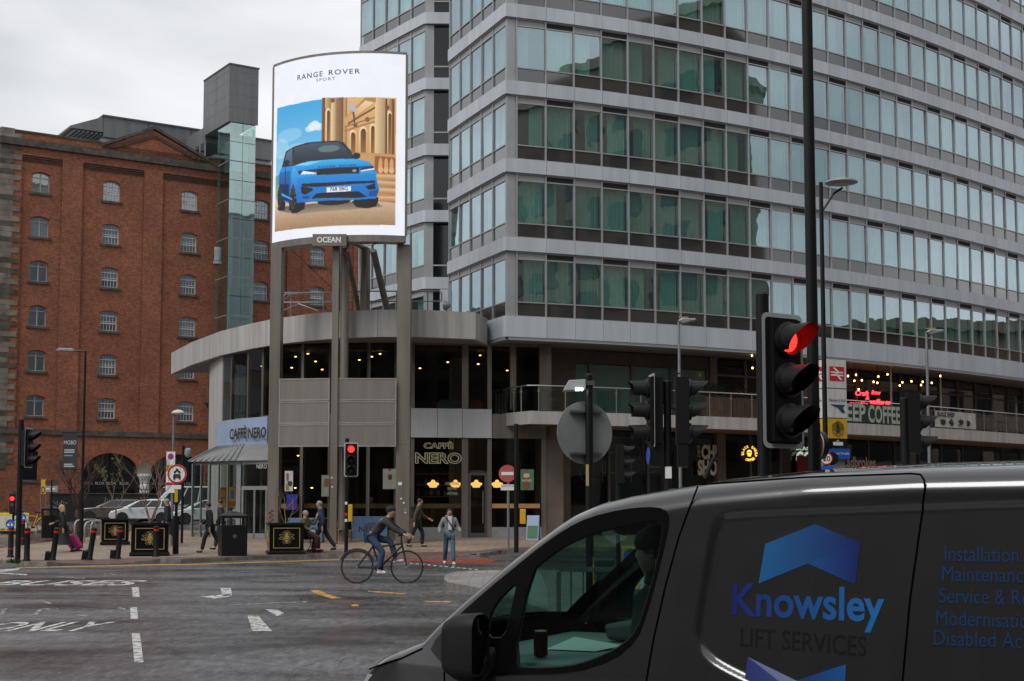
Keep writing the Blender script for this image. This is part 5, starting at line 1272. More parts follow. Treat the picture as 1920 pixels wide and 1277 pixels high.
# ================================================================== buildings across the streets, outside the frame: the glass and paint mirror them
def block(name, label, x0, y0, x1, y1, h, wallc, storey, bayw, faces):
    t = root(name, ((x0+x1)/2, (y0+y1)/2, 0), label, 'building')
    MB().boxm((x0, y0, -.5), (x1, y1, h)).build('wall', plain(name + '_wall', wallc, .85, var=.15, vscale=.5), t)
    MB().boxm((x0-.3, y0-.3, h), (x1+.3, y1+.3, h+.8)).build('cornice', plain(name + '_cornice', tuple(c*1.2 for c in wallc), .85), t)
    gm = plain(name + '_glass', (.02, .025, .03), .05, spec=.8)
    for fx in faces:
        L_ = (x1-x0) if fx in 'NS' else (y1-y0); nb = int(L_/bayw)
        me = (MB().boxm((-bayw*.3, -.06, 0), (bayw*.3, .06, storey*.6)) if fx in 'NS' else MB().boxm((-.06, -bayw*.3, 0), (.06, bayw*.3, storey*.6))).mesh('window'); me.materials.append(gm)
        for k in range(int(h/storey) - 1):
            for i in range(nb):
                c = (i+.5)*L_/nb; z = 1.2 + k*storey + storey*.2
                p = {'N': (x0+c, y1, z), 'S': (x0+c, y0, z), 'W': (x0, y0+c, z), 'E': (x1, y0+c, z)}[fx]
                o = link('window', me, None, t); o.location = Vector(p) - Vector(((x0+x1)/2, (y0+y1)/2, 0))
    return t
block('stone_office_block', 'tall beige stone office block across the street on the right', 44, -30, 66, 47, 37, (.24, .205, .165), 3.6, 3.2, 'W')
block('terrace_block', 'lower brown brick block farther along the street on the right', 60, 47.3, 92, 150, 15, (.16, .11, .085), 3.4, 3.0, 'W')
block('left_office_block', 'grey brick office block across the street on the left', -88, 14, -62, 150, 21, (.15, .13, .12), 3.5, 3.0, 'E')
block('dark_office_block', 'broad brown brick block on the near side of the junction', -46, -44, 42, -24, 24, (.115, .085, .07), 3.5, 3.0, 'N')
# ================================================================== STREET FURNITURE
def disc_pts(r, n=28, sx=1.0): return [(r*math.cos(2*PI*k/n)*sx, r*math.sin(2*PI*k/n)) for k in range(n)]
def disc(mb, r, y0, y1, cx=0, cz=0, n=28): return mb.prism([(cx + a, y0, cz + b) for a, b in disc_pts(r, n)], (0, y1 - y0, 0))
def rrect(w, h, r, n=4):
    out = []
    for cx, cz, a0 in ((w/2-r, h/2-r, 0), (-w/2+r, h/2-r, 90), (-w/2+r, -h/2+r, 180), (w/2-r, -h/2+r, 270)):
        for k in range(n+1):
            a = R(a0 + 90*k/n); out.append((cx + r*math.cos(a), cz + r*math.sin(a)))
    return out
M['board_rim'] = plain('grey_white_rim', (.40, .42, .43), .5)
M['lens_housing'] = plain('lens_ring', (.006, .006, .0065), .45, spec=.3)
PT = .342
def visor_mesh(L=.27, r=.125, lo=.22, k1=.85):
    mb = MB(); n = 22; a0, a1 = R(-52), R(232); rings = []
    for j in range(5):
        ring = []
        for k in range(n+1):
            a = a0 + (a1-a0)*k/n; top = (math.sin(a) + .8)/1.8; l = L*max(lo, min(1, .25 + k1*top))
            rr = r*(1 - .06*j/4); ring.append((rr*math.cos(a), -l*j/4, rr*math.sin(a)))
        rings.append(ring)
    for j in range(4):
        for k in range(n): mb.add([rings[j][k], rings[j][k+1], rings[j+1][k+1], rings[j+1][k]], [(0, 1, 2, 3)])
    me = mb.mesh('visor'); me.materials.append(M['black_matt']); me.polygons.foreach_set('use_smooth', [True]*len(me.polygons)); return me
VIS = visor_mesh(); VIS2 = visor_mesh(.27, .125, .82, .85)
def head(par, loc, rz, lit=None, board=True, lower=False, vis=None, roundel=False):
    h = MB().boxm((-.155, 0, -PT*1.5), (.155, .2, PT*1.5)); 
    for k in (-1, 0, 1): h.lathe([(.150, 0), (.150, -.03), (.128, -.045), (.12, -.03), (.11, .0)], (0, -.001, k*PT), 20, 'Y')
    hd = h.build('signal_head', M['lens_housing'], par, w=False, smooth=True); hd.location = loc; hd.rotation_euler = (0, 0, rz)
    for k, nm, on in ((1, 'red', 'red_on'), (0, 'amber', None), (-1, 'green', None)):
        mt = M['red_on'] if (k == 1 and lit == 'red') else M[nm + '_off']
        MB().lathe([(.105, 0), (.075, -.018), (.03, -.026), (.001, -.028)], (0, -.012, k*PT), 20, 'Y').build('lens', mt, hd, w=False, smooth=True)
        v = link('visor', vis or VIS, None, hd); v.location = (0, -.03, k*PT)
    if board:
        bw, bh = .47, 1.14
        o = MB().prism([(x, .06, z) for x, z in rrect(bw, bh, .06)], (0, .012, 0)).build('backing_board', M['black_matt'], hd, w=False)
        oo, ii = rrect(bw, bh, .06), rrect(bw - .075, bh - .075, .035); rim = MB(); n = len(oo)
        for i in range(n):
            j = (i+1) % n; rim.add([(oo[i][0], .055, oo[i][1]), (oo[j][0], .055, oo[j][1]), (ii[j][0], .055, ii[j][1]), (ii[i][0], .055, ii[i][1])], [(0, 1, 2, 3)])
        rim.build('board_rim', M['board_rim'], hd, w=False)
    if lower:
        MB().boxm((-.14, .02, -PT*1.5 - .36), (.14, .18, -PT*1.5 - .004)).build('lower_box', M['lens_housing'], hd, w=False)
        if roundel: lo_ = MB(); disc(lo_, .13, -.012, .0, 0, -PT*1.5 - .19); lo_.build('blue_roundel', M['blue_sign'], hd, w=False)
    return hd
def pole_root(px, py_base, py_top, Y, r, label, cat, name='traffic_signal', mat='black', up=.115, base=None):
    x = xat(px, Y) if base is None else base[0]; zb = g(Y) + up; zt_ = at(px, py_top, Y).z
    t = root(name, (x, Y, zb), label, cat)
    MB().cyl((0, 0, 0), (0, 0, zt_ - zb), r, n=16).build('pole', M[mat], t, w=False, smooth=True)
    MB().cyl((0, 0, zt_ - zb), (0, 0, zt_ - zb + .02), r*1.04, r*.8, n=16).build('cap', M['black_matt'], t, w=False)
    return t, zt_ - zb
def zrel(t, py, px, Y): return at(px, py, Y).z - MATX[t.name].translation.z
# hero signal
t, hh = pole_root(1433, 0, 553, 12.0, .057, 'near traffic signal showing red with grey rimmed backing board', 'traffic light')
z = zrel(t, 715, 1480, 12); hd = head(t, (xat(1479, 11.9) - xat(1433, 12), -.10, z), R(33), 'red')
for dz in (.42, -.42): MB().cyl((.04, -.02, z + dz), (.26, -.02, z + dz), .02, n=8).build('bracket', M['black'], t, w=False)
# tall lighting column just behind it, its top out of frame
t = root('lamp_column', (xat(1527, 12.6), 12.6, .115), 'tall black lamp column rising out of the picture behind the near signal', 'lamp post')
MB().cyl((0, 0, 0), (0, 0, 2.3), .056, n=18).build('lower_column', M['black'], t, w=False, smooth=True); MB().cyl((0, 0, 2.3), (0, 0, 10.2), .052, .045, n=18).build('upper_column', M['black'], t, w=False, smooth=True)
MB().tube([(0, 0, 10.1), (.15, 0, 10.45), (.9, 0, 10.6)], .035, 8).build('arm', M['black'], t, w=False); MB().boxm((.7, -.14, 10.55), (1.4, .14, 10.67)).build('lantern', M['black'], t, w=False, bevel=.03)
zs = at(1525, 810, 12.6).z - .115; sg = root('round_sign', (xat(1527, 12.6) + .05, 12.72, zs), 'small round red ringed sign edge-on behind the tall lamp column', 'sign', rz=R(-72))
mb = MB(); disc(mb, .125, -.012, 0); mb.build('face', M['sign_white'], sg, w=False)
mb = MB(); oo, ii = disc_pts(.124), disc_pts(.095)
for i in range(28):
    j = (i+1) % 28; mb.add([(oo[i][0], -.016, oo[i][1]), (oo[j][0], -.016, oo[j][1]), (ii[j][0], -.016, ii[j][1]), (ii[i][0], -.016, ii[i][1])], [(0, 1, 2, 3)])
mb.build('red_ring', M['sign_red'], sg, w=False); mb = MB(); disc(mb, .127, .002, .05); mb.build('back', M['black'], sg, w=False); MB().boxm((-.02, .05, -.03), (.02, .14, .03)).build('clip', M['black'], sg, w=False)
# pair of heads on one pole
t, hh = pole_root(1252, 0, 716, 22.0, .058, 'black signal pole carrying two heads turned left and right', 'traffic light')
for px, rz in ((1216, R(-84)), (1292, R(86))):
    z = zrel(t, 770, px, 22); hd = head(t, (xat(px, 22) - xat(1252, 22), 0, z), rz, None, board=(px < 1250), lower=True, vis=VIS2 if px < 1250 else None, roundel=px < 1250)
    sx = -1 if px < 1252 else 1
    MB().tube([(sx*.03, 0, z + .05), (sx*.12, 0, z + .02), (sx*.26, 0, z + .06)], .02, 6).build('bracket', M['black'], t, w=False); MB().tube([(sx*.20, -.02, z + .58), (sx*.07, -.02, z + .58), (sx*.07, -.02, z + .1)], .012, 6).build('cable_loop', M['black'], t, w=False)
z = zrel(t, 885, 1252, 22); MB().boxm((-.05, -.062, z - .1), (.05, -.055, z + .08)).build('sticker', M['sign_white'], t, w=False)
# distant head beyond the island
t, hh = pole_root(1158, 0, 842, 38.0, .06, 'distant signal head turned right beside the round sign back', 'traffic light'); head(t, (.16, 0, zrel(t, 869, 1166, 38)), R(88), None, board=False)
# right hand signal
t, hh = pole_root(1697, 0, 748, 24.0, .075, 'black traffic signal in front of the coffee balcony', 'traffic light')
z = zrel(t, 793, 1730, 24); head(t, (xat(1724, 24) - xat(1697, 24), 0, z), R(84), None, board=False); MB().tube([(0, 0, z + .1), (.1, 0, z - .02), (.2, 0, z + .05)], .02, 6).build('bracket', M['black'], t, w=False); MB().tube([(.0, -.02, z + .3), (.0, -.02, z + .62), (.2, -.02, z + .62)], .012, 6).build('cable_loop', M['black'], t, w=False)
# left signal at the kerb
b = hit(33, 1054, .11); t = root('traffic_signal', b, 'black traffic signal at the far left kerb facing right', 'traffic light')
hh = at(36, 787, b.y).z - b.z; MB().cyl((0, 0, 0), (0, 0, hh), .075, n=14).build('pole', M['black'], t, w=False, smooth=True); z = at(60, 840, b.y).z - b.z; head(t, (xat(57, b.y) - b.x, 0, z), R(80), None, board=True); MB().cyl((0, 0, z + .45), (.35, 0, z + .45), .02, n=6).build('bracket', M['black'], t, w=False)
# red one in front of the cafe
b = hit(649, 1038, .12); t = root('traffic_signal', b, 'traffic signal showing red in front of the cafe mesh panels', 'traffic light')
hh = at(650, 822, b.y).z - b.z; MB().cyl((0, 0, 0), (0, 0, hh), .065, n=14).build('pole', M['black'], t, w=False, smooth=True); z = at(657, 862, b.y).z - b.z; head(t, (.15, -.12, z), R(4), 'red')
MB().boxm((.06, -.1, 1.05), (.20, .06, 1.62)).build('push_button_box', M['yellow'], t, w=False, bevel=.02)
for dz, c in ((1.62, 'sign_white'), (1.25, 'sign_red'), (1.05, 'sign_white')): MB().boxm((-.05, -.072, dz), (.03, -.066, dz + .09)).build('sticker', M[c], t, w=False)
# pole right of it with yellow box
b = hit(968, 1036, .12); t = root('signal_pole', b, 'plain black pole with yellow push button box near the no entry sign', 'pole'); hh = at(968, 795, b.y).z - b.z
MB().cyl((0, 0, 0), (0, 0, hh), .078, n=14).build('pole', M['black'], t, w=False, smooth=True); MB().boxm((.12, -.1, .95), (.32, .06, 1.45)).build('push_button_box', M['yellow'], t, w=False, bevel=.02)
# small red cycle signal far left
b = hit(24, 1003, .12); t = root('cycle_signal', b, 'small cycle signal showing red beside the yellow hire bikes', 'traffic light'); zz_ = at(24, 935, b.y).z - b.z
MB().cyl((0, 0, 0), (0, 0, zz_ + .3), .05, n=10).build('pole', M['black'], t, w=False); MB().boxm((-.12, -.2, zz_ - .65), (.12, -.05, zz_ + .25)).build('head', M['black'], t, w=False, bevel=.03)
mb = MB(); disc(mb, .085, -.215, -.20, 0, zz_, 14); mb.build('red_lens', M['red_on'], t, w=False); mb = MB(); disc(mb, .085, -.215, -.20, 0, zz_ - .26, 14); mb.build('lower_lens', M['red_off'], t, w=False)

# ---- large round sign seen from behind, with its light
Ys = 16.0; t, hh = pole_root(1105, 0, 704, Ys, .044, 'large round sign seen from its grey back on a black pole', 'sign', 'sign_post')
zc = zrel(t, 811, 1101, Ys); cx = xat(1101, Ys) - xat(1105, Ys); rS = 59/FPX*Ys
mb = MB(); disc(mb, rS, .05, .062, 0, 0, 48); o = mb.build('sign_plate', plain('sign_back_grey', (.235, .25, .25), .55, metal=.2, var=.12, vscale=4), t, w=False); o.location = (cx, 0, zc); o.rotation_euler = (0, 0, R(26))
for dz in (.235, -.235):
    q = MB().boxm((-.20, -.004, dz - .012), (.20, .049, dz + .012)).build('channel', M['alu_dark'], t, w=False); q.location = (cx, 0, zc); q.rotation_euler = (0, 0, R(26))
MB().boxm((-.042, -.046, zc - .60), (-.010, -.038, zc - .36)).build('yellow_number_strip', plain('pale_yellow', (.42, .33, .14), .6), t, w=False)
z = zrel(t, 726, 1085, Ys)
lh = MB().add([(-.30, -.1, z - .05), (-.04, -.1, z - .03), (-.04, .1, z - .03), (-.30, .1, z - .05), (-.23, -.07, z + .075), (-.04, -.07, z + .085), (-.04, .07, z + .085), (-.23, .07, z + .075)], [(0,3,2,1), (4,5,6,7), (0,1,5,4), (1,2,6,5), (2,3,7,6), (3,0,4,7)]).build('lamp_head', M['grey_mid'], t, w=False, bevel=.01)
for k in range(3): MB().boxm((-.155 + k*.03, -.105, z - .045), (-.137 + k*.03, -.06, z - .02)).build('led', M['lamp_white'], lh, w=False)
MB().boxm((-.06, -.05, z + .02), (.06, .05, z + .07)).build('lamp_arm', M['alu_dark'], t, w=False)
MB().boxm((.12/2.6, -.05, .72), (.27, .10, .98)).build('push_button_box', plain('black_box', (.03, .05, .05), .4), t, w=False, bevel=.02); MB().boxm((.03, -.06, .70), (.045, .11, 1.0)).build('box_edge', M['yellow'], t, w=False)

# ---- signs on posts
def ring_sign(par, r, loc, rz, ringw=.13, name='sign_disc', fill='sign_white', ring='sign_red'):
    mb = MB(); disc(mb, r, 0, .012); o = mb.build(name, M[fill], par, w=False); o.location = loc; o.rotation_euler = (0, 0, rz)
    oo, ii = disc_pts(r*.995), disc_pts(r*(1-ringw*1.5)); mb = MB()
    for i in range(28):
        j = (i+1) % 28; mb.add([(oo[i][0], -.004, oo[i][1]), (oo[j][0], -.004, oo[j][1]), (ii[j][0], -.004, ii[j][1]), (ii[i][0], -.004, ii[i][1])], [(0, 1, 2, 3)])
    mb.build('ring', M[ring], o, w=False); return o
b = hit(953, 1031, .12); t = root('no_entry_sign', b, 'red no entry sign on a grey post by the cafe window', 'sign'); zc = at(951, 888, b.y).z - b.z
MB().cyl((0, 0, 0), (0, 0, zc + .25), .045, n=10).build('post', M['galv'], t, w=False)
mb = MB(); disc(mb, .30, -.07, -.05, -.03, zc); dsc = mb.build('sign_disc', plain('faded_red', (.42, .09, .08), .5, var=.12, vscale=6), t, w=False); MB().boxm((-.24, -.076, zc - .055), (.18, -.071, zc + .055)).build('white_bar', M['sign_white'], dsc, w=False)
MB().boxm((-.26, -.07, zc - .58), (.26, -.05, zc - .38)).build('plate', M['sign_white'], t, w=False); text('Except for buses', 'plate_lettering', M['ink'], t, Vector(b) + Vector((-.22, -.075, zc - .47)), (1, 0, 0), (0, 0, 1), width=.44, height=.07)
b = hit(329, 1039, .12); t = root('no_vehicles_sign', b, 'round red ringed no motor vehicles sign on a black post', 'sign'); zc = at(330, 889, b.y).z - b.z
MB().cyl((0, 0, 0), (0, 0, 1.25), .10, n=12).build('post_base', M['black'], t, w=False); MB().cyl((0, 0, 1.2), (0, 0, zc + .3), .05, n=10).build('post', M['black'], t, w=False)
MB().boxm((-.05, -.06, zc - .92), (.05, -.052, zc - .42)).build('yellow_strip', M['yellow'], t, w=False)
so_ = ring_sign(t, .32, (.02, -.08, zc), 0)
mb = MB()
for cx, cz in ((-.07, .06), (.08, .06)): mb.lathe([(.042, 0), (.042, .002)], (cx, -.010, cz), 12, 'Y')
mb.prism([(-.09, -.010, .08), (.10, -.010, .08), (.05, -.010, .13), (.02, -.010, .19), (-.03, -.010, .19), (-.04, -.010, .13)], (0, .003, 0))
mb.build('motorcycle_symbol', M['ink'], so_, w=False)
mb = MB().prism([(-.13, -.010, -.10), (.13, -.010, -.10), (.12, -.010, -.03), (.08, -.010, .0), (-.08, -.010, .0), (-.12, -.010, -.03)], (0, .003, 0)); mb.boxm((-.12, -.010, -.18), (-.06, -.007, -.10)); mb.boxm((.06, -.010, -.18), (.12, -.007, -.10)); mb.boxm((-.12, -.010, -.13), (.12, -.008, -.101)); mb.build('car_symbol', M['ink'], so_, w=False)
pl_ = MB().boxm((-.14, -.08, zc - .50), (.16, -.06, zc - .36)).build('plate', M['sign_white'], t, w=False)
# grey lamp post with parking plates
b = hit(321, 1022, .12); t = root('lamp_post', b, 'short grey lamp post with dome lantern and parking plates', 'lamp post'); zt_ = at(322, 775, b.y).z - b.z
MB().cyl((0, 0, 0), (0, 0, zt_), .055, .04, n=10).build('column', M['galv'], t, w=False); MB().lathe([(.02, .14), (.14, .11), (.24, .04), (.25, 0), (.20, -.04), (.02, -.05)], (.16, 0, zt_), 14).build('lantern', plain('pale_lantern', (.5, .5, .48), .4), t, w=False, smooth=True)
zp = at(318, 847, b.y).z - b.z
for k, (h_, c) in enumerate(((.50, 'sign_white'), (.22, 'yellow'), (.42, 'sign_white'), (.10, 'sign_red'), (.28, 'sign_white'))):
    o = MB().boxm((-.22, -.08, zp - h_ + .01), (.10, -.06, zp)).build('plate', M[c], t, w=False); zp -= h_
    if k == 0: mb = MB(); disc(mb, .11, -.085, -.081, -.06, zp + .32); mb.build('roundel', plain('purple_roundel', (.25, .03, .18), .5), o, w=False)
p = at(345, 848, b.y); t2 = root('cctv_camera', (p.x - .3, p.y + 1.2, g(b.y) + .12), 'grey security camera on a black post behind the parking plates', 'camera'); zq_ = p.z - g(b.y) - .12
MB().cyl((0, 0, 0), (0, 0, zq_ + .3), .05, n=8).build('post', M['black'], t2, w=False); MB().lathe([(.05, .2), (.13, .15), (.15, .0), (.10, -.12), (.02, -.16)], (.18, 0, zq_), 10).build('dome', M['grey_mid'], t2, w=False, smooth=True)

# ---- lamp posts
def street_lamp(px, pyt, Y, label, mat, r0, arm, kind, base_up=.12):
    x = xat(px, Y); zb = g(Y) + base_up; zt_ = at(px, pyt, Y).z - zb
    t = root('street_lamp', (x, Y, zb), label, 'lamp post')
    MB().cyl((0, 0, 0), (0, 0, 1.6), r0*1.5, n=12).build('base_column', M[mat], t, w=False, smooth=True); MB().cyl((0, 0, 1.6), (0, 0, zt_), r0, r0*.75, n=12).build('column', M[mat], t, w=False, smooth=True)
    if kind == 'disc':
        MB().tube([(0, 0, zt_ - .55), (.1, 0, zt_ - .42), (.22, 0, zt_ - .22), (.40, 0, zt_ - .10)], .022, 8).build('arm', M[mat], t, w=False)
        MB().lathe([(.02, .05), (.20, .045), (.29, .02), (.30, -.01), (.22, -.03), (.02, -.02)], (arm, 0, zt_), 24).build('lantern', M['grey_mid'], t, w=False, smooth=True)
        MB().lathe([(.001, -.032), (.15, -.036)], (arm, 0, zt_), 20).build('lens', plain('lamp_lens', (.35, .34, .30), .3), t, w=False)
    elif kind == 'cobra':
        mb = MB(); n = 8
        for i in range(n):
            pass
        mb.prism([(-.05, -.11, zt_ + .02), (.12, -.11, zt_ - .10), (.38, -.11, zt_ - .02), (.56, -.11, zt_ + .02), (.54, -.11, zt_ + .10), (.3, -.11, zt_ + .10), (.1, -.11, zt_ + .12)], (0, .22, 0)); mb.build('lantern', M['galv'], t, w=False, bevel=.04)
        MB().boxm((.0, -.05, zt_ + .12), (.3, .05, zt_ + .15)).build('photocell', plain('lamp_top', (.35, .27, .16), .6), t, w=False)
    else:
        MB().cyl((0, 0, zt_ - .02), (arm, 0, zt_ + .02), .03, n=8).build('arm', M[mat], t, w=False)
        MB().prism([(arm - .1, -.1, zt_), (arm + .5, -.1, zt_ - .02), (arm + .45, -.1, zt_ + .09), (arm, -.1, zt_ + .1)] if arm > 0 else [(arm - .5, -.1, zt_), (arm + .15, -.1, zt_ - .02), (arm + .1, -.1, zt_ + .09), (arm - .4, -.1, zt_ + .1)], (0, .2, 0)).build('lantern', M['grey_mid'], t, w=False, bevel=.02)
    return t, zt_
t, zt_ = street_lamp(1548, 342, 26.0, 'black street lamp with flat disc lantern before the curved hotel', 'black', .05, .38, 'disc')
Yl = 26.0
z = zrel(t, 860, 1547, Yl); sg = ring_sign(t, .115, (-.01, -.09, z), 0, .12); text('20', 'speed_numerals', M['ink'], t, MATX[t.name].translation + Vector((-.072, -.097, z - .045)), (1, 0, 0), (0, 0, 1), width=.13, height=.09, bold=.015)
z2 = zrel(t, 886, 1547, Yl); MB().boxm((-.12, -.09, z2 - .08), (.15, -.07, z2 + .12)).build('blue_plate', M['blue_sign'], t, w=False); mb = MB(); disc(mb, .12, -.06, .04, .10, z); mb.build('lamp_can', M['black'], t, w=False)
street_lamp(1275, 603, 45.0, 'grey street lamp with curved lantern left of the near signal', 'galv', .055, 0, 'cobra')
street_lamp(1742, 624, 45.0, 'grey street lamp with curved lantern in front of the coffee balcony', 'galv', .055, 0, 'cobra')
tl, ztl = street_lamp(156, 658, 50.5, 'black street lamp with straight arm in front of the brick warehouse', 'black', .05, -.55, 'arm')
# banner on that lamp
zb1, zb0 = zrel(tl, 811, 130, 50.5), zrel(tl, 880, 130, 50.5)
bn = root('banner', MATX[tl.name].translation + Vector((0, 0, zb0)), 'dark vertical event banner hung on the left lamp post', 'banner')
MB().boxm((xat(118, 50.5) - xat(156, 50.5), -.02, 0), (-.2, .0, zb1 - zb0)).build('cloth', plain('banner_cloth', (.035, .035, .04), .8, var=.15), bn, w=False)
for zz_ in (0, zb1 - zb0): MB().cyl((-.75, -.01, zz_), (0, -.01, zz_), .02, n=6).build('arm', M['black'], bn, w=False)
o_ = MATX[bn.name].translation
text('MOBO', 'banner_lettering', M['blok'], bn, o_ + Vector((-.68, -.03, .88)), (1, 0, 0), (0, 0, 1), width=.44, height=.14, bold=.02)
for zz_, w_ in ((.66, .36), (.58, .36), (.46, .3), (.15, .3), (.08, .36)): MB().boxm((-.66, -.028, zz_), (-.66 + w_, -.022, zz_ + .05)).build('small_print', plain('banner_blue', (.10, .30, .42), .7) if zz_ == .46 else M['blok'], bn, w=False)

# ---- station totem
Yt = 38.0; pT = Vector((xat(1553.5, Yt), Yt)); zt0 = g(Yt)
tt = root('station_totem', (pT.x, pT.y, zt0), 'white station totem with red rail symbols and yellow bee panel', 'totem', rz=R(28))
wT = .66
def tsec(py0, py1, mat, nm, ins=0.0):
    z1, z0 = at(1570, py0, Yt).z - zt0, at(1570, py1, Yt).z - zt0
    return MB().boxm((0 + ins, 0 + ins, z0 + .006), (wT - ins, wT - ins, z1 - .006)).build(nm, mat, tt, w=False), z0, z1
M['totem_white'] = plain('stained_white', (.60, .59, .56), .55, var=.18, vscale=2.0, streak=True)
s1, za, zb = tsec(673, 727, M['totem_white'], 'rail_panel')
def rail_logo(par, z0, z1, face):
    h = (z1-z0)*.50; w = wT*.78; cz = z0 + (z1-z0)*.50; mk = (lambda x, d, z: (wT/2 + x, -d, z)) if face == 0 else (lambda x, d, z: (-d, wT/2 - x, z))
    P = lambda pts, d: [mk(x, d, cz + z) for x, z in pts]
    MB().poly(P([(-w/2, -h/2), (w/2, -h/2), (w/2, h/2), (-w/2, h/2)], .006)).build('red_field', M['sign_red'], par, w=False)
    mb = MB(); u = h
    for pts in ([(-.42*w, .05*u), (.42*w, .05*u), (.42*w, .15*u), (-.42*w, .15*u)], [(-.42*w, -.15*u), (.42*w, -.15*u), (.42*w, -.05*u), (-.42*w, -.05*u)],
                [(-.28*w, .42*u), (-.12*w, .42*u), (.16*w, .15*u), (0, .15*u)], [(.0*w, .05*u), (.16*w, .05*u), (-.12*w, -.05*u), (-.28*w, -.05*u)], [(.0, -.15*u), (.16*w, -.15*u), (.36*w, -.42*u), (.2*w, -.42*u)]):
        mb.poly(P(pts, .010))
    mb.build('rail_symbol', M['sign_white'], par, w=False)
rail_logo(s1, za, zb, 0); rail_logo(s1, za, zb, 1)
s2_, za, zb = tsec(728, 783, M['totem_white'], 'network_panel')
tw = MATX[tt.name]
def totem_text(s, par, x, z, w, h, mat, face=0):
    if face == 0: o, r_ = tw @ Vector((x, -.008, z)), tw.to_3x3() @ Vector((1, 0, 0))
    else: o, r_ = tw @ Vector((-.008, wT - x, z)), tw.to_3x3() @ Vector((0, -1, 0))
    text(s, 'panel_lettering', mat, par, o, r_, (0, 0, 1), width=w, height=h)
M['navy'] = plain('navy_ink', (.02, .06, .14), .5)
for fc_ in (0, 1): totem_text('Network Rail', s2_, .04, za + (zb-za)*.55, .56, .09, M['navy'], fc_)
MB().poly([(.06, -.008, za + .36), (.60, -.008, za + .36), (.52, -.008, za + .28), (.60, -.008, za + .14), (.48, -.008, za + .14), (.34, -.008, za + .27)]).build('arrow_mark', M['navy'], s2_, w=False)
s3, za, zb = tsec(784, 822, M['yellow'], 'yellow_panel', .002); s4, zc_, zd = tsec(823, 839, M['black'], 'black_panel', .002)
# bee emblem used on the totem and the planters
def bee_mb(s):
    mb = MB()
    def E(cx, cz, rx, rz, a=0.0, d=0.0):
        n = 14; ca, sa = math.cos(a), math.sin(a)
        mb.prism([((cx + rx*math.cos(2*PI*k/n)*ca - rz*math.sin(2*PI*k/n)*sa)*s, -d, (cz + rx*math.cos(2*PI*k/n)*sa + rz*math.sin(2*PI*k/n)*ca)*s) for k in range(n)], (0, .006, 0))
    E(0, .30, .12, .09); E(0, .12, .15, .12)
    for k, (z, w) in enumerate(((-.05, .16), (-.16, .15), (-.27, .12), (-.37, .07))): E(0, z, w, .045)
    for sx in (-1, 1):
        for a, cx, cz in ((.45, .34, .16), (-.05, .36, -.02)):
            oo = [(cx + .22*math.cos(t_)*math.cos(a) - .07*math.sin(t_)*math.sin(a), cz + .22*math.cos(t_)*math.sin(a) + .07*math.sin(t_)*math.cos(a)) for t_ in [2*PI*k/14 for k in range(15)]]
            mb.tube([(sx*x*s, -.004, z*s) for x, z in oo], .016*s, 4)
        for pts in ([(.1, .38), (.2, .46), (.16, .52)], [(.14, .2), (.26, .34), (.34, .40)], [(.13, -.1), (.28, -.22), (.30, -.34)], [(.1, -.2), (.2, -.36), (.18, -.46)], [(.05, .37), (.08, .48), (.04, .54)]):
            mb.tube([(sx*x*s, -.004, z*s) for x, z in pts], .02*s, 4)
    return mb
zc0 = (za + zb)/2
hx = MB().tube([(wT/2 + .21*math.cos(R(90 + 60*k)), -.012, zc0 + .21*math.sin(R(90 + 60*k))) for k in range(7)], .008, 4); hx.build('hexagon', M['ink'], s3, w=False)
o = bee_mb(.32).build('bee_emblem', M['ink'], s3, w=False); o.location = (wT/2, -.010, zc0)
tm = MB()
for k in range(3): tm.boxm((.16 + k*.115, -.012, zc_ + .06), (.265 + k*.115, -.006, zc_ + .15))
tm.tube([(.27, -.01, zc_ + .15), (.33, -.01, zc_ + .2), (.39, -.01, zc_ + .15)], .008, 4); tm.build('tram_symbol', M['sign_white'], s4, w=False)
z1, z0 = at(1570, 841, Yt).z - zt0, at(1570, 860, Yt).z - zt0
bp_ = MB().boxm((-.06, -.06, z0), (wT + .03, wT + .03, z1)).build('blue_panel', M['blue_sign'], tt, w=False)
o, r_ = tw @ Vector((-.02, -.068, z0 + .09)), tw.to_3x3() @ Vector((1, 0, 0)); text('Manchester Piccadilly', 'panel_lettering', M['sign_white'], bp_, o, r_, (0, 0, 1), width=.68, height=.09)
MB().boxm((.05, .05, 0), (wT - .05, wT - .05, z0 - .01)).build('plinth', M['grey_mid'], tt, w=False)

# ---- bollards
def bollard_parts(t, roundel=False):
    MB().lathe([(.115, 0), (.115, .04), (.085, .10), (.080, .80), (.080, .83)], n=14).build('shaft', M['black'], t, w=False, smooth=True)
    MB().lathe([(.083, .83), (.083, .90)], n=14).build('red_band', plain('red_band', (.50, .02, .015), .4) if 'rb' not in M else M['rb'], t, w=False)
    MB().lathe([(.080, .90), (.088, .92), (.088, .95), (.05, .985), (.001, .995)], n=14).build('cap', M['black'], t, w=False, smooth=True)
    if roundel:
        mb = MB(); disc(mb, .14, -.11, -.09, 0, 1.06); r_ = mb.build('blue_roundel', M['blue_sign'], t, w=False)
        mb = MB(); mb.lathe([(.038, 0), (.038, .002)], (-.055, -.113, 1.03), 10, 'Y'); mb.lathe([(.038, 0), (.038, .002)], (.055, -.113, 1.03), 10, 'Y'); mb.tube([(-.05, -.113, 1.03), (-.02, -.113, 1.10), (.04, -.113, 1.10), (.055, -.113, 1.03)], .008, 4); mb.build('cycle_symbol', M['sign_white'], r_, w=False)
        MB().lathe([(.084, .28), (.084, .31)], n=14).build('red_band', M['rb'], t, w=False)
M['rb'] = plain('red_band', (.50, .02, .015), .4)
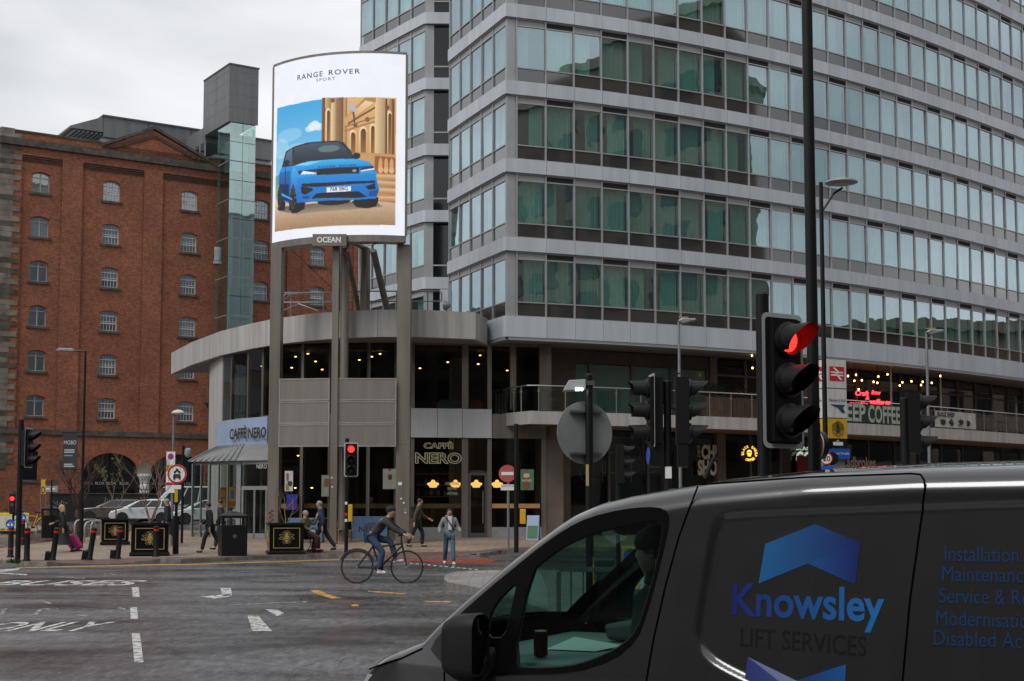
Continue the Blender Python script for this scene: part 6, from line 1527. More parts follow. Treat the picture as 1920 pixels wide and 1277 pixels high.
bl = [(19.6, 1047, True, 0, 'black bollard with blue cycle roundel nearest the far left signal'), (42, 1025, True, 0, 'black bollard with blue cycle roundel standing farther back on the left'), (50, 1054, False, 0, 'upright black bollard with red band right beside the left signal pole'),
      (98, 1053, False, 7, 'leaning black bollard in front of the blonde woman'), (167, 1051, False, 8, 'leaning black bollard between the suitcase and the far planter'), (220, 1049, False, 5, 'slightly leaning black bollard left of the nearer bee planter'), (292, 1046, False, 0, 'upright black bollard in front of the nearer bee planter')]
for px, py, rd, tl_, lab in bl:
    b = hit(px, py, .09); t = root('bollard', b, lab, 'bollard', group='black bollards along the kerb'); bollard_parts(t, rd); t.rotation_euler = (0, R(tl_), 0)
    if tl_: MB().boxm((-.22, -.08, -.02), (-.06, .08, .28)).build('broken_collar', M['black'], t, w=False, bevel=.02)

# ---- planters with golden bees
def planter(px0, px1, py0, py1, label, tree):
    b = hit((px0+px1)/2, py1, .12); s = FPX/b.y; w = (px1-px0)/s/1.20; h = (py1-py0)/s*.98
    t = root('planter', b + Vector((.04, w*.5, 0)), label, 'planter', rz=R(14), group='bee planters')
    MB().boxm((-w/2 - .05, -w/2 - .05, .02), (w/2 + .05, w/2 + .05, .11)).build('foot', M['black'], t, w=False, bevel=.015)
    MB().boxm((-w/2, -w/2, .11), (w/2, w/2, h - .06)).build('body', M['black_gloss'], t, w=False)
    rim = MB()
    for a, b2 in (((-w/2-.04, -w/2-.04), (w/2+.04, -w/2+.05)), ((-w/2-.04, w/2-.05), (w/2+.04, w/2+.04)), ((-w/2-.04, -w/2+.051), (-w/2+.05, w/2-.051)), ((w/2-.05, -w/2+.051), (w/2+.04, w/2-.051))): rim.boxm((*a, h - .06), (*b2, h))
    rim.build('rim', M['black'], t, w=False); MB().boxm((-w/2+.05, -w/2+.05, h-.2), (w/2-.05, w/2-.05, h-.08)).build('soil', plain('soil', (.03, .022, .016), .95), t, w=False)
    for rz_, in ((0.0,), (-PI/2,), (PI/2,)):
        hold = MB(); fw, fh = w*.78, (h-.2)*.80; cz = .11 + (h - .17)/2
        for a, b2 in (((-fw/2, cz - fh/2), (fw/2, cz - fh/2 + .02)), ((-fw/2, cz + fh/2 - .02), (fw/2, cz + fh/2)), ((-fw/2, cz - fh/2 + .021), (-fw/2 + .02, cz + fh/2 - .021)), ((fw/2 - .02, cz - fh/2 + .021), (fw/2, cz + fh/2 - .021))): hold.boxm((a[0], -w/2 - .008, a[1]), (b2[0], -w/2 - .002, b2[1]))
        o = hold.build('gold_border', M['gold'], t, w=False); o.rotation_euler = (0, 0, rz_)
        e_ = bee_mb(fh*.66).build('bee_emblem', M['gold'], o, w=False); e_.location = (0, -w/2 - .008, cz)
    return t, b + Vector((.04, w*.5, h - .1))
tp = []
for a in ((178, 236, 972, 1022, 'black planter with golden bee farthest back by the cycle stands', 0), (229, 310, 980, 1043, 'black planter with golden bees behind the upright bollard', 1), (489, 565, 980, 1040, 'black planter with golden bees right of the black bin', 2)): tp.append(planter(*a)[1])

# ---- bare trees
M['bark_red'] = plain('red_brown_bark', (.055, .028, .022), .8, var=.3, vscale=8); M['bark_pale'] = plain('pale_twig_bark', (.20, .13, .085), .8, var=.3, vscale=8)
def bare_tree(name, base, h, spread, label, mat, stems=1, trunk=.3, seed=1, r0=.06, depth=5, leaves=0):
    rnd = random.Random(seed); t = root(name, base, label, 'tree'); tk = MB(); br = MB(); tips = []
    def grow(p, d, l, r_, lv):
        pts = [p]; q = p; dd = d
        for i in range(3):
            dd = (dd + Vector((rnd.uniform(-.16, .16), rnd.uniform(-.16, .16), rnd.uniform(-.03, .12)))).normalized(); q = q + dd*l/3; pts.append(q)
        br.tube(pts, [r_, r_*.85, r_*.72, r_*.6], 5 if lv > 1 else 4); tips.append(q)
        if lv == 0: return
        for k in range(rnd.choice((2, 2, 3))):
            a = rnd.uniform(0, 2*PI); s = rnd.uniform(.35, .75)*spread; nd2 = (dd + Vector((math.cos(a)*s, math.sin(a)*s, rnd.uniform(.0, .35)))).normalized()
            grow(pts[rnd.choice((2, 3, 3))], nd2, l*rnd.uniform(.6, .85), r_*.58, lv-1)
    top = Vector((0, 0, h*trunk)); 
    if trunk > .05: tk.tube([(0, 0, -.05), (.01, 0, h*trunk*.5), top], [r0*1.3, r0*1.05, r0], 8)
    else: tk.cyl((0, 0, -.05), (0, 0, .05), r0, n=6)
    for k in range(stems):
        a = 2*PI*k/stems + rnd.uniform(-.3, .3); grow(top + Vector((0, 0, -.05)), Vector((math.cos(a)*.42*spread, math.sin(a)*.42*spread, 1)).normalized(), h*(1-trunk)*.40, r0*.62, depth)
    tk.build('trunk', mat, t, w=False, smooth=True); tag(br.build('crown', mat, t, w=False), kind='stuff')
    if leaves:
        lf = MB()
        for k in range(leaves):
            p = rnd.choice(tips) + Vector((rnd.uniform(-.08, .08), rnd.uniform(-.08, .08), rnd.uniform(-.05, .08))); a = rnd.uniform(0, 6.28); s = .045
            lf.poly([p, p + Vector((math.cos(a)*s, math.sin(a)*s, .02)), p + Vector((math.cos(a)*s*1.6, math.sin(a)*s*1.6, -.03)), p + Vector((math.cos(a+1)*s*.8, math.sin(a+1)*s*.8, -.01))])
        tag(lf.build('leaves', plain('pale_leaf', (.14, .17, .03), .7, var=.4, vscale=9), t, w=False), kind='stuff')
    return t
b = hit(146, 1000, .12); bare_tree('street_tree', b, 3.3, 1.15, 'bare red-stemmed street tree behind the blonde woman', M['bark_red'], 6, .32, 11, .085, 5)
bare_tree('planter_tree', tp[0], 2.2, .7, 'slim young tree with few yellow leaves in the far planter', M['bark_pale'], 2, .2, 5, .03, 4, 160)
bare_tree('planter_tree', tp[1], 2.5, .9, 'bare many-stemmed shrub in the planter behind the bollard', M['bark_pale'], 5, .02, 8, .04, 4)
bare_tree('planter_tree', tp[2], 1.5, 1.3, 'sparse bare twigs in the planter beside the wheelchair', M['bark_pale'], 3, .02, 21, .032, 3)
# weeds at the kerb and under the stands
def weeds(px, py, n, spread, hgt, label, seed):
    rnd = random.Random(seed); b = hit(px, py, .1); mb = MB()
    for k in range(n):
        p = Vector((rnd.gauss(0, spread), rnd.gauss(0, spread*.6), 0)); a = rnd.uniform(0, 6.28); l = rnd.uniform(.4, 1)*hgt
        q = p + Vector((math.cos(a)*l*.5, math.sin(a)*l*.5, l)); s_ = Vector((-math.sin(a), math.cos(a), 0))*.02; mb.poly([p - s_*.4, p + s_*.4, (p+q)/2 + s_, q, (p+q)/2 - s_])
    o = mb.build('weeds', M['weed'], None); o.location = b; tag(o, label, 'weeds', kind='stuff')
weeds(24, 1056, 60, .12, .16, 'green weeds at the foot of the left signal pole', 1); weeds(140, 1008, 90, .3, .5, 'leafy weeds around the cycle stands', 2); weeds(537, 1040, 40, .12, .13, 'small weeds under the planter by the bin', 3)

# ---- litter bins
def bin_(px0, px1, py0, py1, label, rz=R(20)):
    b = hit((px0+px1)/2, py1 - 1, .12); s = FPX/b.y; w = (px1-px0)/s/1.26; h = (py1-py0)/s
    t = root('litter_bin', b + Vector((0, w/2, 0)), label, 'bin', rz=rz, group='black litter bins')
    MB().boxm((-w/2, -w/2, 0), (w/2, w/2, h*.70)).build('body', M['black'], t, w=False, bevel=.012)
    MB().boxm((-w/2+.02, -w/2+.02, h*.70), (w/2-.02, w/2-.02, h*.705)).build('liner', M['dark_room'], t, w=False)
    for sx in (-1, 1):
        for sy in (-1, 1): MB().boxm((sx*w/2 - (.05 if sx > 0 else 0), sy*w/2 - (.05 if sy > 0 else 0), h*.70), (sx*w/2 + (0 if sx > 0 else .05), sy*w/2 + (0 if sy > 0 else .05), h*.86)).build('corner_post', M['black'], t, w=False)
    MB().add([(-w/2-.02, -w/2-.02, h*.86), (w/2+.02, -w/2-.02, h*.86), (w/2+.02, w/2+.02, h*.86), (-w/2-.02, w/2+.02, h*.86), (-w/2-.02, -w/2-.02, h*.92), (w/2+.02, -w/2-.02, h*.92), (w/2+.02, w/2+.02, h*.92), (-w/2-.02, w/2+.02, h*.92), (-w*.2, -w*.2, h), (w*.2, -w*.2, h), (w*.2, w*.2, h), (-w*.2, w*.2, h)],
             [(0,3,2,1), (0,1,5,4), (1,2,6,5), (2,3,7,6), (3,0,4,7), (4,5,9,8), (5,6,10,9), (6,7,11,10), (7,4,8,11), (8,9,10,11)]).build('hood', M['black'], t, w=False)
    o = bee_mb(.14).build('emblem', M['galv'], t, w=False); o.location = (0, -w/2 - .012, h*.45); MB().boxm((-w*.15, -w*.2, h), (w*.12, w*.1, h + .03)).build('ash_tray', M['galv'], t, w=False)
bin_(69, 108, 950, 1010, 'black litter bin at the back left under the finger signs'); bin_(401, 461, 962, 1044, 'tall black litter bin left of the bee planter by the cafe')
# ---- finger post, yellow info sign
b = hit(95, 1009, .12); t = root('finger_post', b, 'black finger post with brown and grey direction blades', 'signpost'); zt_ = at(95, 900, b.y).z - b.z
MB().cyl((0, 0, 0), (0, 0, zt_), .05, n=10).build('post', M['black'], t, w=False); MB().boxm((-.26, -.04, zt_ - .18), (.28, .0, zt_ - .02)).build('upper_blade', plain('brown_blade', (.05, .028, .02), .5), t, w=False); MB().boxm((-.26, -.04, zt_ - .48), (.24, .0, zt_ - .24)).build('lower_blade', M['grey_mid'], t, w=False)
for k in (0, 1): MB().boxm((-.22 + k*.25, -.045, zt_ - .38), (-.08 + k*.22, -.041, zt_ - .33)).build('lettering', M['sign_white'], t, w=False)
p = at(81, 925, 84.0); t = root('yellow_sign', (p.x, p.y, g(84)), 'tall narrow yellow sign with black letter D behind the bin', 'sign')
z1, z0 = at(81, 899, 84).z - g(84), at(81, 926, 84).z - g(84); pn = MB().boxm((-.14, 0, z0), (.14, .06, z1)).build('panel', M['yellow'], t, w=False); MB().boxm((-.16, .02, 0), (-.141, .05, z1 + .1)).build('post', M['galv'], t, w=False); MB().boxm((.141, .02, 0), (.16, .05, z1 + .1)).build('post', M['galv'], t, w=False)
text('D', 'letter', M['ink'], pn, MATX[t.name].translation + Vector((-.10, -.006, z0 + .05)), (1, 0, 0), (0, 0, 1), width=.2, height=.36, bold=.02)
# ---- cycle stands
for i, (px, py) in enumerate(((139, 1014), (149, 1014), (158, 1018), (170, 1016))):
    b = hit(px, py, .12); t = tag(MB().tube([(0, 0, 0), (0, 0, .62), (.05, .06, .76), (.16, .22, .82), (.42, .60, .82), (.53, .76, .76), (.58, .82, .62), (.58, .82, 0)], .03, 8).build('cycle_stand', M['steel'], None, smooth=True), ['leftmost steel hoop cycle stand behind the suitcase', 'second steel hoop cycle stand from the left', 'third steel hoop cycle stand from the left', 'rightmost steel hoop cycle stand beside the far planter'][i], 'cycle stand', 'steel cycle stands'); t.location = b
# ---- guard rail, keep-left bollard on the island
t = root('guard_rail', (1.3, 13.4, .115), 'grey pedestrian guard rail seen through the van window', 'railing')
x0, x1, Yr = xat(1047, 13.4) - 1.3, xat(1330, 13.4) - 1.3, 0
for z in (.98, .12): MB().boxm((x0, -.02, z - .022), (x1, .02, z + .022)).build('rail', M['galv'], t, w=False)
x = x0; k = 0
while x <= x1 + .01:
    big = (k % 10 == 0); MB().boxm((x - (.022 if big else .008), -.015 if big else -.008, 0 if big else .143), (x + (.022 if big else .008), .015 if big else .008, .957)).build('post' if big else 'bar', M['galv'], t, w=False); x += .115; k += 1
b = hit(1183, 1150, .115); t = root('keep_left_bollard', b, 'yellow traffic bollard with blue arrow sign beyond the van window', 'bollard')
MB().boxm((-.26, -.16, 0), (.26, .16, .10)).build('base', M['totem_white'], t, w=False, bevel=.02); MB().prism([(-.11, -.08, .1), (.11, -.08, .1), (.13, -.08, .55), (.13, -.08, .98), (-.13, -.08, .98), (-.13, -.08, .55)], (0, .16, 0)).build('body', M['yellow'], t, w=False, bevel=.02)
mb = MB(); disc(mb, .115, -.10, -.085, 0, .83); r_ = mb.build('blue_roundel', M['blue_sign'], t, w=False); MB().poly([(-.06, -.103, .77), (.0, -.103, .775), (-.02, -.103, .80), (.05, -.103, .87), (.03, -.103, .89), (-.04, -.103, .82), (-.06, -.103, .84)]).build('arrow', M['sign_white'], r_, w=False)

# ---- shop signs on the hotel podium
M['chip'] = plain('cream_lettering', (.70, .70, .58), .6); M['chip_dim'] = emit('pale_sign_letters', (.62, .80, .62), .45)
def podium_text(s, px0, px1, py0, py1, off, mat, name, par, bold=.02, floor=0):
    u0 = min(range(0, 2901), key=lambda k: abs(960 + FPX*chain(k/100, off).x/chain(k/100, off).y - px0))/100
    u1 = min(range(0, 2901), key=lambda k: abs(960 + FPX*chain(k/100, off).x/chain(k/100, off).y - px1))/100
    a, b2 = chain(u0, off), chain(u1, off); zb_ = at((px0+px1)/2, py1, (a.y+b2.y)/2).z; zt2 = at((px0+px1)/2, py0, (a.y+b2.y)/2).z
    return text(s, name, mat, par, (a.x, a.y, zb_), (b2.x-a.x, b2.y-a.y, 0), (0, 0, 1), width=(b2-a).length, height=zt2-zb_, bold=bold), a, b2, zb_, zt2
cs_ = root('chip_shop_sign', (9, 63, 3), 'cream CHIP SHOP lettering on the dark shop window', 'sign')
podium_text('CHIP', 1316, 1353, 836, 860, 2.95, M['chip'], 'lettering', cs_, .05); podium_text('SHOP', 1309, 1353, 864, 890, 2.95, M['chip'], 'lettering', cs_, .05); podium_text('THE', 1307, 1313, 836, 858, 2.95, M['chip'], 'small_lettering', cs_, .0)
M['outl'] = plain('thin_outline_letter', (.5, .5, .4), .6)
def outline_text(s, px0, px1, py0, py1, par):
    # single strokes drawn as thin tubes
    strokes = {'S': [(.9, .85), (.6, 1), (.2, .9), (.1, .7), (.4, .55), (.8, .4), (.85, .2), (.5, 0), (.1, .12)], 'C': [(.9, .85), (.5, 1), (.15, .8), (.05, .5), (.15, .2), (.5, 0), (.9, .15)], 'H': [(.1, 0), (.1, 1), (.1, .5), (.9, .5), (.9, 1), (.9, 0)], 'I': [(.5, 0), (.5, 1)], 'P': [(.1, 0), (.1, 1), (.6, 1), (.9, .8), (.6, .55), (.1, .5)], 'O': [(.5, 0), (.1, .3), (.1, .7), (.5, 1), (.9, .7), (.9, .3), (.5, 0)]}
    n = len(s)
    for i, c in enumerate(s):
        pts = []
        for x, y in strokes[c]:
            px = px0 + (px1-px0)*(i + x*.8)/n; py = py1 + (py0-py1)*y; pts.append(at(px, py, 61.5 + (px-1085)*.012))
        MB().tube(pts, .022, 5).build('letter', M['outl'], par)
ol = root('outline_lettering', (5, 61.5, 2), 'thin outlined CHIP SHOP letters on dark glass behind the round sign', 'sign')
outline_text('CHIP', 1085, 1250, 868, 905, ol); outline_text('SHOP', 1105, 1245, 832, 866, ol)
bs_ = root('coffee_roundel', at(1405, 850, 61.6), 'round glowing yellow coffee sign hung beside the brown pier', 'sign')
mb = MB(); disc(mb, .38, 0, .12); mb.build('disc', M['black'], bs_, w=False); M['y_glow'] = emit('yellow_sign_glow', (1.0, .52, .06), 1.3)
def arc_text(s, r_, a0, a1, hgt, par, mat, c):
    n = len(s)
    for i, ch in enumerate(s):
        if ch == ' ': continue
        a = a0 + (a1-a0)*(i+.5)/n; up = Vector((math.cos(a), 0, math.sin(a))) if a0 > a1 else Vector((-math.cos(a), 0, -math.sin(a))); rt = Vector((up.z, 0, -up.x))
        p = Vector(c) + Vector((math.cos(a)*r_, -.01, math.sin(a)*r_)); text(ch, 'letter', mat, par, p, rt, up, width=.065, height=hgt, bold=.03)
c_ = MATX[bs_.name].translation
arc_text('BLACK SHEEP', .24, R(205), R(-25), .10, bs_, M['y_glow'], c_); arc_text('COFFEE', .34, R(230), R(310), .10, bs_, M['y_glow'], c_)
mb = MB().ell((0, -.012, .03), (.11, .01, .12), 14, 8).boxm((-.07, -.02, -.13), (.07, -.005, -.06)); mb.build('sheep_head', M['y_glow'], bs_, w=False); MB().boxm((-.09, -.03, .02), (.09, -.022, .055)).build('glasses', M['black'], bs_, w=False)
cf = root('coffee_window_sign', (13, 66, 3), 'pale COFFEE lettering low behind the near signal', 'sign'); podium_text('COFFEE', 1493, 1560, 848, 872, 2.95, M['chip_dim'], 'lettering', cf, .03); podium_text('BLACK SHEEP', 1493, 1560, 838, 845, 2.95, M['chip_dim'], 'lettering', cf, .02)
lad = root('red_shop_fascia', (19, 70, 3), 'red shop fascia with white slanting lettering below the balcony', 'sign')
a, b2 = chain(13.6, 2.9), chain(18.0, 2.9); MB().wall([a, b2], at(1600, 882, 68).z - .35, at(1600, 856, 68).z, .1).build('board', plain('deep_red', (.16, .012, .014), .5), lad); text_w = podium_text('Ladbrokes', 1581, 1641, 857, 876, 2.84, M['sign_white'], 'lettering', lad, .02)
M['banner_blk'] = plain('banner_black', (.025, .025, .025), .7); M['banner_ink'] = plain('banner_pale_green', (.36, .42, .34), .7, var=.3, vscale=6)
bnr = root('coffee_banner', (17, 65, 5.6), 'dark balcony banner with tall pale coffee lettering', 'banner')
def bal_px(px):
    k = min(range(0, 3000), key=lambda k: abs(960 + FPX*chain(k/100, -.02).x/chain(k/100, -.02).y - px)); return k/100
ua_, ub_2 = bal_px(1588), bal_px(1705)
MB().wall(chain_pts(ua_, ub_2, -.05), 5.53, 6.42, .012).build('cloth', M['banner_blk'], bnr)
def bal_text(s, px0, px1, z0, z1, mat, par, off=.07, bold=.03):
    a, b2 = chain(bal_px(px0), off), chain(bal_px(px1), off); text(s, 'lettering', mat, par, (a.x, a.y, z0), (b2.x-a.x, b2.y-a.y, 0), (0, 0, 1), width=(b2-a).length, height=z1-z0, bold=bold)
bal_text('SHEEP', 1556, 1622, 5.60, 6.36, M['banner_ink'], bnr, -.075); bal_text('COFFEE', 1628, 1687, 5.58, 6.34, M['banner_ink'], bnr, -.075)
b2r = root('sheep_banner', (23, 70, 5.6), 'white and black sheep banner panels farther along the balcony', 'banner')
u0_, u1_ = bal_px(1754), bal_px(1830); MB().wall(chain_pts(u0_, u1_, -.05), 5.55, 6.35, .012).build('cloth', plain('cream_banner', (.42, .42, .37), .7, var=.25, vscale=3), b2r); bal_text('BLACK SHEEP', 1758, 1790, 6.08, 6.30, M['ink'], b2r, -.075, .03)
for k, (px, w_) in enumerate(((1768, .3), (1783, .26), (1800, .34), (1815, .2))):
    a = chain(bal_px(px), -.075); n_ = 9; rnd = random.Random(k + 3); MB().poly([(a.x + rnd.uniform(.6, 1)*w_*math.cos(2*PI*i/n_)*.8, a.y + rnd.uniform(.6, 1)*w_*math.cos(2*PI*i/n_)*.58, 5.82 + rnd.uniform(.5, 1)*.2*math.sin(2*PI*i/n_)) for i in range(n_)]).build('print_patch', M['ink'], b2r)
# red neon writing behind the balcony glazing
ne = root('red_neon_sign', (18, 68, 6.5), 'glowing red handwritten neon sign in the balcony window', 'sign')
def neon(s, px0, px1, py0, py1, Y):
    a = at(px0, py1, Y); b2 = at(px1, py1, Y + (px1-px0)*.018); V, _ = text_raw(s); zt2 = at(px0, py0, Y).z
    text(s, 'neon_tube', M['neon_red'], ne, a, (b2.x-a.x, b2.y-a.y, 0), (0, 0, 1), width=(b2-a).length, height=zt2-a.z, bold=.02, shear=.35)
neon('Craft ', 1603, 1628, 732, 741, 67.0); neon('Brew', 1634, 1650, 732, 739, 67.4); neon('&', 1623, 1629, 743, 749, 67.1); neon('smoothies', 1592, 1626, 752, 760, 66.9); neon('waffles to', 1630, 1668, 748, 757, 67.4)
# wooden planters and tables on the balcony
def u_px(px, off):
    return min(range(0, 2901), key=lambda k: abs(960 + FPX*chain(k/100, off).x/chain(k/100, off).y - px))/100
M['old_wood'] = plain('weathered_wood', (.16, .085, .05), .8, var=.35, vscale=3)
for px0, px1, lab, sd_ in ((1326, 1372, 'weathered wooden planter box left of the pair behind the balcony glass', 1), (1376, 1424, 'weathered wooden planter box right of the pair behind the balcony glass', 2)):
    a, b2 = chain(u_px(px0, 1.0), 1.0), chain(u_px(px1, 1.0), 1.0); t = root('balcony_planter', (*a, ZS1), lab, 'planter', group='wooden planters on the balcony'); d = (b2-a); Ln = d.length; d.normalize(); nb_ = 7
    for k in range(nb_):
        MB().wall([a + d*(Ln*k/nb_ + .008), a + d*(Ln*(k+1)/nb_ - .008)], ZS1 + .02, ZS1 + .95, .4).build('plank', M['old_wood'], t)
    rnd = random.Random(sd_); mb = MB()
    for k in range(420):
        c = a + d*rnd.uniform(0, Ln) + Vector((-d.y, d.x))*rnd.uniform(0, .4); zz_ = ZS1 + .95 + abs(rnd.gauss(0, .2)) + (.2 if sd_ == 1 and k % 2 else 0); an = rnd.uniform(0, 6.28); s_ = rnd.uniform(.04, .10)
        p = Vector((c.x, c.y, zz_)); mb.poly([p, p + Vector((math.cos(an)*s_, math.sin(an)*s_, s_*.4)), p + Vector((math.cos(an)*s_*2, math.sin(an)*s_*2, -s_*.2)), p + Vector((math.cos(an+.9)*s_, math.sin(an+.9)*s_, -s_*.3))])
    tag(mb.build('foliage', plain('box_leaf', (.025, .05, .025), .7, var=.5, vscale=5), t), kind='stuff')
for i, px in enumerate((1862, 1893)):
    c = chain(u_px(px, 1.2), 1.2); t = root('balcony_table', (c.x, c.y, ZS1), ['dark table on the balcony left of the pair near the right edge', 'dark table on the balcony at the right edge of the picture'][i], 'table', group='balcony tables')
    MB().boxm((-.5, -.35, .70), (.5, .35, .74)).build('top', M['old_wood'], t, w=False)
    for sx in (-1, 1):
        for sy in (-1, 1): MB().cyl((sx*.44, sy*.3, 0), (sx*.44, sy*.3, .7), .025, n=6).build('leg', M['black'], t, w=False)
# posts holding the soffit over the coffee balcony
for i, (px, lab) in enumerate(((1673, 'thin grey soffit post in the middle of the coffee balcony'), (1766, 'thin grey soffit post at the right end of the coffee balcony'))):
    c = chain(u_px(px, .35), .35); t = tag(MB().lathe([(.09, 0), (.09, .02), (.05, .03), (.05, 2.80), (.08, 2.82), (.08, 2.85)], n=10).build('soffit_post', M['galv'], None), lab, 'post'); t.location = (c.x, c.y, ZS1)

# ---- cafe pavement things: barriers, chairs, A-board
M['barrier'] = plain('blue_barrier_cloth', (.10, .19, .33), .8, var=.1, vscale=3)
def barrier(px0, px1, py0, py1, label):
    b = hit((px0+px1)/2, py1 + 5, .12); x0, x1 = xat(px0, b.y), xat(px1, b.y); z1, z0 = at(px0, py0, b.y).z - b.z, at(px0, py1, b.y).z - b.z
    t = root('cafe_barrier', ((x0+x1)/2, b.y, b.z), label, 'barrier', group='blue cafe barriers'); w = x1-x0
    MB().boxm((-w/2, -.01, z0), (w/2, .01, z1)).build('cloth', M['barrier'], t, w=False)
    for sx in (-1, 1): MB().cyl((sx*(w/2+.03), 0, 0), (sx*(w/2+.03), 0, z1 + .03), .025, n=8).build('post', M['black'], t, w=False); MB().boxm((sx*(w/2+.03) - .04, -.25, 0), (sx*(w/2+.03) + .04, .25, .03)).build('foot', M['black'], t, w=False)
    MB().cyl((-w/2, 0, z1), (w/2, 0, z1), .015, n=6).build('top_bar', M['galv'], t, w=False)
    o = MATX[t.name].translation
    text('CAFFÈ', 'lettering', M['ink'], t, o + Vector((-.2, -.016, z0 + (z1-z0)*.60)), (1, 0, 0), (0, 0, 1), width=.42, height=.13, bold=.02); text('NERO', 'lettering', M['ink'], t, o + Vector((-.40, -.016, z0 + (z1-z0)*.30)), (1, 0, 0), (0, 0, 1), width=.84, height=.22, bold=.02)
barrier(661, 727, 969, 1010, 'blue cafe barrier right of the red signal post'); barrier(542, 606, 972, 1012, 'blue cafe barrier behind the wheelchair and walking man')
M['cane'] = plain('cane', (.30, .20, .09), .6)
def cafe_chair(px, py, rz, label):
    b = hit(px, py, .12); t = root('cafe_chair', b, label, 'chair', rz=rz, group='cane cafe chairs')
    MB().lathe([(.19, .44), (.20, .46), (.19, .47), (.001, .47)], n=14).build('seat', M['cane'], t, w=False)
    MB().tube([(-.18, .14, .46), (-.19, .20, .75), (-.1, .22, .88), (.1, .22, .88), (.19, .20, .75), (.18, .14, .46)], .014, 6).build('backrest', M['cane'], t, w=False)
    for sx, sy in ((-1, -1), (1, -1), (-1, 1), (1, 1)): MB().cyl((sx*.19, sy*.19, 0), (sx*.14, sy*.14, .45), .013, n=6).build('leg', M['cane'], t, w=False)
cafe_chair(614, 1015, .4, 'cane cafe chair left of the narrow middle post'); cafe_chair(634, 1016, -.6, 'cane cafe chair right of the narrow middle post'); cafe_chair(658, 1017, .8, 'cane cafe chair behind the red signal post'); cafe_chair(741, 1012, .3, 'cane cafe chair by the right bronze post')
b = hit(1000, 1012, .12); t = root('a_board', b, 'leaning blue and green cafe A-board by the pavement pole', 'A-board', rz=R(-12))
for sy in (-1, 1): MB().prism([(-.24, sy*.22, 0), (.24, sy*.22, 0), (.24, sy*.02, .95), (-.24, sy*.02, .95)], (0, .02*sy, 0)).build('board', M['blue_pale'], t, w=False)
MB().prism([(-.2, -.245, .08), (.2, -.245, .08), (.2, -.145, .55), (-.2, -.145, .55)], (0, -.004, 0)).build('poster_print', plain('green_print', (.06, .16, .08), .6), t, w=False)
# stickers on the right post and graffiti on the left one
for px, py, c, s_ in ((750, 907, 'sign_white', .14), (752, 935, 'sign_white', .07), (757, 943, 'sign_white', .07), (760, 955, 'blue_pale', .06), (760, 961, 'sign_white', .06), (622, 896, 'blue_pale', .10), (623, 907, 'sign_red', .05), (623, 913, 'sign_white', .06)):
    Yp = 53.34 if px > 700 else 53.04; p = at(px, py, Yp); MB().boxm((p.x - s_*.5, Yp - .004, p.z - s_*.4), (p.x + s_*.5, Yp - .001, p.z + s_*.4)).build('sticker', M[c], bbd)
gr = [at(508 + 5*math.sin(k*1.7), 955 + k*2.3, 53.89) for k in range(14)]; MB().tube(gr, .018, 4).build('red_scrawl', plain('red_scrawl', (.22, .03, .025), .8), bbd)
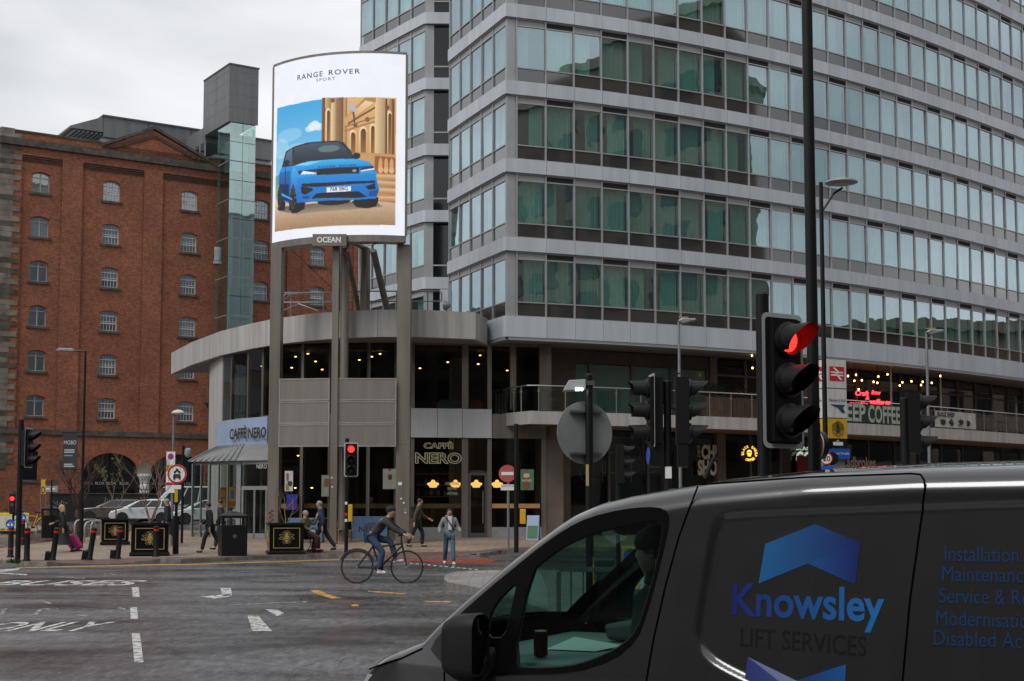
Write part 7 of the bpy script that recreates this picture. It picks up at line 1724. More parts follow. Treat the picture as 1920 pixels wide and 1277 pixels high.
# ================================================================== PARKED CARS
M['tyre'] = plain('tyre', (.012, .012, .012), .8); M['rim'] = plain('alloy_rim', (.30, .31, .32), .35, metal=.6); M['car_glass'] = plain('car_glass', (.012, .016, .018), .05, spec=.9)
M['head_lens'] = plain('headlight', (.45, .47, .5), .12, coat=.6); M['tail'] = plain('tail_lamp', (.35, .01, .01), .25); M['plate_w'] = plain('number_plate', (.6, .6, .55), .5)
def car(label, px, Y, rz, paint, low, cabin, L, Wc, wr=.32, name='parked_car'):
    t = root(name, (xat(px, Y), Y, g(Y)), label, 'car' if name == 'parked_car' else 'van', rz=rz); w = Wc/2
    body = MB(); n = len(low)                   # low: closed side outline (x, z); sections narrow towards nose and tail
    for s in (1,):
        A = []
        for x, z in low:
            k = 1 - .10*max(0, abs(x)/(L/2) - .72)/.28 - .05*max(0, (z-.62)/.4); A.append((x, w*k, z))
        B = [(x, -y, z) for x, y, z in A]; body.add(A + B, [tuple(range(n)), tuple(range(n, 2*n))[::-1]] + [(i, n+i, n+(i+1) % n, (i+1) % n) for i in range(n)])
    body.build('body', paint, t, w=False, smooth=True, bevel=.05)
    zt_ = max(z for x, z in cabin); zb_ = min(z for x, z in cabin)
    inset = lambda z: w*(.93 - .22*(z-zb_)/(zt_-zb_)); c = [(x, inset(z), z) for x, z in cabin]; m = len(c)
    MB().add(c + [(x, -y, z) for x, y, z in c], [tuple(range(m)), tuple(range(m, 2*m))[::-1]] + [(i, m+i, m+(i+1) % m, (i+1) % m) for i in range(m)]).build('roof_cabin', paint, t, w=False, smooth=True, bevel=.04)
    x0b, x0t, x1t, x1b = cabin[0][0], cabin[1][0], cabin[-2][0], cabin[-1][0]; z0, z1 = zb_ + .03, zt_ - .10
    fx = lambda f, z: (x0b + (x0t-x0b)*(z-zb_)/(cabin[1][1]-zb_))*(1-f) + f*(x1b + (x1t-x1b)*(z-zb_)/(cabin[-2][1]-zb_))
    for sg in (1, -1):
        for f0, f1 in ((.09, .40), (.43, .70), (.73, .93)):
            MB().poly([(fx(f0, z0), sg*(inset(z0)+.014), z0), (fx(f1, z0), sg*(inset(z0)+.014), z0), (fx(f1, z1), sg*(inset(z1)+.014), z1), (fx(f0, z1), sg*(inset(z1)+.014), z1)]).build('side_window', M['car_glass'], t, w=False)
        for wx in (L*.31, -L*.29):
            wh_ = MB().lathe([(wr*.62, -.1), (wr*.92, -.11), (wr, -.07), (wr, .07), (wr*.92, .11), (wr*.62, .1)], (wx, sg*(w-.08), wr), 22, 'Y').build('wheel', M['tyre'], t, w=False, smooth=True)
            rim = MB().lathe([(wr*.60, .0), (wr*.62, .095), (wr*.55, .09), (wr*.15, .06), (.001, .06)], (wx, sg*(w-.08), wr), 20, 'Y')
            if sg < 0: rim.v = [(x, 2*(-(w-.08)) - y, z) for x, y, z in rim.v]
            rim.build('rim', M['rim'], wh_, w=False, smooth=True)
            MB().lathe([(wr*1.16, -.01), (wr*1.16, .012)], (wx, sg*(w-.012), wr + .01), 22, 'Y').build('wheel_arch', M['black_matt'], t, w=False)
        MB().box((L*.485 - .12, sg*w*.70, .70), (.22, .34, .13), R(-18*sg)).build('headlight', M['head_lens'], t, w=False, bevel=.03)
        MB().box((-L*.475 + .03, sg*w*.80, .92), (.1, .2, .34)).build('tail_light', M['tail'], t, w=False, bevel=.02)
        MB().box((fx(.10, zb_ + .05), sg*(w + .07), zb_ + .07), (.12, .18, .12)).build('mirror', paint, t, w=False, bevel=.03)
        MB().box((0.05, sg*(w*.985), .78), (.18, .03, .03)).build('door_handle', M['rim'], t, w=False)
    zt1 = z1 - .02; x0t = float(np.interp(zt1, [q[1] for q in cabin[:cabin.index(max(cabin, key=lambda q: q[1])) + 1]], [q[0] for q in cabin[:cabin.index(max(cabin, key=lambda q: q[1])) + 1]]))
    MB().poly([(x0b + .0, inset(zb_)*.93, zb_ + .02), (x0t + .02, inset(zt1)*.9, zt1), (x0t + .02, -inset(zt1)*.9, zt1), (x0b, -inset(zb_)*.93, zb_ + .02)]).build('windscreen', M['car_glass'], t, w=False).location = (.02, 0, .012)
    MB().box((L*.5 - .03, 0, .42), (.06, .52, .11)).build('number_plate', M['plate_w'], t, w=False); MB().box((L*.495 - .04, 0, .58), (.06, .8, .12)).build('grille', M['black_matt'], t, w=False)
    return t
M['car_white'] = plain('white_car_paint', (.62, .63, .64), .25, coat=.7); M['car_brown'] = plain('taupe_car_paint', (.13, .105, .09), .3, metal=.4, coat=.7)
hatch_low = [(1.95, .26), (2.03, .36), (2.05, .50), (2.02, .62), (1.93, .72), (1.72, .81), (1.35, .90), (1.0, .96), (0, 1.0), (-1.2, 1.03), (-1.82, 1.02), (-1.95, .9), (-2.0, .6), (-1.97, .34), (-1.9, .26)]
hatch_cab = [(1.25, .94), (.75, 1.20), (.35, 1.38), (0, 1.47), (-.5, 1.52), (-1.1, 1.51), (-1.55, 1.44), (-1.82, 1.25), (-1.95, .98)]
est_low = [(2.3, .28), (2.40, .40), (2.42, .58), (2.36, .74), (2.2, .84), (1.8, .92), (1.0, .98), (-.5, 1.02), (-1.6, 1.04), (-2.25, 1.02), (-2.38, .85), (-2.4, .5), (-2.3, .28)]
est_cab = [(1.2, .95), (.72, 1.20), (.3, 1.39), (-.1, 1.47), (-.7, 1.50), (-1.4, 1.48), (-1.9, 1.42), (-2.12, 1.25), (-2.3, 1.0)]
car('white hatchback parked behind the nearer bee planter', 270, 90.5, PI + R(14), M['car_white'], hatch_low, hatch_cab, 4.0, 1.70)
car('taupe estate car parked beyond the white hatchback', 218, 93.2, PI + R(8), M['car_brown'], est_low, est_cab, 4.8, 1.86, .34)
car('white car parked behind the glass lean-to', 385, 87.5, PI + R(20), M['car_white'], hatch_low, hatch_cab, 4.0, 1.72)
van_low = [(2.5, .3), (2.55, .6), (2.4, .95), (1.7, 1.15), (-2.4, 1.15), (-2.45, .3)]; van_cab = [(1.75, 1.1), (1.0, 1.9), (.6, 2.35), (-2.4, 2.38), (-2.45, 1.1)]
car('white van parked behind the dark brick wall', 330, 98.0, PI + R(33), M['car_white'], van_low, van_cab, 5.0, 1.9, .34, 'parked_van')

# ================================================================== BICYCLES
M['bike_yellow'] = plain('hire_bike_yellow', (.60, .40, .03), .4, coat=.3)
def wheel_mb(r, c, n=24, tyre=.018):
    mb = MB(); pts = [(c[0] + r*math.cos(2*PI*k/n), c[1], c[2] + r*math.sin(2*PI*k/n)) for k in range(n+1)]; mb.tube(pts, tyre, 6); return mb
def bicycle(t, mat, s=1.0, basket=False):
    for x in (-.52, .52):
        o = wheel_mb(.33, (x, 0, .34)).build('wheel', M['tyre'], t, w=False); sp = MB()
        for k in range(10): a = 2*PI*k/10; sp.cyl((x, 0, .34), (x + .32*math.cos(a), 0, .34 + .32*math.sin(a)), .003, n=4)
        sp.cyl((x, -.05, .34), (x, .05, .34), .025, n=8); sp.build('spokes', M['galv'], o, w=False)
    f = MB()
    for a, b in (((.52, .34), (.40, .88)), ((.42, .78), (-.05, .32)), ((-.05, .32), (-.22, .86)), ((-.18, .74), (.42, .82)), ((-.05, .32), (-.52, .34)), ((-.19, .76), (-.52, .34))): f.cyl((a[0], 0, a[1]), (b[0], 0, b[1]), .02, n=8)
    f.build('frame', mat, t, w=False)
    MB().tube([(.36, -.26, .98), (.44, -.2, 1.0), (.40, 0, .98), (.44, .2, 1.0), (.36, .26, .98)], .014, 6).cyl((.40, 0, .88), (.40, 0, .98), .015, n=6).build('handlebar', M['black'], t, w=False)
    MB().prism([(-.36, -.07, .90), (-.36, .07, .90), (-.08, .02, .92), (-.08, -.02, .92)], (0, 0, .05)).build('saddle', M['black'], t, w=False, bevel=.02)
    MB().lathe([(.09, -.005), (.09, .005)], (-.05, -.05, .32), 14, 'Y').cyl((-.05, -.1, .32), (.06, -.1, .2), .012, n=5).build('crank', M['black'], t, w=False)
    MB().tube([(-.52 + .37*math.cos(a), 0, .34 + .37*math.sin(a)) for a in [R(20 + 10*k) for k in range(15)]], .02, 5).build('mudguard', mat, t, w=False)
    if basket: MB().boxm((.46, -.15, .78), (.72, .15, 1.0)).build('basket', M['black'], t, w=False)
b = hit(60, 1001, .12); t = root('hire_bike', b, 'yellow hire bicycle with black basket parked left of the bin', 'bicycle', rz=PI + R(30), group='yellow hire bikes'); bicycle(t, M['bike_yellow'], basket=True)
b = hit(2, 992, .12); t = root('hire_bike', b, 'yellow hire bicycle at the left edge of the picture', 'bicycle', rz=PI + R(60), group='yellow hire bikes'); bicycle(t, M['bike_yellow'])
for i, px in enumerate((4, 16, 27, 37, 47)):
    b = hit(px, 996, .12); t = root('bike_dock', b, ['leftmost yellow bike dock at the picture edge', 'second yellow bike dock from the left', 'third yellow bike dock from the left', 'fourth yellow bike dock beside the signal pole', 'rightmost yellow bike dock by the hire bike'][i], 'bike dock', rz=R(20), group='yellow bike docks')
    MB().prism([(-.16, -.25, 0), (.16, -.25, 0), (.16, .0, .85), (-.16, .0, .85)], (0, .25, 0)).build('stand', M['bike_yellow'], t, w=False, bevel=.03); MB().prism([(-.11, -.262, .12), (.11, -.262, .12), (.11, -.06, .70), (-.11, -.06, .70)], (0, -.006, 0)).build('panel', plain('dock_panel%d' % i, ((.45, .47, .40), (.40, .45, .40), (.5, .5, .46), (.55, .22, .03), (.42, .47, .42))[i], .5), t, w=False)

# ================================================================== PEOPLE
M['skin_a'] = plain('skin_light', (.42, .24, .17), .55); M['skin_b'] = plain('skin_tan', (.36, .21, .14), .55)
def cloth(n, c, r=.8): return plain(n, c, r, var=.22, vscale=9, bump=.25, bscale=25)
def skinned(name, V, E_, Rd, mat, parent, rootv=0, sub=2):
    me = bpy.data.meshes.new(name); me.from_pydata([tuple(v) for v in V], E_, []); o = link(name, me, mat, parent)
    sk = o.modifiers.new('skin', 'SKIN'); sk.use_smooth_shade = True
    for i, r_ in enumerate(Rd):
        me.skin_vertices[0].data[i].radius = r_ if isinstance(r_, tuple) else (r_, r_); me.skin_vertices[0].data[i].use_root = (i == rootv)
    sb_ = o.modifiers.new('sub', 'SUBSURF'); sb_.levels = sub; sb_.render_levels = sub
    return o
def person(label, loc, rz, H=1.75, legs=((20, 10), (-20, 15)), arms=((-15, 8, 20), (15, 8, 20)), lean=0, top='black', bottom='navy', shoe='black', skin='skin_a', hair=None, pel=None, hood=False, longhair=False, skirt=None, coat=None, hands=True, head_turn=0.0, bag=None, cap=None):
    """facing -Y; legs = (thigh forward, knee bend) in degrees for left and right, arms = (forward, out, elbow)"""
    t = root('person', loc, label, 'person', rz=rz); s = H/1.75
    hipz = .93 if pel is None else pel/s
    # drop the pelvis so the lower foot rests on the ground
    def legpts(sx, a, k):
        a, k = R(a), R(k); hp = Vector((sx*.095, 0, hipz)); kn = hp + Vector((0, -math.sin(a), -math.cos(a)))*.43; an = kn + Vector((0, -math.sin(a-k), -math.cos(a-k)))*.42; fa = a - k; pt = max(-.5, min(.3, fa*.5))
        toe = an + Vector((sx*.02, -.17*math.cos(pt), -.05 - .10*math.sin(-pt) if pt < 0 else -.05)); return hp, kn, an, toe
    Lg = [legpts(1, *legs[0]), legpts(-1, *legs[1])]
    if pel is None:
        low = min(min(q[2].z - .075, q[3].z - .02) for q in Lg); dz = -low; Lg = [[p + Vector((0, 0, dz)) for p in q] for q in Lg]; hipz += dz
    ln = R(lean); up = Vector((0, -math.sin(ln), math.cos(ln))); P0_ = Vector((0, 0, hipz))
    sp, ch, nk = P0_ + up*.2, P0_ + up*.42, P0_ + up*.565; hd_ = nk + Vector((0, -.02 - .04*math.sin(ln), .035)); hc = hd_ + Vector((0, -.018, .095)); ht = hc + Vector((0, .008, .078))
    def armpts(sx, a, o_, e_):
        a, o_, e_ = R(a), R(o_), R(e_); sh = ch + Vector((sx*.185, 0, 0)) + up*.07; d = Vector((sx*math.sin(o_), -math.sin(a)*math.cos(o_), -math.cos(a)*math.cos(o_))); el = sh + d*.29; a2 = a + e_; d2 = Vector((sx*math.sin(o_)*.3, -math.sin(a2), -math.cos(a2))).normalized(); wr_ = el + d2*.26; return sh, el, wr_, d2
    Ar = [armpts(1, *arms[0]), armpts(-1, *arms[1])]
    S = lambda p: Vector(p)*s
    V = [P0_, sp, ch, nk, hd_, hc, ht]; E_ = [(0, 1), (1, 2), (2, 3), (3, 4), (4, 5), (5, 6)]; Rd = [(.13, .10), (.12, .09), (.14, .095), .060, .064, (.094, .116), (.070, .085)]
    for q in Lg:
        k = len(V); V += q; E_ += [(0, k), (k, k+1), (k+1, k+2), (k+2, k+3)]; Rd += [.085, .058, .04, .035]
    for sx, q in zip((1, -1), Ar):
        k = len(V); sh, el, wr_, d2 = q; V += [sh, el, wr_]; E_ += [(2, k), (k, k+1), (k+1, k+2)]; Rd += [.058, .042, .030]
        if hands:
            pm_ = wr_ + d2*.07; V.append(pm_); E_.append((k+2, k+3)); Rd.append((.036, .022)); sd_ = d2.cross(Vector((sx, 0, 0))).normalized()
            for fi_ in range(4):
                b1 = pm_ + sd_*(.024*(1.5 - fi_)/1.5) + d2*.03; b2 = b1 + d2*(.035 - .004*abs(fi_-1)) ; b3 = b2 + (d2 + Vector((-sx*.5, 0, 0))).normalized()*.03; j = len(V); V += [b1, b2, b3]; E_ += [(k+3, j), (j, j+1), (j+1, j+2)]; Rd += [.010, .009, .008]
            th_ = wr_ + d2*.03 + sd_*.03; j = len(V); V += [th_, th_ + (d2 + sd_*.6).normalized()*.035]; E_ += [(k+3, j), (j, j+1)]; Rd += [.011, .009]
    rs = lambda rr: [tuple(x*s for x in q) if isinstance(q, tuple) else q*s for q in rr]
    body = skinned('body', [S(v) for v in V], E_, rs(Rd), M[skin], t)
    # face
    fc_ = S(hc); fr_ = .098*s
    MB().ell((fc_.x, fc_.y - fr_*.82, fc_.z - .008*s), (.012*s, .02*s, .022*s), 8, 6).build('nose', M[skin], body, w=False, smooth=True)
    for sx in (-1, 1): MB().ell((fc_.x + sx*.034*s, fc_.y - fr_*.76, fc_.z + .014*s), (.011*s, .007*s, .006*s), 8, 5).build('eye', M['black'], body, w=False); MB().ell((fc_.x + sx*.070*s, fc_.y + .01, fc_.z), (.010*s, .022*s, .032*s), 8, 6).build('ear', M[skin], body, w=False, smooth=True)
    MB().ell((fc_.x, fc_.y - fr_*.76, fc_.z - .045*s), (.024*s, .007*s, .006*s), 8, 5).build('mouth', plain('lips', (.26, .09, .07), .6) if 'lips' not in M else M['lips'], body, w=False)
    if hair:
        mb = MB().ell((fc_.x, fc_.y + .018*s, fc_.z + .030*s), (.086*s, .102*s, .094*s), 14, 10)
        mb.f = [f for f in mb.f if not (sum(mb.v[i][1] for i in f)/len(f) < fc_.y - .045*s and sum(mb.v[i][2] for i in f)/len(f) < fc_.z + .055*s)]
        hr = mb.build('hair', M[hair], t, w=False, smooth=True)
        if longhair: MB().lathe([(.05*s, .06*s), (.078*s, .0), (.088*s, -.12*s), (.08*s, -.22*s), (.04*s, -.27*s)], (fc_.x, fc_.y + .062*s, fc_.z + .02*s), 12).build('long_hair', M[hair], hr, w=False, smooth=True)
    if cap: MB().ell((fc_.x, fc_.y + .01*s, fc_.z + .055*s), (.094*s, .112*s, .080*s), 14, 8).build('hat', M[cap], t, w=False, smooth=True)
    # clothes
    V = [P0_ - up*(.06 if lean < 20 else .14), sp, ch, nk - up*.005]; E_ = [(0, 1), (1, 2), (2, 3)]; Rd = [(.165, .135), (.155, .12), (.168, .122), (.075, .075)]
    for q in Ar: k = len(V); V += [q[0], q[1], q[2] - q[3]*.02]; E_ += [(2, k), (k, k+1), (k+1, k+2)]; Rd += [.080, .066, .052]
    jk = skinned('jacket', [S(v) for v in V], E_, rs(Rd), M[top], t)
    if coat:
        kz = min(Lg[0][1].z, Lg[1][1].z); MB().lathe([(.155*s, P0_.z*s + .06*s), (.185*s, P0_.z*s - .1*s), (.20*s, (kz - .08)*s), (.17*s, (kz - .08)*s)], (0, (Lg[0][1].y + Lg[1][1].y)/4*s, 0), 14).build('coat_skirt', M[top], jk, w=False, smooth=True)
    V = [P0_]; E_ = []; Rd = [(.145, .115)]
    for q in Lg: k = len(V); V += [q[0] + Vector((0, 0, -.02)), q[1], q[2] + (q[1]-q[2]).normalized()*.01]; E_ += [(0, k), (k, k+1), (k+1, k+2)]; Rd += [.100, .078, .068]
    skinned('trousers', [S(v) for v in V], E_, rs(Rd), M[bottom], t)
    for q in Lg:
        d = (q[3] - q[2]); skinned('shoe', [S(q[2] + Vector((0, .03, -.035))), S(q[2] + Vector((0, -.04, -.04))), S(q[3] + Vector((0, -.02, .012)))], [(0, 1), (1, 2)], rs([.050, .048, .036]), M[shoe], t)
    if hood: MB().lathe([(.10*s, 0), (.135*s, .03*s), (.12*s, .075*s), (.09*s, .09*s)], tuple(S(nk + Vector((0, .045, -.03)))), 12).build('hood', M[top], jk, w=False, smooth=True)
    if skirt:
        MB().lathe([(.13*s, P0_.z*s + .02), (.17*s, P0_.z*s - .15*s), (.24*s, .42*s), (.30*s, .27*s), (.27*s, .27*s)], (0, 0, 0), 18).build('skirt', M[skirt], t, w=False, smooth=True)
    if bag: MB().box(tuple(S(ch + Vector((0, .20, -.08)))), (.30*s, .16*s, .42*s)).build('backpack', M[bag], t, w=False, bevel=.05)
    return t
for n_, c_ in (('c_black', (.012, .012, .014)), ('c_charcoal', (.03, .03, .032)), ('c_navy', (.018, .035, .085)), ('c_navy_dk', (.012, .018, .035)), ('c_green', (.055, .055, .03)), ('c_olive', (.085, .085, .035)), ('c_grey', (.20, .20, .205)), ('c_jeans', (.055, .11, .16)), ('c_jeans_dk', (.03, .06, .11)), ('c_white', (.6, .6, .62)), ('c_brown', (.05, .03, .022)), ('c_dkred', (.05, .02, .02))): M[n_] = cloth(n_, c_)
M['h_blonde'] = cloth('hair_blonde', (.42, .29, .13), .6); M['h_dark'] = cloth('hair_dark', (.018, .013, .011), .5); M['h_grey'] = cloth('hair_grey', (.24, .23, .22), .6); M['lips'] = plain('lips', (.26, .09, .07), .6); M['h_brown'] = cloth('hair_brown', (.05, .03, .02), .5)
LEFT, RIGHT = -PI/2, PI/2                       # headings as seen in the picture
person('woman with long blonde hair in black jacket and skirt walking left', hit(118, 1036, .12), LEFT, 1.68, ((26, 8), (-22, 12)), ((-25, 10, 25), (28, 8, 45)), 6, 'c_black', 'c_black', 'c_black', 'skin_a', 'h_blonde', longhair=True, skirt='c_black')
b = hit(140, 1034, .12); t = root('suitcase', b + Vector((.05, .05, 0)), 'magenta wheeled suitcase pulled behind the blonde woman', 'suitcase'); M['magenta'] = plain('magenta_case', (.42, .012, .14), .4, var=.15, vscale=6)
o = MB().boxm((-.19, -.13, .05), (.19, .13, .62)).build('shell', M['magenta'], t, w=False, bevel=.05); o.rotation_euler = (0, R(-38), 0); o.location = (.1, 0, .02)
for dx in (.12, .36): MB().lathe([(.03, -.03), (.03, .03)], (dx, -.1, .03), 10, 'Y').lathe([(.03, -.03), (.03, .03)], (dx, .1, .03), 10, 'Y').build('wheel', M['tyre'], t, w=False)
for sy in (-1, 1): MB().cyl((-.32, sy*.07, .48), (-.62, sy*.06, .86), .010, n=5).build('handle_bar', M['galv'], t, w=False)
MB().cyl((-.62, -.07, .86), (-.62, .07, .86), .016, n=6).build('grip', M['black'], t, w=False)
person('grey haired person in long dark navy coat beside the sign post', hit(314, 1024, .12), LEFT, 1.74, ((16, 10), (-18, 14)), ((-12, 6, 20), (12, 6, 20)), 3, 'c_navy_dk', 'c_black', 'c_black', 'skin_a', 'h_grey', coat=True)
person('dark haired man in black walking left behind the tall bin', hit(394, 1036, .12), LEFT, 1.74, ((24, 12), (-24, 16)), ((-20, 6, 25), (20, 6, 35)), 6, 'c_black', 'c_black', 'c_brown', 'skin_b', 'h_dark')
person('person in dark clothes half hidden behind the tall bin', hit(414, 1030, .12), LEFT, 1.76, ((16, 8), (-18, 14)), ((-14, 6, 15), (14, 6, 20)), 2, 'c_charcoal', 'c_navy_dk', 'c_black', 'skin_b', 'h_dark')
person('grey haired man in navy padded jacket and jeans walking left', hit(604, 1034, .12), LEFT, 1.80, ((28, 12), (-26, 10)), ((-20, 8, 20), (24, 8, 45)), 8, 'c_navy', 'c_navy_dk', 'c_black', 'skin_a', 'h_grey')
person('dark haired man in green jacket with backpack striding right', hit(782, 1026, .12), RIGHT, 1.80, ((26, 30), (-20, 8)), ((22, 8, 40), (-24, 8, 20)), 6, 'c_green', 'c_black', 'c_brown', 'skin_a', 'h_dark', bag='c_black')
pg = person('dark haired woman in grey hooded jacket and blue jeans crossing the road', hit(842, 1058.5, .0), R(12), 1.66, ((20, 8), (-10, 22)), ((4, 20, 62), (-4, 22, 60)), 0, 'c_grey', 'c_jeans', 'c_white', 'skin_b', 'h_dark', hood=True, longhair=True, hands=False)
pz = .93*1.66/1.75
MB().prism([(-.045, -.142, 1.0), (.05, -.142, 1.0), (.07, -.135, 1.40), (-.055, -.135, 1.40)], (0, .03, 0)).build('white_shirt', M['c_white'], pg, w=False, bevel=.01); MB().tube([(-.13, -.10, 1.40), (-.02, -.165, 1.22), (.10, -.15, 1.06), (.16, -.05, 1.0)], .016, 6).build('bag_strap', M['c_black'], pg, w=False)
# wheelchair user
b = hit(573, 1036, .12); t = root('wheelchair', b, 'black wheelchair beside the right bee planter', 'wheelchair', rz=R(20))
for sx in (-.29, .29):
    mb = MB(); pts = [(sx, .0 + .30*math.cos(2*PI*k/24), .32 + .30*math.sin(2*PI*k/24)) for k in range(25)]; mb.tube(pts, .016, 6); o = mb.build('wheel', M['tyre'], t, w=False); sp_ = MB()
    for k in range(10): a = 2*PI*k/10; sp_.cyl((sx, 0, .32), (sx, .29*math.cos(a), .32 + .29*math.sin(a)), .003, n=4)
    sp_.build('spokes', M['galv'], o, w=False)
    MB().tube([(sx*.85, .25, .92), (sx*.85, .2, .48), (sx*.85, -.25, .48), (sx*.8, -.42, .12)], .014, 6).build('side_frame', M['black'], t, w=False); MB().lathe([(.07, -.015), (.07, .015)], (sx*.8, -.40, .07), 12, 'X').build('caster', M['tyre'], t, w=False)
MB().boxm((-.23, -.22, .44), (.23, .2, .49)).build('seat', M['c_black'], t, w=False, bevel=.01); MB().boxm((-.23, .2, .5), (.23, .24, .88)).build('backrest', M['c_black'], t, w=False, bevel=.01); MB().boxm((-.18, -.55, .08), (.18, -.38, .10)).build('footrest', M['black'], t, w=False)
t.rotation_euler = (0, 0, R(75)); MATX[t.name] = Matrix.Translation(b) @ Matrix.Rotation(R(75), 4, 'Z')
person('seated grey haired man in olive jacket holding a phone to his ear', b + Vector((.0, .0, 0)), R(75), 1.74, ((80, 80), (80, 80)), ((55, 20, 110), (20, 10, 50)), -4, 'c_olive', 'c_dkred', 'c_black', 'skin_a', 'h_grey', pel=.60)
# cyclist
b = hit(716, 1094, 0); t = root('bicycle', b, 'dark bicycle ridden across the junction', 'bicycle', rz=R(-4)); bicycle(t, M['c_charcoal']); t.scale = (1.06, 1.06, 1.06)
person('cyclist in dark top and blue jeans leaning over the handlebars', b + Vector((-.24, 0, 0)), RIGHT - R(4), 1.74, ((78, 62), (40, 55)), ((48, 8, 14), (48, 8, 14)), 42, 'c_charcoal', 'c_jeans_dk', 'c_white', 'skin_a', 'h_dark', pel=1.02, cap='c_black')
# customer sitting inside
person('customer seated at the cafe window counter behind the glass', Vector((xat(697, 58.6), 58.6, .6)), R(10), 1.7, ((80, 85), (80, 85)), ((40, 10, 60), (40, 10, 60)), 5, 'c_charcoal', 'c_black', 'c_black', 'skin_a', 'h_brown', pel=.72)
bs2 = root('bar_stool', (xat(697, 58.6), 58.62, .58), 'bar stool under the customer inside the cafe window', 'stool'); MB().lathe([(.17, .56), (.18, .59), (.17, .62), (.001, .62)], n=14).build('seat', M['wood'], bs2, w=False); MB().lathe([(.2, 0), (.2, .02), (.03, .04), (.03, .56)], n=12).build('stem', M['black'], bs2, w=False)
# ================================================================== THE VAN
TH = R(26); VP0 = Vector((1.15702, 5.85, 0.0))
FWD = Vector((-math.cos(TH), math.sin(TH), 0)); VN = Vector((-math.sin(TH), -math.cos(TH), 0))
van = root('grey_van', (VP0.x, VP0.y, 0), 'dark grey panel van with blue lift company lettering in the foreground', 'van', rz=-TH)
def VM(px, py):                                # picture point on the van's near side -> (forward, height)
    r_ = ray(px, py); C0 = Vector((0, 0, EYE)); t_ = (VP0 - C0).dot(VN)/r_.dot(VN); P = C0 + r_*t_
    q = P - VP0; return (q.dot(FWD), P.z)
LV = lambda x, y, z: (-x, y, z)                # van axes: x forward, y inward from the near side, z up
HW = 0.92                                      # half width
prof = [VM(*p) for p in ((641, 1275), (647, 1266), (660, 1256), (678, 1240), (702, 1228), (740, 1215), (778, 1200), (786, 1193), (813, 1163), (846, 1131), (880, 1099), (930, 1052), (982, 1008), (1020, 978), (1051, 957), (1095, 937), (1154, 922), (1200, 914), (1300, 897), (1500, 877), (1700, 866), (1920, 860))]
prof = [(2.265, .25), (2.30, .45), (2.28, .62), (2.23, .78)] + prof + [(-1.5, 1.862), (-2.02, 1.845)]
NX_ = np.array([p[0] for p in prof])[::-1]; NZ_ = np.array([p[1] for p in prof])[::-1]
def topz(x): return float(np.interp(x, NX_[:-4] if x < 2.18 else NX_, NZ_[:-4] if x < 2.18 else NZ_))
def side_y(x, z):
    y = 0.0
    if z > .95: y += .13*(min(z, 1.70) - .95)
    if z < .60: y += .10*((.60 - z)/.4)**2*.5
    if x > 1.55: y += .36*((x - 1.55)/.75)**2*.75
    if x < -1.85: y += .25*((-1.85 - x)/.25)**2*.3
    return y
PANEL = [VM(*p) for p in ((1400, 957), (1352, 961), (1338, 966), (1322, 985), (1309, 1080), (1297, 1180), (1303, 1210), (1320, 1235), (1350, 1256))]
PANEL = [(-1.85, 1.72), (-.9, 1.708)] + PANEL + [(.14, .93), (-.2, .90), (-1.85, .90)]
def chaikin(P, n=2):
    for _ in range(n):
        Q = []
        for (ax, az), (bx, bz) in zip(P, P[1:] + P[:1]): Q += [(ax*.75 + bx*.25, az*.75 + bz*.25), (ax*.25 + bx*.75, az*.25 + bz*.75)]
        P = Q
    return P
PANEL = chaikin(PANEL, 2)
def inside(poly, x, z):
    c = False; n = len(poly); j = n-1
    for i in range(n):
        xi, zi = poly[i]; xj, zj = poly[j]
        if (zi > z) != (zj > z) and x < (xj-xi)*(z-zi)/(zj-zi) + xi: c = not c
        j = i
    return c
def sdist(poly, x, z):
    best = 9.0; n = len(poly)
    for i in range(n):
        ax, az = poly[i]; bx, bz = poly[(i+1) % n]; dx, dz = bx-ax, bz-az; L2 = dx*dx + dz*dz
        t_ = max(0, min(1, ((x-ax)*dx + (z-az)*dz)/L2)) if L2 else 0; best = min(best, math.hypot(x-ax-t_*dx, z-az-t_*dz))
    return best if inside(poly, x, z) else -best
REC = .020
def panel_y(x, z):
    if x > .6 or z < .8: return 0.0
    d = sdist(PANEL, x, z); t_ = max(0, min(1, (d + .004)/.034)); return REC*(t_*t_*(3 - 2*t_))
OPEN = [VM(*p) for p in ((800, 1214), (850, 1158), (905, 1107), (960, 1060), (1000, 1026), (1050, 990), (1090, 970), (1150, 955), (1200, 950), (1232, 953), (1243, 970), (1238, 1010), (1222, 1090), (1208, 1150), (1192, 1200), (1150, 1238), (1075, 1262), (960, 1266), (880, 1264), (838, 1252), (815, 1232))]
GLASS = [VM(*p) for p in ((986, 1072), (1015, 1046), (1051, 1020), (1100, 999), (1164, 984), (1212, 975), (1226, 976), (1232, 990), (1222, 1060), (1202, 1148), (1188, 1187), (1165, 1210), (1137, 1226), (1100, 1241), (1065, 1250), (1010, 1253), (959, 1251))]
QTR = [VM(*p) for p in ((909, 1198), (911, 1165), (918, 1140), (935, 1116), (962, 1090), (952, 1145), (944, 1198))]
OPEN, GLASS, QTR = chaikin(OPEN, 1), chaikin(GLASS, 1), chaikin(QTR, 1)
ARCH = ((1.38, .36), (-1.42, .36)); WR = .315
xs_ = sorted(set([round(v, 4) for v in np.arange(-2.02, 2.295, .025)] + [round(v, 4) for v in np.arange(.0, .52, .008)] + [2.30, 1.766]), reverse=True)
M['van_paint'] = plain('grey_metallic_paint', (.046, .045, .046), .25, metal=.6, coat=1.0); M['van_paint'].node_tree.nodes['Principled BSDF'].inputs['Coat Roughness'].default_value = .03
NS, NC, NT = 150, 8, 14
secs = []
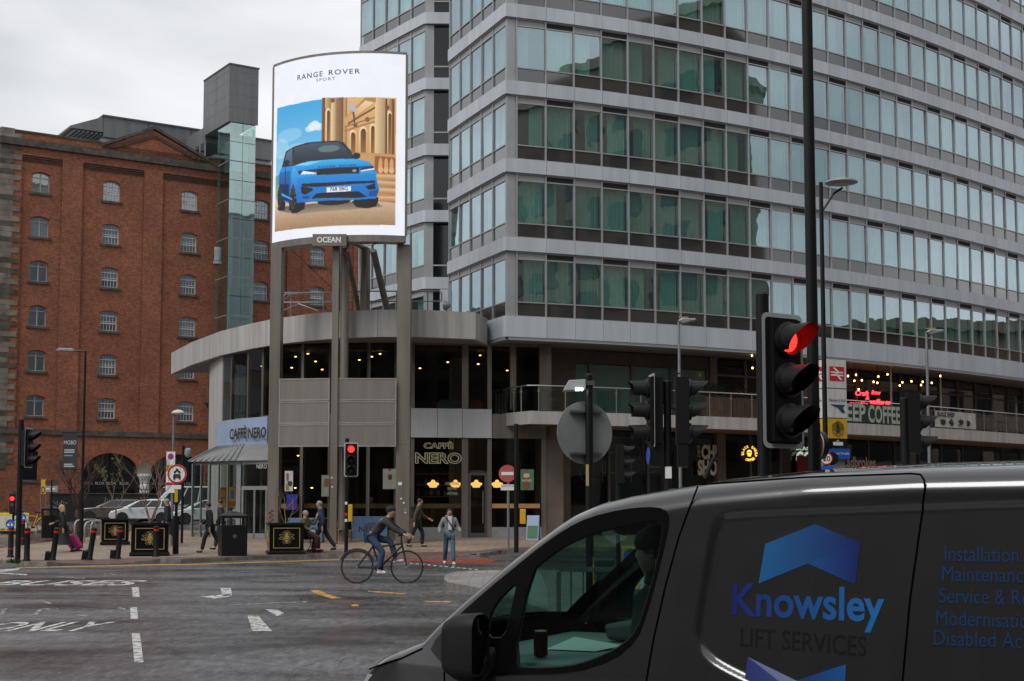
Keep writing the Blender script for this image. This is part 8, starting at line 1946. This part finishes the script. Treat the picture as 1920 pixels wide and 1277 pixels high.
for x in xs_:
    T = topz(x); rc = min(.13, max(.04, (T - .3)*.09)); zs2 = T - rc; z0 = .24; half = []
    for i in range(NS+1):
        z = z0 + (zs2 - z0)*i/NS; half.append((side_y(x, z) + panel_y(x, z), z))
    ys = half[-1][0]; zc2 = half[-1][1]
    for i in range(1, NC+1):
        a = PI/2*i/NC; half.append((ys + rc*1.25*(1-math.cos(a)), zc2 + rc*.88*math.sin(a)))
    y1, z1 = half[-1]
    for i in range(1, NT+1):
        f = i/NT; half.append((y1 + (HW - y1)*f, z1 + rc*.12*math.sin(f*PI/2) + (.02 if x < 1.0 else .03)*math.sin(f*PI/2)))
    full = half + [(2*HW - y, z) for y, z in half[-2::-1]]; secs.append([(x, y, z) for y, z in full])
n_ = len(secs[0]); mb = MB(); vs_ = [LV(*p) for q in secs for p in q]; fs_ = []; ws_ = []
for i in range(len(secs)-1):
    for k in range(n_-1):
        q = [secs[i][k], secs[i][k+1], secs[i+1][k+1], secs[i+1][k]]; cx = sum(p[0] for p in q)/4; cy = sum(p[1] for p in q)/4; cz = sum(p[2] for p in q)/4
        f = (i*n_+k, i*n_+k+1, (i+1)*n_+k+1, (i+1)*n_+k)
        sidef = k < NS or k >= n_-1-NS
        if sidef and sdist(OPEN, cx, cz) > .014: continue
        if sidef and any(math.hypot(cx-ax, cz-WR-.02) < ar and cz < .75 for ax, ar in ARCH): continue
        if .96 < cx < 1.755 and .17 < cy < 2*HW - .17 and not sidef: ws_.append(f); continue
        fs_.append(f)
fs_.append(tuple(range((len(secs)-1)*n_, len(secs)*n_)))
mb.v = vs_; mb.f = fs_; body = mb.build('body', M['van_paint'], van, w=False, smooth=False)
body.data.polygons.foreach_set('use_smooth', [True]*len(body.data.polygons)); body.data.set_sharp_from_angle(angle=R(50))
M['van_glass'] = glass('van_glass', (.46, .66, .61), .05, .01)
used = sorted(set(i for f in ws_ for i in f)); mp_ = {v: k for k, v in enumerate(used)}
w2 = MB(); w2.v = [vs_[i] for i in used]; w2.f = [tuple(mp_[i] for i in f) for f in ws_]; w2.build('windscreen', M['van_glass'], van, w=False, smooth=True)
# black window surround with the two panes
def fill_poly(outer, holes, yfun, name, mat, par):
    bm = bmesh.new(); eds = []
    for lp in [outer] + holes:
        vv = [bm.verts.new(LV(x, yfun(x, z), z)) for x, z in lp]
        for a, b_ in zip(vv, vv[1:] + vv[:1]): eds.append(bm.edges.new((a, b_)))
    bmesh.ops.triangle_fill(bm, use_beauty=True, use_dissolve=False, edges=eds); me = bpy.data.meshes.new(name); bm.to_mesh(me); bm.free(); return link(name, me, mat, par)
plane_y = lambda d: (lambda x, z: .13*(z - .95) + (.36*((x-1.55)/.75)**2*.75 if x > 1.55 else 0) + d)
for far in (False, True):
    yf = plane_y(-.004); fy = (lambda x, z, f=yf: 2*HW - f(x, z)) if far else yf
    su = fill_poly(OPEN, [GLASS, QTR], fy, 'window_surround', M['black_gloss'], van)
    yg = plane_y(.010); fg = (lambda x, z, f=yg: 2*HW - f(x, z)) if far else yg
    gme = MB().poly([LV(x, fg(x, z), z) for x, z in GLASS]).build('door_window', M['van_glass'], van, w=False); MB().poly([LV(x, fg(x, z), z) for x, z in QTR]).build('quarter_window', M['van_glass'], van, w=False)
    for lp in (GLASS, QTR): MB().tube([LV(x, fg(x, z), z) for x, z in lp + lp[:1]], .007, 6).build('rubber_seal', M['black_matt'], su, w=False)
# seams, gutter, trims
def surf(x, z, d=-.0015): return LV(x, side_y(x, z) + panel_y(x, z) + d, z)
def seam(pts, wd=.008, name='panel_gap', mat=None, d=-.0015):
    P = []
    for (xa, za), (xb, zb) in zip(pts, pts[1:]):
        n = max(2, int(math.hypot(xb-xa, zb-za)/.03))
        P += [(xa + (xb-xa)*k/n, za + (zb-za)*k/n) for k in range(n)]
    P.append(pts[-1]); mb = MB(); L_, R_ = [], []
    for i, (x, z) in enumerate(P):
        a, b_ = P[max(i-1, 0)], P[min(i+1, len(P)-1)]; d_ = Vector((b_[0]-a[0], b_[1]-a[1])).normalized(); nx, nz = -d_.y*wd/2, d_.x*wd/2; L_.append(surf(x+nx, z+nz, d)); R_.append(surf(x-nx, z-nz, d))
    n = len(P); mb.add(L_ + R_, [(i, i+1, n+i+1, n+i) for i in range(n-1)]); return mb.build(name, mat or M['gap'], van, w=False)
seam([VM(1295, 911), VM(1280, 950), VM(1262, 1005), VM(1240, 1100), VM(1222, 1200), VM(1212, 1277), (.66, .55), (.60, .30)])
seam([VM(1300, 908), VM(1500, 894), VM(1700, 887), VM(1718, 889), VM(1725, 900), VM(1726, 915), VM(1715, 1000), VM(1700, 1130), VM(1690, 1277), (-.40, .45), (-.38, .30)])
seam([(1.60, .30), (1.62, .75), VM(832, 1262), VM(838, 1254)]); seam([VM(1212, 1277), (.66, .55)])
seam([(2.13, .90), VM(700, 1248), VM(740, 1237), VM(786, 1217)], .008)
seam([(-.45, .86), (-1.95, .86)], .022, 'slide_rail')
# sill trim, arches, wheels, lamps
MB().prism([LV(1.0, -.012, .27), LV(-1.0, -.012, .27), LV(-1.0, -.012, .40), LV(1.0, -.012, .40)], (0, .05, 0)).build('sill_trim', M['black_matt'], van, w=False)
for ax, ar in ARCH:
    for far in (0, 1):
        yy = (2*HW - .14) if far else .14
        w_ = MB().lathe([(WR*.64, -.10), (WR*.93, -.11), (WR, -.07), (WR, .07), (WR*.93, .11), (WR*.64, .10)], LV(ax, yy, WR), 30, 'Y').build('wheel', M['tyre'], van, w=False, smooth=True)
        sg = 1 if far else -1
        rim = MB().lathe([(WR*.66, sg*.02), (WR*.64, sg*.095), (WR*.55, sg*.085), (WR*.2, sg*.07), (.001, sg*.075)], LV(ax, yy, WR), 24, 'Y'); rim.build('hub', M['rim'], w_, w=False, smooth=True)
        yo = 2*HW + .012 if far else -.012
        MB().tube([LV(ax + (ar+.01)*math.cos(a), yo*.5 + (HW if far else 0) - (0 if far else -.004) + (HW*0), WR + .02 + (ar+.01)*math.sin(a)) for a in [R(-10 + 200*k/16) for k in range(17)]] if not far else [LV(ax + (ar+.01)*math.cos(a), 2*HW - .004, WR + .02 + (ar+.01)*math.sin(a)) for a in [R(-10 + 200*k/16) for k in range(17)]], .022, 6).build('arch_trim', M['black_matt'], van, w=False)
        MB().lathe([(ar*.99, -.0), (ar*.99, .25 if not far else -.25)], LV(ax, .02 if not far else 2*HW - .02, WR + .02), 24, 'Y').build('arch_liner', M['black_matt'], van, w=False)
for far in (0, 1):
    P = [(2.14, .88), (2.20, .80), (2.20, .66), (1.95, .74), (1.86, .86)]; f_ = (lambda x, z: 2*HW - side_y(x, z) + .004) if far else (lambda x, z: side_y(x, z) - .004)
    MB().poly([LV(x, f_(x, z), z) for x, z in P]).build('headlight', M['head_lens'], van, w=False)
    MB().boxm(LV(-1.98, 0, 0)[:1] + ((2*HW - .06) if far else .02, .95), (2.03, (2*HW - .02) if far else .06, 1.45)).build('tail_light', M['tail'], van, w=False)
MB().prism([LV(2.325, .35, .36), LV(2.325, 2*HW-.35, .36), LV(2.325, 2*HW-.35, .62), LV(2.325, .35, .62)], (.1, 0, 0)).build('grille', M['black_matt'], van, w=False); MB().boxm(LV(2.345, .66, .45)[:3], LV(2.33, 1.18, .56)[:3]).build('number_plate', M['plate_w'], van, w=False)
# wiper arm and roof aerial
MB().tube([at(1322, 897, 6.9), at(1330, 877, 6.9), at(1345, 846, 6.9)], [.012, .010, .008], 6).build('aerial', M['black_matt'], van)
for far in (0, 1):
    f_ = (2*HW + .012) if far else -.012; MB().box(LV(.80, f_, .86), (.2, .035, .04)).build('door_handle', M['van_paint'], van, w=False, bevel=.012)
# mirror
def mirror(far):
    sg = -1 if not far else 1; y0 = 0 if not far else 2*HW
    mx, mz = 1.465, 1.06; mb = MB(); pts = rrect(.17, .29, .06, 5); fr, bk_2 = [], []
    rings = [(-.085, 1.0), (-.07, 1.04), (.02, .98), (.075, .78), (.095, .45)]; R3 = []
    for dx, s_ in rings: R3.append([LV(mx + dx, y0 + sg*(.125 + a*s_), mz + b_*s_) for a, b_ in pts])
    n = len(pts); mb.add([p for q in R3 for p in q], [(i*n+k, i*n+(k+1) % n, (i+1)*n+(k+1) % n, (i+1)*n+k) for i in range(len(R3)-1) for k in range(n)] + [tuple(range((len(R3)-1)*n, len(R3)*n))])
    h = mb.build('mirror', M['black_matt'], van, w=False, smooth=True)
    MB().poly([LV(mx - .066, y0 + sg*(.125 + a*.90), mz + b_*.90) for a, b_ in pts]).build('mirror_glass', plain('mirror_glass', (.30, .33, .34), .03, metal=1.0) if 'mg' not in M else M['mg'], h, w=False)
    MB().prism([LV(mx + .05, y0 + sg*.10, mz - .19), LV(mx - .05, y0 + sg*.10, mz - .19), LV(mx - .10, y0 - sg*.02, mz - .10), LV(mx + .06, y0 - sg*.02, mz - .10)], (0, 0, .10)).build('mirror_arm', M['black_matt'], h, w=False, bevel=.015)
M['mg'] = plain('mirror_glass', (.30, .33, .34), .03, metal=1.0)
mirror(False); mirror(True)
# ---- lettering and logo on the sliding door
def deca(x, z): return LV(x, side_y(x, z) + panel_y(x, z) - .0025, z)
def dec_text(s, pxa, pya, pxb, pyb, zt2, mat, name, bold=0.0):
    (xa, za), (xb, zb) = VM(pxa, pya), VM(pxb, pyb)
    h = zt2; L_ = xa - xb
    o = text_mb(s, (0, 0, 0), (1, 0, 0), (0, 0, 1), width=1.0, height=1.0, bold=bold, warp=lambda a, b_: Vector(deca(xa - L_*a, za + (zb-za)*a + h*b_))); return o.build(name, mat, van, w=False)
def grad_mat(name, c0, c1, ax='X', lo=0, hi=1):
    m, nt, b_ = newmat(name); tc = nd(nt, 'ShaderNodeTexCoord'); sp_ = nd(nt, 'ShaderNodeSeparateXYZ'); nt.links.new(tc.outputs['Object'], sp_.inputs[0]); mr = nd(nt, 'ShaderNodeMapRange'); mr.inputs['From Min'].default_value = lo; mr.inputs['From Max'].default_value = hi
    nt.links.new(sp_.outputs[ax], mr.inputs['Value']); r_ = ramp(nt, [(0, c0), (1, c1)]); nt.links.new(mr.outputs[0], r_.inputs['Fac']); nt.links.new(r_.outputs['Color'], b_.inputs['Base Color']); b_.inputs['Roughness'].default_value = .35; b_.inputs['Coat Weight'].default_value = .6; return m
A_, B_2, C_, D_, E2_, F2_ = [VM(*p) for p in ((1423, 1021), (1517, 983), (1604, 1019), (1596, 1098), (1505, 1058), (1413, 1096))]
mL = grad_mat('logo_left_fold', (.006, .10, .27), (.002, .006, .10), 'X', -A_[0], -C_[0]); mR = grad_mat('logo_right_fold', (.005, .07, .24), (.002, .006, .11), 'X', -E2_[0], -C_[0])
MB().poly([deca(*p) for p in (A_, B_2, C_, E2_, F2_)]).build('logo_fold', mL, van, w=False); MB().poly([deca(*p) for p in (C_, D_, E2_)]).build('logo_fold', mR, van, w=False)
g0, g1, g2, g3 = VM(1398, 1233), VM(1490, 1277), VM(1583, 1247), VM(1578, 1277)
lowz = .93
MB().poly([deca(*p) for p in (g0, (g1[0], g1[1]), (g1[0], g1[1] - .05), (g0[0] + .01, lowz))]).build('logo_fold', grad_mat('logo_lower_left', (.002, .006, .12), (.005, .05, .22), 'X', -g0[0], -g1[0]), van, w=False)
MB().poly([deca(*p) for p in (g1, g2, (g2[0] + .005, lowz), (g1[0], g1[1] - .05))]).build('logo_fold', grad_mat('logo_lower_right', (.003, .03, .17), (.006, .08, .27), 'X', -g1[0], -g2[0]), van, w=False)
mK = grad_mat('lettering_blue', (.002, .006, .13), (.008, .13, .38), 'X', -VM(1366, 1153)[0], -VM(1652, 1165)[0])
(xa, za), (xb, zb) = VM(1366, 1153), VM(1650, 1166); L_ = xa - xb
V0, _f = text_raw('Knowsley', .022); y_min = min(v.y for v in V0); y_max = max(v.y for v in V0); base_f = (0 - y_min)/(y_max - y_min); Ht = .125/(1 - base_f)
text_mb('Knowsley', (0, 0, 0), (1, 0, 0), (0, 0, 1), width=1.0, height=1.0, bold=.022, warp=lambda a, b_: Vector(deca(xa - L_*a, za + (zb-za)*a + Ht*(b_ - base_f)))).build('company_name', mK, van, w=False)
M['van_black'] = plain('black_vinyl', (.006, .006, .007), .3)
dec_text('LIFT SERVICES', 1383, 1213, 1620, 1232, .078, M['van_black'], 'company_trade')
M['van_blue'] = plain('blue_vinyl', (.003, .030, .105), .35)
for s_, py in (('Installation', 1053), ('Maintenance', 1091), ('Service & Repair', 1132), ('Modernisation', 1174), ('Disabled Access', 1211)):
    (xa, za) = VM(1765 - (py-1053)*.11, py); wd = {'Installation': .277, 'Maintenance': .335, 'Service & Repair': .44, 'Modernisation': .375, 'Disabled Access': .445}[s_]
    V0, _f = text_raw(s_); y0_ = min(v.y for v in V0); y1_ = max(v.y for v in V0); bf = -y0_/(y1_-y0_); H0 = .058/(1-bf)
    text_mb(s_, (0, 0, 0), (1, 0, 0), (0, 0, 1), width=1.0, height=1.0, warp=lambda a, b_: Vector(deca(xa - wd*a, za + H0*(b_ - bf)))).build('service_lettering', M['van_blue'], van, w=False)
# ---- cab inside
M['trim'] = plain('cab_trim', (.05, .055, .055), .7, var=.15, vscale=5); M['seat_cloth'] = plain('seat_cloth', (.022, .023, .025), .9, var=.2, vscale=8); M['dash'] = plain('dash_plastic', (.16, .19, .19), .55, var=.1, vscale=3)
MB().prism([LV(1.75, .16, .98), LV(1.05, .16, .98), LV(1.0, .16, .90), LV(1.05, .16, .45), LV(1.75, .16, .45)], (0, 2*HW - .32, 0)).build('dashboard', M['dash'], van, w=False, bevel=.03)
MB().prism([LV(1.30, 1.14, .99), LV(1.02, 1.14, .99), LV(.98, 1.14, 1.03), LV(1.15, 1.14, 1.09), LV(1.32, 1.14, 1.07)], (0, .42, 0)).build('binnacle', M['trim'], van, w=False, bevel=.02)
MB().boxm(LV(.47, .12, .3)[:3], LV(.43, 2*HW - .12, 1.68)).build('bulkhead', M['trim'], van, w=False)
MB().boxm(LV(1.8, .1, .26), LV(.44, 2*HW - .1, .34)).build('cab_floor', M['trim'], van, w=False); MB().boxm(LV(.60, .2, 1.69), LV(.4, 2*HW - .2, 1.70)).build('headlining', M['trim'], van, w=False)
for yy in (.50, 1.34):
    st = MB().prism([LV(.98, yy - .24, .58), LV(.50, yy - .24, .56), LV(.50, yy - .24, .72), LV(.98, yy - .24, .74)], (0, .48, 0)).build('seat', M['seat_cloth'], van, w=False, bevel=.04)
    MB().prism([LV(.60, yy - .23, .70), LV(.47, yy - .23, .70), LV(.46, yy - .23, 1.18), LV(.55, yy - .23, 1.18)], (0, .46, 0)).build('backrest', M['seat_cloth'], st, w=False, bevel=.04); MB().box(LV(.50, yy, 1.28), (.09, .24, .16)).build('headrest', M['seat_cloth'], st, w=False, bevel=.03)
sw = MB(); c_ = Vector(LV(1.0, 1.34, .98)); ax_ = Vector(LV(-.82, 0, .57)).normalized(); u_ = Vector((0, 1, 0)); v_ = ax_.cross(u_)
sw.tube([c_ + (u_*math.cos(2*PI*k/24) + v_*math.sin(2*PI*k/24))*.185 for k in range(25)], .015, 6)
for a in (0, PI, PI*1.5): sw.cyl(c_, c_ + (u_*math.cos(a) + v_*math.sin(a))*.18, .014, n=6)
sw.build('steering_wheel', M['black_matt'], van, w=False, smooth=True)
for far in (0, 1): MB().prism([LV(1.6, (.05 if not far else 2*HW - .10), .40), LV(.66, (.05 if not far else 2*HW - .10), .40), LV(.68, (.05 if not far else 2*HW - .10), .955), LV(1.45, (.05 if not far else 2*HW - .10), .945)], (0, .05, 0)).build('door_card', M['trim'], van, w=False)
# things in the cab
vm = MATX[van.name]
pc_ = vm @ Vector(LV(1.285, .30, .985)); cn = root('drink_can', pc_, 'dark red drink can on the van dashboard', 'can'); MB().lathe([(.026, 0), (.033, .008), (.033, .105), (.027, .118), (.026, .116), (.001, .114)], n=18).build('can_body', plain('red_can', (.10, .008, .012), .25, metal=.4), cn, w=False, smooth=True); MB().lathe([(.027, .1175), (.0285, .1205), (.026, .1215)], n=18).build('can_rim', M['steel'], cn, w=False)
pp_ = vm @ Vector(LV(1.25, .75, .986)); pb = root('paper_sheet', pp_, 'pale sheet of paper lying on the van dashboard', 'paper', rz=-TH); MB().add([(-.16, -.12, 0), (.10, -.12, 0), (.15, .12, .01), (-.12, .14, .04), (-.03, .0, .012)], [(0, 1, 4), (1, 2, 4), (2, 3, 4), (3, 0, 4)]).build('sheet', plain('paper', (.45, .47, .46), .8), pb, w=False)
dp = vm @ Vector(LV(.74, .52, .0)); person('person in dark clothes and cap sitting in the van cab', Vector((dp.x, dp.y, .24)), math.atan2(FWD.y, FWD.x) + PI/2, 1.74, ((78, 62), (78, 62)), ((8, 6, 55), (8, 6, 55)), 2, 'c_black', 'c_black', 'c_black', 'skin_b', 'h_dark', pel=.53, cap='c_black', hood=True)
